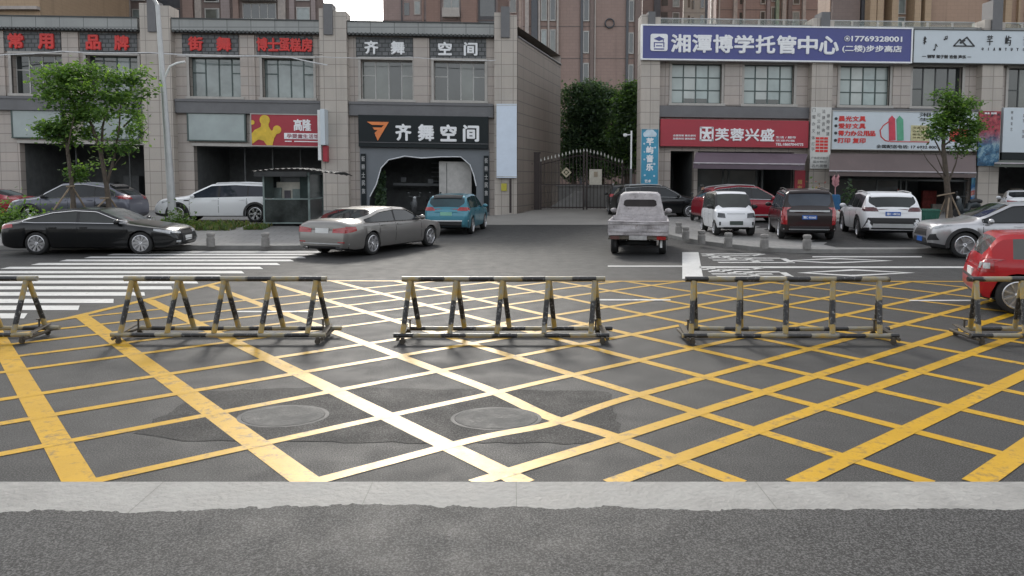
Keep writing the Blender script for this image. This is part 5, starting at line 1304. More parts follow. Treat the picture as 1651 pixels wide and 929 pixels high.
# ================================================================== vehicles
def boxf(pts, x, d=.05): return (interp(pts, x - d) + 2 * interp(pts, x) + interp(pts, x + d)) / 4
def wheel_parts(root, cx, side, hw, rw, kind, rimm, mats=None):
    """tyre with rim as a sub-part; side = +1 left, -1 right"""
    key = (round(rw, 3), kind, rimm.name, side)
    if key not in WCACHE:
        t = MB(); ri = rw * .70; s = side
        t.lathe([(ri * .9, -.095), (rw - .03, -.10), (rw - .004, -.075), (rw, -.03), (rw, .03), (rw - .004, .075), (rw - .03, .10), (ri * 1.02, .098), (ri, .05), (ri * .4, .04)], (0, 0, 0), 'Y', 30)
        if s < 0: t.v = [(x, -y, z) for x, y, z in t.v]
        r = MB()
        r.lathe([(ri * 1.0, .05), (ri * 1.04, .10), (ri * .97, .106), (ri * .92, .085), (ri * .9, .05)], (0, 0, 0), 'Y', 30)
        r.lathe([(.01, .09), (ri * .13, .10), (ri * .22, .088), (ri * .24, .05)], (0, 0, 0), 'Y', 14)
        n, wd, tw_ = kind
        for k in range(n):
            for off in ((0,) if not tw_ else (-tw_, tw_)):
                a = 2 * math.pi * k / n + off
                d = Vector((math.cos(a), 0, math.sin(a))); u = Vector((-math.sin(a), 0, math.cos(a)))
                q = []
                for rr, w, yy in ((ri * .15, wd * .8, .088), (ri * .95, wd * 1.25, .096)):
                    for ys in (.02, 0):
                        for sg in (-1, 1): q.append(d * rr + u * sg * w * ri / 2 + Vector((0, yy - ys, 0)))
                r.add(q, [(0, 1, 3, 2), (4, 6, 7, 5), (0, 4, 5, 1), (2, 3, 7, 6), (0, 2, 6, 4), (1, 5, 7, 3)])
        if s < 0: r.v = [(x, -y, z) for x, y, z in r.v]
        WCACHE[key] = (t, r)
    t, r = WCACHE[key]
    a, b = MB(), MB(); a.v = [(x + cx, y + side * hw, z + rw) for x, y, z in t.v]; a.f = t.f; a.m = t.m
    b.v = [(x + cx, y + side * hw, z + rw) for x, y, z in r.v]; b.f = r.f; b.m = r.m
    o = a.build('wheel', M_TYRE, root, smooth=True, ang=50)
    b.build('rim', rimm, o, smooth=True, ang=35)
WCACHE = {}
SHR_SEDAN = [.10, .07, .03, .0, .0, .015, .03, .035, .04, .04, .04, .04]
SHR_SUV = [.14, .10, .05, .0, .0, .02, .03, .03, .03, .03, .03, .03]
WF = [(0, .80), (.03, .87), (.08, .92), (.16, .96), (.3, .985), (.5, 1.0)]
WFF = [(0, .70), (.03, .78), (.08, .85), (.16, .91), (.3, .96), (.55, 1.0)]
def make_car(name, sp):
    k_ = sp.get('xs', 1.0)
    if k_ != 1.0:
        sp = dict(sp)
        for q in ('top', 'belt'): sp[q] = [(a * k_, b) for a, b in sp[q]]
        for q in ('side', 'doors'): sp[q] = [(a * k_, b * k_) for a, b in sp[q]]
        for q in ('ws', 'rg', 'rails'):
            if sp.get(q): sp[q] = tuple(a * k_ for a in sp[q])
        sp['axles'] = [a * k_ for a in sp['axles']]; sp['xR'] *= k_; sp['xF'] *= k_; sp['bonnet'] = sp.get('bonnet', 0) * k_
        sp['mirror'] = (sp['mirror'][0] * k_, sp['mirror'][1])
    zs_ = sp.get('zs', .89); W_, rw = sp['W'], sp['rw']; xR, xF = sp['xR'], sp['xF']; axles = sp['axles']
    clear = sp.get('clear', .2) * zs_; tum = sp.get('tum', .32)
    top = [(a, b * zs_) for a, b in sp['top']]; belt = [(a, b * zs_) for a, b in sp['belt']]
    shr, shf = sp.get('shr', SHR_SUV), sp.get('shf', SHR_SEDAN); wfr, wff = sp.get('wfr', WF), sp.get('wff', WFF)
    Ra = rw * 1.13
    root = empty(name, (0, 0, 0), world=False)
    st = {xR, xF, xR + .02, xR + .045, xR + .08, xF - .02, xF - .045, xF - .08}
    x = xR + .11
    while x < xF - .1: st.add(round(x, 3)); x += .042
    for a in sp['side'] + [sp['ws'], sp['rg']] + sp['doors']:
        if a: st |= set(a)
    st = sorted(st); st = [s for i, s in enumerate(st) if i == 0 or s - st[i-1] > .006 or s in (xF,)]
    rings = []; info = []
    for x in st:
        dr, df = x - xR, xF - x
        w = W_ / 2 * min(interp(wfr, dr), interp(wff, df))
        zt = boxf(top, x, min(.05, dr / 2 + .004, df / 2 + .004)); zb = clear + .06 * sstep(.45, 0, df) * zs_ + .05 * sstep(.4, 0, dr) * zs_
        zl_ = min(boxf(belt, x, .06), zt - .012); h = zt - zl_; t = sstep(.05, .26, h)
        L = lambda a, b: a + (b - a) * t
        y7 = L(.88, .94) * w; z7 = L(zl_ + .35 * h, zl_ + .02)
        y8 = L(.72 * w, .94 * w - tum * max(0, h - .09)); z8 = L(zl_ + .68 * h, zt - .088)
        y9 = L(.52 * w, .94 * w - tum * max(0, h - .09) - .08); z9 = L(zl_ + .88 * h, zt - .022)
        rows = [(0, zb), (.84 * w, zb), (.93 * w, zb + .035), (.965 * w, zb + .13 * zs_), (w, zb + .60 * (zl_ - zb)), (.985 * w, zl_ - .08 * zs_), (.955 * w, zl_),
                (y7, z7), (y8, max(z8, z7 + .004)), (y9, max(z9, z7 + .008)), (y9 * .55, zt - L(.03 * h, .005)), (0, zt)]
        for ax in axles:
            if abs(x - ax) < Ra:
                za = rw + math.sqrt(Ra ** 2 - (x - ax) ** 2)
                rows = [(y, max(z, za)) if i < 6 else (y, z) for i, (y, z) in enumerate(rows)]
        k1 = max(0, 1 - dr / .32) ** 2; k2 = max(0, 1 - df / .32) ** 2
        ring = [(x + shr[i] * k1 - shf[i] * k2, y, z) for i, (y, z) in enumerate(rows)]
        rings.append(ring + [(a, -b, c) for a, b, c in ring[10:0:-1]]); info.append((x, z8 - z7))
    V = [p for r in rings for p in r]; nr = 22
    body, bon = [], []; gl = {}; drs = {}
    seg = lambda j: j if j < 11 else 21 - j
    allf = []; bm_ = []
    for i in range(len(st) - 1):
        xm = (st[i] + st[i+1]) / 2; hh = min(info[i][1], info[i+1][1])
        for j in range(nr):
            f = (i*nr + j, i*nr + (j+1) % nr, (i+1)*nr + (j+1) % nr, (i+1)*nr + j); s = seg(j); sd = 1 if j < 11 else -1
            allf.append(f)
            if s == 7:
                k = next((n for n, (a, b) in enumerate(sp['side']) if a < xm < b), None)
                if k is not None and hh > .045: gl.setdefault(('side_window', k, sd), []).append(f); continue
            if s >= 9 and sp['ws'] and sp['ws'][0] < xm < sp['ws'][1]: gl.setdefault(('windscreen', 0, 0), []).append(f); continue
            if s >= 9 and sp['rg'] and sp['rg'][0] < xm < sp['rg'][1]: gl.setdefault(('rear_window', 0, 0), []).append(f); continue
            if 2 <= s <= 6:
                k = next((n for n, (a, b) in enumerate(sp['doors']) if a < xm < b), None)
                if k is not None: drs.setdefault((k, sd), []).append(f); continue
            if s == 7 and sp['side'][0][0] < xm < sp['side'][-1][1] and hh > .045: body.append((f, 2)); continue
            mi = 1 if s <= 0 else (2 if (s == 1 or (sp.get('clad') and s in (2,))) else 0)
            if sp.get('blackgh') and s in (7, 8) and info[i][1] > .02 and xm < .98: mi = 2
            if sp.get('roof2') and s >= 8 and info[i][1] > .15: mi = 3
            if sp.get('bonnet') and s >= 6 and xm > sp['bonnet'] and xm < xF - .16: bon.append(f); continue
            body.append((f, mi))
    caps = []
    for e, i in ((0, 0), (1, len(st) - 1)):
        for j in range(11):
            a, b = i*nr + j, i*nr + j + 1; c, d = i*nr + (nr - j - 1) % nr, i*nr + (nr - j) % nr
            if j == 0: q = (a, b, c)
            elif j == 10: q = (a, b, d)
            else: q = (a, b, c, d)
            if len(set(q)) > 2: caps.append((q, 1 if j == 0 else (2 if j == 1 else 0))); allf.append(q)
    bvh = BVHTree.FromPolygons([Vector(v) for v in V], allf)
    pm = sp['paint']
    mats = [pm, M_UNDER, M_BLACK, sp.get('roofm', M_WHITE)]
    def sub(faces, mis, name, mm, parent, ang=28):
        idx = {}; mb = MB()
        for f, mi in zip(faces, mis):
            for v in f:
                if v not in idx: idx[v] = len(mb.v); mb.v.append(V[v])
            mb.f.append([idx[v] for v in f]); mb.m.append(mi)
        return mb.build(name, mm, parent, smooth=True, ang=ang, fixn=False)
    bo = sub([f for f, m in body] + [f for f, m in caps], [m for f, m in body] + [m for f, m in caps], 'body', mats, root)
    if bon: sub(bon, [0] * len(bon), 'bonnet', [pm], root)
    gm_ = sp.get('glass', M_AGLASS)
    for (nm, k, sd), fs in gl.items(): sub(fs, [0] * len(fs), nm, [sp.get('wsglass', gm_) if nm == 'windscreen' else gm_], root)
    def hit(axis, a, b):
        if axis == 'R': o, d = Vector((xR - 2, a, b)), Vector((1, 0, 0))
        elif axis == 'F': o, d = Vector((xF + 2, a, b)), Vector((-1, 0, 0))
        elif axis == 'L': o, d = Vector((a, 3, b)), Vector((0, -1, 0))
        elif axis == 'T': o, d = Vector((a, b, 4)), Vector((0, 0, -1))
        else: o, d = Vector((a, -3, b)), Vector((0, 1, 0))
        h = bvh.ray_cast(o, d)
        if h[0] is None: h = bvh.find_nearest(o + d * 2.0)
        n = h[1]
        if n.dot(d) > 0: n = -n
        return h[0], n
    def patch(mb, axis, quad, off=.008, nu=7, nv=4, mi=0, zscale=True):
        k = len(mb.v); P = []
        for v in range(nv + 1):
            for u in range(nu + 1):
                s, t = u / nu, v / nv
                a = [(1-s)*(1-t)*quad[0][c] + s*(1-t)*quad[1][c] + s*t*quad[2][c] + (1-s)*t*quad[3][c] for c in (0, 1)]
                if axis != 'T': a[1] *= zs_
                p, n = hit(axis, *a); P.append((p, n))
        mb.v += [tuple(p + n * off) for p, n in P]; m0 = len(mb.v); W1 = nu + 1
        for v in range(nv):
            for u in range(nu): mb.f.append([k + v*W1+u, k + v*W1+u+1, k + (v+1)*W1+u+1, k + (v+1)*W1+u]); mb.m.append(mi)
        rim = [u for u in range(W1)] + [v*W1+nu for v in range(1, nv+1)] + [nv*W1+u for u in range(nu-1, -1, -1)] + [v*W1 for v in range(nv-1, 0, -1)]
        for r_ in rim: p, n = P[r_]; mb.v.append(tuple(p - n * .012))
        for i in range(len(rim)): j = (i+1) % len(rim); mb.f.append([k + rim[i], k + rim[j], m0 + j, m0 + i]); mb.m.append(mi)
    hz = sp.get('handle_z', .86)
    for (k, sd), fs in drs.items():
        d0, d1 = sp['doors'][k]
        idx = {}; mb = MB()
        for f in fs:
            for v in f:
                if v not in idx: idx[v] = len(mb.v); mb.v.append(V[v])
            mb.f.append([idx[v] for v in f]); mb.m.append(0)
        ax = 'L' if sd > 0 else 'Rt'
        zlo_ = sp.get('clear', .2) + .1; bz_ = interp(sp['belt'], (d0 + d1) / 2)
        for xx in (d0, d1):
            za = zlo_
            for axx in axles:
                if abs(xx - axx) < Ra: za = max(za, (rw + math.sqrt(Ra ** 2 - (xx - axx) ** 2)) / zs_ + .02)
            patch(mb, ax, [(xx - .007, za), (xx + .007, za), (xx + .007, bz_ - .02), (xx - .007, bz_ - .02)], .0015, 1, 8, 1)
        do = mb.build('door', [pm, M_UNDER], root, smooth=True, ang=28, fixn=False)
        h = MB(); patch(h, ax, [(d0 + .07, hz), (d0 + .27, hz), (d0 + .27, hz + .035), (d0 + .07, hz + .035)], .022, 3, 1)
        h.build('handle', sp.get('handlem', pm), do, fixn=False)
    # wheels, wells
    mb = MB(); mb.box(min(axles) - Ra, max(axles) + Ra, -W_ * .27, W_ * .27, clear + .02, rw + Ra + .06)
    for ax in axles:
        for sg in (-1, 1): mb.box(ax - Ra * .9, ax + Ra * .9, sg * W_ * .27, sg * (W_ / 2 - .24), clear + .05, rw + Ra * .8)
    mb.build('underbody', M_UNDER, root)
    for ax in axles:
        for sd in (1, -1): wheel_parts(root, ax, sd, W_ / 2 - .115, rw, sp['rim'], sp.get('rimm', M_RIM))
    if sp.get('clad'):
        for ax in axles:
            for sd in (1, -1):
                mb = MB(); prev = None
                for k in range(21):
                    a = math.pi * (-.06 + 1.12 * k / 20); cur = []
                    for rr, dy in ((Ra - .01, .02), (Ra + .075, .014), (Ra + .075, -.04)):
                        px_, pz_ = ax + rr * math.cos(a), max(clear * .9, rw + rr * math.sin(a))
                        y_ = W_ / 2 * min(interp(wfr, px_ - xR), interp(wff, xF - px_)); cur.append((px_, sd * (y_ + dy), pz_))
                    if prev:
                        for q in range(2): mb.poly([prev[q], cur[q], cur[q+1], prev[q+1]])
                    prev = cur
                mb.build('wheel_arch', M_BLACK, root)
    if sp.get('trim'):
        for sd in (1, -1):
            mb = MB(); idx7 = 7; lo, hi = [], []
            a, b = min(q[0] for q in sp['side']), max(q[1] for q in sp['side'])
            for i, x in enumerate(st):
                if a - .02 <= x <= b + .02 and info[i][1] > .03:
                    r_ = rings[i]; lo.append(Vector((r_[7][0], sd * (r_[7][1] + .008), r_[7][2]))); hi.append(Vector((r_[8][0], sd * (r_[8][1] + .008), r_[8][2])))
            if len(lo) > 3: mb.tube(lo + hi[::-1] + [lo[0]], sp['trim'], 5); mb.build('window_trim', sp.get('trimm', M_CHROME), root, smooth=True)
    if sp.get('rails'):
        a, b = sp['rails']
        for sd in (1, -1):
            pts = [Vector((rings[i][9][0], sd * (rings[i][9][1] + .02), rings[i][9][2] + .035)) for i, x in enumerate(st) if a <= x <= b][::4]
            pts = [pts[0] - Vector((.05, 0, .05))] + pts + [pts[-1] + Vector((.05, 0, -.06))]
            mb = MB(); mb.tube(pts, .02, 6); mb.build('roof_rail', sp.get('railm', M_STEEL), root, smooth=True)
    if sp.get('mirror'):
        mx, mz = sp['mirror']
        for sd in (1, -1):
            mb = MB(); mb.ball((mx, sd * (W_ / 2 + .07), mz * zs_), .07, .11, .075); mb.tube([(mx, sd * W_ * .44, mz * zs_ - .05), (mx, sd * (W_ / 2 + .05), mz * zs_ - .03)], .025, 6); mb.build('side_mirror', sp.get('mirrorm', pm), root, smooth=True)
    for (nm, axis, quad, m, off, mirror) in sp.get('patches', []):
        for sg in ((1, -1) if mirror else (1,)):
            mb = MB()
            if axis in 'RF' or axis == 'T':
                quads = quad if isinstance(quad[0][0], (tuple, list)) else [quad]
                for qd in quads: patch(mb, axis, [(sg * a, b) for a, b in qd] if axis != 'T' else [(a, sg * b) for a, b in qd], off)
            else: patch(mb, 'L' if sg > 0 else 'Rt', quad, off)
            mb.build(nm, m, root, fixn=False)
    for (nm, parts, m, mirror) in sp.get('wraps', []):        # lamps that wrap round a corner: several patches in one mesh
        for sg in ((1, -1) if mirror else (1,)):
            mb = MB()
            for axis, quad in parts:
                if axis in 'RF': patch(mb, axis, [(sg * a, b) for a, b in quad], .010)
                else: patch(mb, 'L' if sg > 0 else 'Rt', quad, .010)
            mb.build(nm, m, root, fixn=False)
    if sp.get('plate'):
        axis, zc, m, txt = sp['plate']
        p, n = hit(axis, 0.0, zc * zs_); s = -1 if axis == 'R' else 1
        mb = MB(); mb.box(p.x - .01, p.x + .018, -.22, .22, p.z - .065, p.z + .065) if s > 0 else mb.box(p.x - .018, p.x + .01, -.22, .22, p.z - .065, p.z + .065)
        po = mb.build('licence_plate', m, root)
        if txt:
            tb = MB(); put_text(tb, txt, -.19, .19, -.04, .04, 0, .004, .03)
            tb.v = [((p.x - .019 + y) if s < 0 else (p.x + .019 - y), -xx_ if s < 0 else xx_, p.z + z) for xx_, y, z in tb.v]
            tb.build('plate_lettering', M_LETW, po, fixn=False)
    mbi = MB(); 
    return root, hit
def put(o, x, y, z, deg): o.location = (x, y, z); o.rotation_euler.z = R(deg)

SED_BELT = [(-2.46, .88), (-1.9, .97), (-.5, .965), (1.0, .93), (2.1, .78), (2.39, .56)]
P_BLACK = paint('paint_black', (.005, .006, .007), dirt=.03); P_BEIGE = paint('paint_champagne', (.25, .242, .23), .5); P_TEAL = paint('paint_teal', (.06, .23, .30), .3)
P_GREY = paint('paint_slate', (.13, .135, .17), .3); P_WHITE = paint('paint_white', (.85, .86, .87), dirt=.05); P_RED = paint('paint_red', (.44, .012, .018), dirt=.06); P_CRIM = paint('paint_crimson', (.25, .008, .02), .1, dirt=.05)
P_SILV = paint('paint_silver', (.46, .46, .47), .6); P_BROWN = paint('paint_brown', (.020, .012, .012), .1, dirt=.05); P_DGREY = paint('paint_charcoal', (.014, .015, .016), .1, dirt=.04)
GC = 'cars standing around the crossing'
# --- black sedan
o, h = make_car('black_sedan', dict(W=1.82, rw=.315, xR=-2.44, xF=2.38, axles=[-1.41, 1.41], clear=.19,
    top=[(-2.44, .88), (-2.40, 1.0), (-2.3, 1.05), (-1.95, 1.10), (-1.0, 1.385), (-.4, 1.45), (.2, 1.415), (1.08, 1.02), (1.3, .985), (2.0, .88), (2.3, .76), (2.38, .62)], belt=SED_BELT, paint=P_BLACK, shr=SHR_SEDAN,
    ws=(.26, 1.04), rg=(-1.86, -1.0), side=[(-1.78, -.34), (-.25, 1.0)], doors=[(-1.12, -.29), (-.29, .98)], bonnet=1.1, trim=.014, rim=(10, .11, .09), mirror=(.82, 1.02), handle_z=.82,
    wsglass=glass('windscreen_highlight', (.16, .17, .17), .05), glass=glass('sedan_glass', (.04, .043, .04), .05),  # windscreen highlight put into its glass colour, paler than the other windows
    patches=[('grille', 'F', [(-.42, .36), (.42, .36), (.36, .70), (-.36, .70)], M_BLACK, .012, False), ('fog_lamp', 'F', [(.55, .36), (.72, .37), (.72, .43), (.55, .42)], M_CLR_L, .01, True), ('chrome_strip', 'F', [(-.37, .70), (.37, .70), (.36, .725), (-.36, .725)], M_CHROME, .016, False)],
    wraps=[('headlight', [('F', [(.40, .62), (.78, .66), (.76, .75), (.42, .69)]), ('L', [(1.78, .74), (2.2, .64), (2.2, .74), (1.78, .80)])], M_CLR_L, True), ('tail_light', [('R', [(.40, .80), (.80, .80), (.80, .95), (.42, .93)]), ('L', [(-2.34, .80), (-2.02, .86), (-2.05, .95), (-2.36, .95)])], M_RED_L, True)],
    plate=('F', .47, M_WHITE, None)))
put(o, -11.72, 21.35, 0, 2); tag(o, 'black sedan with chrome window trim driving over the zebra crossing on the left', 'car', GC)
# --- champagne sedan
o, h = make_car('champagne_sedan', dict(W=1.84, rw=.32, xR=-2.54, xF=2.33, axles=[-1.47, 1.47], clear=.2,
    top=[(-2.54, .80), (-2.52, 1.0), (-2.46, 1.08), (-2.35, 1.11), (-1.95, 1.13), (-1.05, 1.40), (-.3, 1.46), (.3, 1.43), (1.1, 1.05), (1.35, 1.01), (2.1, .88), (2.27, .76), (2.33, .6)], belt=[(-2.54, .92), (-1.9, 1.0), (0, .97), (1.1, .95), (2.1, .8), (2.33, .58)], paint=P_BEIGE, shr=SHR_SEDAN,
    ws=(.36, 1.06), rg=(-1.90, -1.08), side=[(-1.72, -.42), (-.34, 1.0)], doors=[(-1.15, -.38), (-.38, .95)], bonnet=1.15, trim=.010, trimm=M_BLACK, rim=(7, .16, .1), mirror=(.86, 1.06), handle_z=.88,
    patches=[('rear_bumper', 'R', [(-.80, .24), (.80, .24), (.82, .34), (-.82, .34)], M_BLACK, .012, False), ('chrome_strip', 'R', [(-.84, .40), (.84, .40), (.84, .43), (-.84, .43)], M_STEEL, .018, False), ('reflector', 'R', [(.55, .45), (.76, .45), (.76, .48), (.55, .48)], M_RED_L, .012, True), ('exhaust', 'R', [(.48, .25), (.64, .25), (.64, .33), (.48, .33)], M_CHROME, .03, True)],
    wraps=[('tail_light', [('R', [(.36, .74), (.84, .74), (.84, .93), (.36, .86)]), ('L', [(-2.46, .75), (-2.18, .80), (-2.2, .92), (-2.48, .93)])], M_RED_L, True), ('headlight', [('F', [(.40, .62), (.72, .66), (.72, .76), (.42, .70)])], M_CLR_L, True)],
    plate=('R', .80, M_WHITE, None)))
put(o, -3.98, 22.1, 0, 64); tag(o, 'champagne silver sedan turning into the side street, seen from behind', 'car', GC)
SUV_BELT = [(-2.19, .9), (-2.08, 1.06), (-1.2, 1.06), (.9, 1.0), (1.95, .92), (2.24, .62)]
SUV_TOP = [(-2.19, .90), (-2.17, 1.04), (-2.12, 1.13), (-1.84, 1.50), (-1.70, 1.60), (-.6, 1.66), (.2, 1.62), (1.0, 1.16), (1.2, 1.11), (1.95, 1.0), (2.17, .88), (2.24, .66)]
def suv(name, **kw):
    d = dict(W=1.80, rw=.335, xR=-2.19, xF=2.24, axles=[-1.34, 1.34], clear=.24, top=SUV_TOP, belt=SUV_BELT, ws=(.26, .95), rg=(-2.11, -1.82), side=[(-1.72, -1.05), (-1.0, -.12), (-.05, .9)], doors=[(-1.05, -.08), (-.08, .92)], bonnet=1.05,
             rim=(5, .22, .12), mirror=(.78, 1.09), handle_z=.93)
    d.update(kw); return make_car(name, d)
TL_SUV = ('tail_light', [('R', [(.42, .98), (.84, .98), (.84, 1.13), (.48, 1.10)]), ('L', [(-2.14, .99), (-1.88, 1.02), (-1.9, 1.10), (-2.12, 1.13)])])
HL_SUV = ('headlight', [('F', [(.42, .78), (.80, .82), (.80, .93), (.46, .88)]), ('L', [(1.72, .92), (2.08, .80), (2.08, .90), (1.72, .96)])], M_CLR_L, True)
DARKR = ('rear_bumper', 'R', [(-.80, .28), (.80, .28), (.82, .56), (-.82, .56)], M_BLACK, .012, False)
# --- teal crossover
o, h = suv('teal_crossover', W=1.76, paint=P_TEAL, glass=glass('teal_glass', (.03, .06, .07), .05), wraps=[(*TL_SUV, M_RED_L, True), HL_SUV], plate=('R', .86, M_PLATE_G, None), zs=.92,
    patches=[DARKR, ('chrome_strip', 'R', [(-.82, .56), (.82, .56), (.82, .60), (-.82, .60)], M_LETW, .016, False), ('spoiler', 'T', [(-1.86, -.55), (-1.70, -.55), (-1.70, .55), (-1.86, .55)], M_BLACK, .03, False)])
put(o, -2.15, 29.75, 0, 82); tag(o, 'teal blue crossover parked in front of the arched dark shopfront', 'car', GC)
# --- grey crossover behind the trees, facing left
o, h = suv('grey_crossover', paint=P_GREY, clad=True, zs=.94, wraps=[(*TL_SUV, M_RED_L, True), HL_SUV], trim=.012, mirrorm=M_BLACK,
    top=[(-2.25, .90), (-2.22, 1.04), (-2.15, 1.10), (-1.75, 1.36), (-1.45, 1.52), (-.6, 1.65), (.2, 1.62), (1.0, 1.16), (1.2, 1.11), (1.95, 1.0), (2.2, .88), (2.3, .66)], xR=-2.25, xF=2.3, rg=(-2.1, -1.5),
    side=[(-1.75, -1.05), (-1.0, -.12), (-.05, .9)], patches=[('spoiler', 'T', [(-1.62, -.5), (-1.42, -.5), (-1.42, .5), (-1.62, .5)], M_BLACK, .05, False)])
put(o, -16.2, 27.9, .42, 180); tag(o, 'slate grey crossover parked behind the two propped trees on the left pavement', 'car', GC)
# --- white crossover on the left
o, h = suv('white_crossover', paint=P_WHITE, clad=True, zs=.915, xs=1.11, wraps=[(*TL_SUV, M_RED_L, True), HL_SUV], rails=(-1.5, .1), railm=M_LETW, rim=(6, .13, .14), rimm=M_RIM, glass=glass('blue_glass', (.03, .035, .05), .05), side=[(-1.85, -1.1), (-1.06, -.12), (-.05, .9)],
    patches=[('vent', 'L', [(1.02, .90), (1.24, .90), (1.22, .94), (1.05, .94)], M_BLACK, .008, True)])
put(o, -11.32, 29.35, .42, 180); tag(o, 'white crossover parked facing left beside the mirrored kiosk', 'car', GC)
# --- red car at the far left edge (tail towards the grey crossover)
o, h = make_car('red_sedan', dict(W=1.78, rw=.31, xR=-2.3, xF=2.25, axles=[-1.33, 1.33], top=[(-2.3, .85), (-2.27, 1.02), (-2.15, 1.08), (-1.85, 1.10), (-1.0, 1.40), (-.3, 1.46), (.3, 1.42), (1.05, 1.04), (2.05, .85), (2.25, .6)], belt=[(-2.3, .88), (-1.9, .97), (1.0, .93), (2.25, .58)], paint=P_CRIM, shr=SHR_SEDAN,
    ws=(.34, 1.0), rg=(-1.8, -1.04), side=[(-1.6, -.36), (-.28, .95)], doors=[(-1.1, -.32), (-.32, .92)], bonnet=1.1, rim=(5, .2, 0), mirror=(.8, 1.03), wraps=[('tail_light', [('R', [(.4, .8), (.8, .8), (.8, .95), (.42, .93)])], M_RED_L, True)]))
put(o, -22.1, 30.6, .42, 180); tag(o, 'dark red saloon whose boot just shows at the left edge of the pavement', 'car', GC)
# --- dark car behind the truck (rear view)
o, h = suv('charcoal_suv', paint=P_DGREY, W=1.84, zs=.97, wraps=[(*TL_SUV, M_RED_L, True)], plate=('R', .86, mat('plate_pale', (.25, .35, .42), .4), None), patches=[DARKR, ('chrome_strip', 'R', [(-.8, .60), (.8, .60), (.8, .64), (-.8, .64)], M_STEEL, .016, False), ('chrome_bar', 'R', [(-.7, .97), (.7, .97), (.7, 1.0), (-.7, 1.0)], M_STEEL, .016, False)], rails=(-1.5, .1))
put(o, 6.05, 40.0, .22, 84); tag(o, 'charcoal off-roader seen from behind at the corner below the blue banner', 'car', GC)
# --- black suv facing right
o, h = suv('black_suv', paint=P_BLACK, W=1.86, zs=.97, axles=[-1.3, 1.38], rails=(-1.5, .1), railm=M_STEEL, wraps=[HL_SUV], rim=(5, .12, .12), trim=.010, trimm=M_STEEL)
put(o, 7.15, 36.55, .20, 1.5); tag(o, 'black off-roader parked side on behind the old white truck', 'car', GC)
# --- red suv
o, h = suv('crimson_suv', paint=P_CRIM, W=1.86, zs=.97, rails=(-1.6, .2), trim=.016, wraps=[(*TL_SUV, M_RED_L, True), HL_SUV], patches=[('sill_strip', 'L', [(-.95, .34), (.95, .34), (.95, .40), (-.95, .40)], M_STEEL, .012, True)],
    top=[(-2.19, .90), (-2.17, 1.04), (-2.1, 1.12), (-1.75, 1.45), (-1.5, 1.56), (-.6, 1.66), (.2, 1.62), (1.0, 1.16), (1.2, 1.11), (1.95, 1.0), (2.17, .88), (2.24, .66)], rg=(-2.08, -1.72))
put(o, 10.05, 31.9, .22, 2); tag(o, 'crimson crossover parked side on in front of the red sign supermarket', 'car', GC)
# --- tiny white electric car
o, h = make_car('tiny_electric_car', dict(W=1.38, rw=.255, xR=-1.36, xF=1.42, axles=[-1.02, 1.02], clear=.22, zs=.93, tum=.14,
    top=[(-1.36, .85), (-1.34, 1.0), (-1.29, 1.2), (-1.18, 1.5), (-1.05, 1.58), (-.6, 1.61), (.45, 1.62), (.66, 1.57), (1.08, 1.0), (1.22, .95), (1.36, .86), (1.42, .66)], belt=[(-1.36, .9), (0, .94), (1.05, .93), (1.3, .86), (1.42, .62)], paint=P_WHITE,
    wff=[(0, .82), (.04, .90), (.1, .95), (.2, .98), (.35, 1.0)], shf=[.10, .07, .03, .0, .0, .01, .02, .03, .03, .03, .03, .03],
    ws=(.68, 1.06), rg=(-1.28, -1.16), side=[(-1.1, -.52), (-.46, .12), (.18, .86)], doors=[(-.49, .15), (.15, .9)], blackgh=True, rim=(8, .12, 0), mirror=(.78, 1.05), mirrorm=M_BLACK, handle_z=.78, glass=glass('ev_glass', (.06, .065, .06), .06),
    patches=[('headlight', 'F', [(.36, .66), (.62, .68), (.60, .84), (.38, .82)], M_DRK_L, .014, True), ('chrome_bar', 'F', [(-.3, .80), (.3, .80), (.3, .82), (-.3, .82)], M_STEEL, .01, False), ('lower_grille', 'F', [(-.42, .26), (.42, .26), (.42, .33), (-.42, .33)], M_BLACK, .01, False), ('fog_lamp', 'F', [(.52, .40), (.57, .40), (.57, .52), (.52, .52)], M_DRK_L, .01, True),
             ('graphic', 'Rt', [(-.95, .58), (-.45, .60), (-.3, .72), (-.8, .70)], mat('decal_grey', (.30, .31, .32), .5), .003, False)],
    plate=('F', .48, mat('plate_dark', (.06, .08, .07), .4), None)))
put(o, 7.68, 26.6, .15, -93); tag(o, 'tiny boxy white electric car with black pillars facing the road on the curved pavement', 'car', GC)
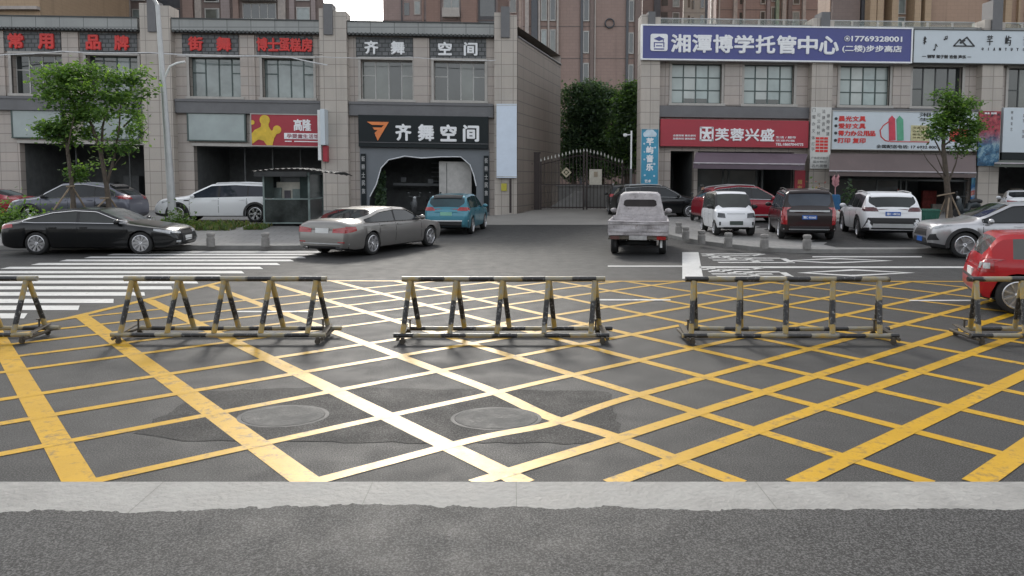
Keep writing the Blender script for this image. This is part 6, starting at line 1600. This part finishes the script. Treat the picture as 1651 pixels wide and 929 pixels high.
# --- dark brown van
o, h = make_car('brown_van', dict(W=1.70, rw=.325, xR=-2.12, xF=2.2, axles=[-1.32, 1.38], clear=.24, zs=.92, tum=.22,
    top=[(-2.12, .95), (-2.10, 1.1), (-2.07, 1.18), (-1.92, 1.62), (-1.82, 1.71), (-.5, 1.78), (.5, 1.74), (1.3, 1.18), (1.5, 1.12), (2.0, .98), (2.2, .68)], belt=[(-2.12, .95), (-2.0, 1.1), (1.2, 1.02), (2.0, .9), (2.2, .62)], paint=P_BROWN,
    ws=(.56, 1.24), rg=(-2.06, -1.90), side=[(-1.8, -1.05), (-1.0, -.1), (-.03, 1.1)], doors=[(-1.02, -.06), (-.06, 1.05)], bonnet=1.35, rim=(5, .2, 0), mirror=(.98, 1.14), handle_z=.95, rails=(-1.6, .3), railm=M_BLACK, glass=glass('van_glass', (.05, .06, .075), .06),
    wraps=[('tail_light', [('R', [(.66, .55), (.82, .55), (.82, 1.14), (.68, 1.14)]), ('L', [(-2.06, .58), (-1.98, .58), (-1.98, 1.14), (-2.06, 1.14)])], M_RED_L, True)],
    patches=[('chrome_bar', 'R', [(-.6, .99), (.6, .99), (.6, 1.04), (-.6, 1.04)], M_STEEL, .014, False), ('rear_bumper', 'R', [(-.78, .28), (.78, .28), (.8, .50), (-.8, .50)], M_BLACK, .02, False), ('chrome_strip', 'R', [(-.76, .38), (.76, .38), (.76, .41), (-.76, .41)], M_STEEL, .026, False), ('spoiler', 'T', [(-1.9, -.6), (-1.72, -.6), (-1.72, .6), (-1.9, .6)], P_BROWN, .03, False)],
    plate=('R', .80, M_PLATE_B, '湘C 9D065')))
put(o, 9.86, 25.5, .14, 77); tag(o, 'dark brown people carrier seen from behind with tall red tail lamps and a blue plate', 'car', GC)
# --- white crossover on the right
o, h = suv('white_crossover', paint=P_WHITE, W=1.80, zs=.92, clad=True, rails=(-1.5, .1), railm=M_STEEL, wraps=[(*TL_SUV[:1], TL_SUV[1], lamp_glass('tail_lamp_dark', (.10, .012, .015)), True)], plate=('R', .90, M_PLATE_B, '湘C 18K26'),
    glass=glass('white_suv_glass', (.04, .045, .045), .06), patches=[('rear_bumper', 'R', [(-.88, .26), (.88, .26), (.74, .76), (-.74, .76)], M_BLACK, .018, False), ('bumper_strip', 'R', [(-.62, .42), (.62, .42), (.58, .56), (-.58, .56)], M_STEEL, .022, False), ('spoiler', 'T', [(-1.86, -.6), (-1.68, -.6), (-1.68, .6), (-1.86, .6)], P_WHITE, .03, False)])
put(o, 12.62, 25.7, .15, 76); tag(o, 'white crossover seen from behind with a black bumper, left of the green bin', 'car', GC)
# --- silver crossover
o, h = suv('silver_crossover', paint=P_SILV, W=1.84, xF=2.16, top=[(-2.19, .90), (-2.17, 1.04), (-2.12, 1.13), (-1.84, 1.50), (-1.70, 1.60), (-.6, 1.66), (.2, 1.62), (1.0, 1.18), (1.2, 1.13), (1.85, 1.06), (2.06, 1.0), (2.13, .93), (2.16, .82)], belt=[(-2.19, .9), (-2.08, 1.06), (-1.2, 1.06), (.9, 1.02), (1.85, .98), (2.1, .90), (2.16, .76)], zs=.90, clad=True, rim=(5, .12, .13), rw=.345, mirrorm=P_SILV, trim=.012, trimm=M_BLACK, wraps=[('headlight', [('F', [(.40, .80), (.84, .86), (.84, .93), (.44, .87)]), ('L', [(1.66, .95), (2.1, .84), (2.1, .90), (1.66, .99)])], M_CLR_L, True)],
    patches=[('grille', 'F', [(-.50, .62), (.50, .62), (.40, .80), (-.40, .80)], M_BLACK, .012, False), ('lower_grille', 'F', [(-.66, .32), (.66, .32), (.46, .56), (-.46, .56)], M_BLACK, .012, False), ('fog_lamp', 'F', [(.60, .50), (.84, .52), (.82, .70), (.70, .68)], M_BLACK, .012, True)], plate=('F', .50, M_PLATE_B, None), shf=[.14, .10, .05, .0, .0, .015, .03, .04, .04, .04, .04, .04])
# front left wheel stands at (11.75,19.45)
a = R(168); fx, fy = math.cos(a), math.sin(a); lx, ly = -fy, fx
put(o, 11.95 - 1.34 * fx - .8 * lx, 19.62 - 1.34 * fy - .8 * ly, 0, 168); tag(o, 'silver crossover facing left with black wheel arches, behind the red hatchback', 'car', GC)
# --- red hatchback
o, h = make_car('red_hatchback', dict(W=1.66, rw=.30, xR=-1.80, xF=2.05, axles=[-1.235, 1.235], clear=.2, zs=.87, tum=.30,
    top=[(-1.80, .80), (-1.78, .92), (-1.73, 1.0), (-1.55, 1.35), (-1.43, 1.43), (-.3, 1.49), (.3, 1.45), (1.0, 1.05), (1.2, 1.0), (1.85, .85), (2.05, .6)], belt=[(-1.80, .84), (-1.7, .96), (-.8, .96), (.9, .92), (1.85, .8), (2.05, .56)], paint=P_RED,
    wfr=[(0, .80), (.03, .87), (.08, .92), (.16, .96), (.3, .985), (.5, 1.0)], shr=[.14, .09, .04, .0, .0, .04, .055, .06, .06, .06, .06, .06],
    ws=(.36, .96), rg=(-1.72, -1.53), side=[(-1.32, -.55), (-.48, .88)], doors=[(-.52, .85)], bonnet=1.05, rim=(9, .13, 0), mirror=(.74, 1.0), handle_z=.86, handlem=M_BLACK, glass=glass('hatch_glass', (.10, .105, .10), .05),
    wraps=[('tail_light', [('R', [(.58, .74), (.80, .74), (.78, .97), (.58, .97)]), ('L', [(-1.74, .74), (-1.56, .74), (-1.58, .95), (-1.74, .97)])], M_RED_L, True)],
    patches=[('bumper_strip', 'R', [(-.76, .56), (.76, .56), (.76, .60), (-.76, .60)], M_BLACK, .014, False), ('lower_bumper', 'R', [(-.7, .24), (.7, .24), (.72, .34), (-.72, .34)], M_BLACK, .012, False), ('lamp_lens', 'R', [(.62, .80), (.72, .80), (.72, .90), (.62, .90)], M_CLR_L, .016, True), ('lamp_lens', 'L', [(-1.70, .80), (-1.62, .80), (-1.62, .90), (-1.70, .90)], M_CLR_L, .016, True), ('wiper', 'R', [(-.1, 1.02), (.42, 1.06), (.42, 1.075), (-.1, 1.035)], M_BLACK, .02, False)], plate=('R', .66, M_WHITE, None)))
mb = MB(); mb.tube([(-.95, 0, 1.27), (-1.05, 0, 1.40)], .006, 5); mb.build('aerial', M_BLACK, o)
a = R(-24); fx, fy = math.cos(a), math.sin(a); lx, ly = -fy, fx
put(o, 7.84 + 1.235 * fx + .72 * lx, 11.45 + 1.235 * fy + .72 * ly, 0, -24); tag(o, 'bright red hatchback at the right edge, seen from its rear corner behind a barrier', 'car', GC)
# --- white saloon at the far right edge
o, h = make_car('white_sedan', dict(W=1.78, rw=.31, xR=-2.3, xF=2.25, axles=[-1.33, 1.33], top=[(-2.3, .85), (-2.27, 1.02), (-2.15, 1.08), (-1.85, 1.10), (-1.0, 1.40), (-.3, 1.46), (.3, 1.42), (1.05, 1.04), (2.05, .85), (2.25, .6)], belt=[(-2.3, .88), (-1.9, .97), (1.0, .93), (2.25, .58)], paint=P_WHITE, shr=SHR_SEDAN,
    ws=(.34, 1.0), rg=(-1.8, -1.04), side=[(-1.6, -.36), (-.28, .95)], doors=[(-1.1, -.32), (-.32, .92)], bonnet=1.1, rim=(5, .2, 0), mirror=(.8, 1.03), wraps=[('tail_light', [('R', [(.4, .8), (.8, .8), (.8, .95), (.42, .93)])], M_RED_L, True)]))
put(o, 24.0, 34.9, .27, 60); tag(o, 'white saloon peeking over the silver crossover at the right edge', 'car', GC)

# --- old white pickup truck
P_OLD, t, b = nodes('weathered_white')
co = objco(t); f = noise(t, co, 3.2, 6, .7); g2 = noise(t, co, 12, 4, .7)
mp3 = N(t, 'ShaderNodeMapping'); mp3.inputs['Scale'].default_value = (1, .6, 7); t.links.new(co, mp3.inputs[0]); f4 = noise(t, mp3.outputs[0], 2.5, 4, .65)
c = ramp(t, f, [(.3, (.28, .26, .262)), (.5, (.47, .445, .45)), (.7, (.58, .555, .555))]); c = mixc(t, ramp(t, f4, [(.6, 0.0), (.72, .3)]), c, (.2, .17, .16)); c = mixc(t, ramp(t, g2, [(.58, 0.0), (.7, .55)]), c, (.13, .09, .07))
t.links.new(c, b.inputs['Base Color']); b.inputs['Roughness'].default_value = .55; bump(t, b, f4, .5, .03)
o, h = make_car('pickup_truck', dict(W=1.56, rw=.29, xR=.02, xF=1.95, axles=[1.1], clear=.42, zs=.95, tum=.22, top=[(.02, 1.74), (.06, 1.78), (.6, 1.80), (1.15, 1.74), (1.65, 1.1), (1.85, .98), (1.95, .7)], belt=[(.02, 1.0), (1.6, .98), (1.95, .66)], paint=P_OLD,
    wfr=[(0, .93), (.04, .97), (.1, 1.0)], shr=[0] * 12, ws=(1.2, 1.6), rg=None, side=[(.3, 1.15)], doors=[(.26, 1.2)], rim=(6, .2, 0), rimm=M_STEEL, mirror=(1.35, 1.15), handle_z=.9,
    patches=[('rear_window', 'R', [[(-.42, 1.33), (.42, 1.33), (.40, 1.55), (-.40, 1.55)], [(-.49, 1.38), (-.42, 1.33), (-.40, 1.55), (-.47, 1.51)], [(.42, 1.33), (.49, 1.38), (.47, 1.51), (.40, 1.55)]], glass('truck_glass', (.055, .05, .05), .08), .008, False)]))
mb = MB(); rnd = random.Random(6)
n = 24; ztop = lambda y: .935 + .012 * math.sin(y * 7) + .008 * math.sin(y * 19)
for zz0, zz1, dx in ((.56, .66, .0), (.66, .72, -.03), (.72, .86, .0), (.86, .93, -.035)):
    for i in range(n):
        ya, yb = -.80 + 1.6 * i / n, -.80 + 1.6 * (i + 1) / n; bw = lambda y, z: -2.12 + .022 * math.sin(y * 6 + z * 14) + dx
        mb.poly([(bw(ya, zz0), ya, zz0), (bw(ya, zz1), ya, zz1 if zz1 < .93 else ztop(ya)), (bw(yb, zz1), yb, zz1 if zz1 < .93 else ztop(yb)), (bw(yb, zz0), yb, zz0)])
mb.box(-2.10, -2.06, -.80, .80, .56, .925); mb.tube([(-2.14, -.82, .935), (-2.14, 0, .925), (-2.14, .82, .94)], .022, 8)
mb.build('tailgate', P_OLD, o)
mb = MB(); mb.box(-2.05, -.02, -.80, .80, .54, .60)
for s in (-1, 1): mb.box(-2.05, -.02, s * .80 - .02, s * .80 + .02, .60, .93); mb.tube([(-2.1, s * .80, .935), (-.02, s * .80, .935)], .025, 6)
mb.box(-.06, -.02, -.80, .80, .60, 1.0); mb.build('cargo_bed', P_OLD, o)
mb = MB(); mb.box(-2.1, 1.0, -.42, -.32, .40, .53); mb.box(-2.1, 1.0, .32, .42, .40, .53); mb.box(-1.6, -1.1, -.5, .5, .24, .34); mb.box(-1.95, -1.7, -.3, .3, .3, .5); mb.build('chassis', M_UNDER, o)
mb = MB(); mb.box(-2.16, -2.08, -.78, .78, .46, .54); mb.tube([(-2.17, -.8, .47), (-2.17, .8, .47)], .03, 6); mb.build('rear_bumper', M_RUST, o)
for s in (-1, 1):
    mb = MB(); mb.box(-2.20, -2.15, s * .62 - .12, s * .62 + .12, .45, .54); mb.build('tail_light', M_RED_L if s < 0 else mat('tail_lamp_dull', (.12, .05, .045), .5), o)
    mb = MB(); mb.box(-2.0, -1.98, s * .62 - .03, s * .62 + .03, .22, .42); mb.build('mud_flap', M_WHITE if s < 0 else M_BLACK, o)
    wheel_parts(o, -1.42, s, .66, .29, (6, .2, 0), M_STEEL)
mb = MB(); mb.box(-2.2, -2.17, -.24, .24, .44, .555); mb.build('licence_plate', mat('plate_worn', (.42, .41, .40), .6, var=.3, scale=8), o)
put(o, 3.83, 22.25, 0, 79); tag(o, 'battered old white pickup truck seen from behind in the middle of the side street', 'truck', GC)

# ================================================================== scooters, person
def scooter(x, y, z, deg, m, lab):
    o = empty('scooter', (0, 0, 0), world=False)
    for cx in (-.58, .58):
        t = MB(); t.lathe([(.12, -.04), (.2, -.045), (.225, 0), (.2, .045), (.12, .04)], (cx, 0, .225), 'Y', 20); w = t.build('wheel', M_TYRE, o, smooth=True)
        r = MB(); r.lathe([(.13, -.03), (.13, .03)], (cx, 0, .225), 'Y', 14); r.build('rim', M_STEEL, w)
    b = MB(); b.tube([(-.62, 0, .55), (-.35, 0, .6), (-.05, 0, .55), (.0, 0, .32), (.3, 0, .28), (.42, 0, .5), (.48, 0, .85)], [.10, .17, .15, .13, .12, .13, .08], 12); b.build('body', m, o, smooth=True)
    b = MB(); b.tube([(.40, 0, .3), (.5, 0, .62), (.46, 0, .92)], [.10, .14, .08], 12); b.v = [(px, py * 1.1, pz) for px, py, pz in b.v]; b.build('leg_shield', m, o, smooth=True)
    b = MB(); b.tube([(-.72, 0, .74), (-.4, 0, .77), (-.08, 0, .72)], [.09, .13, .1], 10); b.build('seat', M_BLACK, o, smooth=True)
    b = MB(); b.tube([(.58, 0, .24), (.46, 0, .9), (.42, 0, .98)], .03, 8); b.tube([(.36, -.32, 1.0), (.43, 0, .98), (.36, .32, 1.0)], .022, 8); b.build('handlebar', M_FRAME, o, smooth=True)
    b = MB(); b.ball((.55, 0, .93), .07, .09, .08); b.build('headlight', M_CLR_L, o, smooth=True)
    for s in (-1, 1): b = MB(); b.tube([(.38, s * .24, 1.0), (.36, s * .3, 1.14)], .008, 5); b.ball((.36, s * .31, 1.18), .02, .06, .045); b.build('mirror', M_FRAME, o, smooth=True)
    b = MB(); b.box(-.5, .6, -.05, .05, .14, .26); b.box(-.05, -.02, -.18, -.1, .0, .25); b.build('frame', M_FRAME, o)
    put(o, x, y, z, deg); return tag(o, lab, 'scooter', 'parked scooters')
x, _ = at(667, 330, 40.1); scooter(x, 40.2, .15, -78, mat('scooter_silver', (.12, .125, .13), .4, .3), 'silver scooter facing out in the mouth of the arched dark shopfront')
x, _ = at(697, 330, 40.4); scooter(x, 40.6, .15, -60, mat('scooter_maroon', (.12, .03, .03), .4), 'dark red scooter half hidden by the teal crossover inside the arched shopfront')
x, _ = at(1556, 335, 35.5); scooter(x, 35.3, .27, 190, mat('scooter_dark', (.04, .05, .055), .4), 'dark scooter parked beside the propped tree, behind the silver crossover')
x, _ = at(1121, 345, 33.6); scooter(x, 33.4, .24, 60, mat('scooter_black', (.02, .02, .022), .4), 'black scooter left of the tiny white electric car')

def skin(name, pts, edges, m, parent, sub=2, root=0):
    me = bpy.data.meshes.new(name); me.from_pydata([p[:3] for p in pts], edges, []); me.materials.append(m)
    o = bpy.data.objects.new(name, me); COL.objects.link(o); o.parent = parent
    bm = bmesh.new(); bm.from_mesh(me); ly = bm.verts.layers.skin.verify()
    for v, p in zip(bm.verts, pts): v[ly].radius = (p[3], p[4] if len(p) > 4 else p[3]); v[ly].use_root = (v.index == root)
    bm.to_mesh(me); bm.free()
    md = o.modifiers.new('skin', 'SKIN'); md.use_smooth_shade = True
    s = o.modifiers.new('sub', 'SUBSURF'); s.levels = s.render_levels = sub
    return o
M_SKIN = mat('skin', (.40, .25, .18), .55, var=.08); M_HAIR = mat('hair', (.02, .018, .016), .5); M_SHIRT = mat('shirt_blue', (.30, .36, .50), .7, var=.12); M_TROU = mat('trousers_dark', (.03, .033, .045), .8); M_SHOE = mat('shoes', (.05, .045, .04), .6)
px_, _ = at(1133, 330, 36.4)
pr = empty('person', (px_, 34.6, .25), 'person in a light blue shirt with dark hair standing left of the crimson crossover', 'person', world=False)
px_, _ = at(1132, 330, 34.6); pr.location.x = px_
# body: one continuous figure, arms hanging, about 1.55 m
B = [(0, 0, .80, .12), (0, 0, .98, .105), (0, -.01, 1.16, .125), (0, -.01, 1.27, .09), (0, 0, 1.34, .045), (0, -.01, 1.42, .075), (0, -.015, 1.51, .07),
     (.16, -.01, 1.25, .05), (.20, .0, 1.0, .036), (.19, -.06, .78, .028), (.19, -.09, .70, .03), (-.16, -.01, 1.25, .05), (-.20, .0, 1.0, .036), (-.19, -.06, .78, .028), (-.19, -.09, .70, .03),
     (.09, 0, .72, .085), (.10, -.01, .42, .06), (.10, .02, .09, .04), (.10, -.11, .035, .035), (-.09, 0, .72, .085), (-.10, -.01, .42, .06), (-.10, .02, .09, .04), (-.10, -.11, .035, .035)]
E_ = [(0, 1), (1, 2), (2, 3), (3, 4), (4, 5), (5, 6), (3, 7), (7, 8), (8, 9), (9, 10), (3, 11), (11, 12), (12, 13), (13, 14), (0, 15), (15, 16), (16, 17), (17, 18), (0, 19), (19, 20), (20, 21), (21, 22)]
for sg in (1, -1):
    k = 10 if sg > 0 else 14; x0, y0, z0 = B[k][:3]
    for q in range(4): B.append((x0 + sg * .004, y0 - .03 + .02 * q, z0 - .045, .009)); B.append((x0 - sg * .004, y0 - .035 + .02 * q, z0 - .085 + .006 * abs(q - 1), .008)); E_ += [(k, len(B) - 2), (len(B) - 2, len(B) - 1)]
    B.append((x0, y0 - .05, z0 - .02, .01)); B.append((x0 - sg * .005, y0 - .065, z0 - .05, .009)); E_ += [(k, len(B) - 2), (len(B) - 2, len(B) - 1)]
bd = skin('body', B, E_, M_SKIN, pr)
skin('shirt', [(0, 0, .82, .14), (0, 0, .98, .128), (0, -.01, 1.16, .145), (0, -.01, 1.27, .108), (0, 0, 1.325, .06), (.17, -.01, 1.24, .066), (.195, .0, 1.06, .055), (-.17, -.01, 1.24, .066), (-.195, .0, 1.06, .055)], [(0, 1), (1, 2), (2, 3), (3, 4), (3, 5), (5, 6), (3, 7), (7, 8)], M_SHIRT, pr)
skin('trousers', [(0, 0, .84, .135), (.09, 0, .72, .102), (.10, -.01, .42, .075), (.10, .02, .11, .06), (-.09, 0, .72, .102), (-.10, -.01, .42, .075), (-.10, .02, .11, .06)], [(0, 1), (1, 2), (2, 3), (0, 4), (4, 5), (5, 6)], M_TROU, pr)
mb = MB(); mb.ball((0, .015, 1.49), .088, .098, .085); mb.build('hair', M_HAIR, pr, smooth=True)
mb = MB()
for s in (-1, 1): mb.ball((s * .028, -.088, 1.45), .010, .006, .007)
mb.build('eyes', M_HAIR, pr)
mb = MB(); mb.ball((0, -.095, 1.43), .012, .018, .02); mb.build('nose', M_SKIN, pr)
for s in (-1, 1): mb = MB(); mb.ball((s * .10, -.05, .035), .042, .11, .035); mb.build('shoe', M_SHOE, pr, smooth=True)
pr.rotation_euler.z = R(70)

for ob in bpy.data.objects:
    if '_o' in ob: del ob['_o']
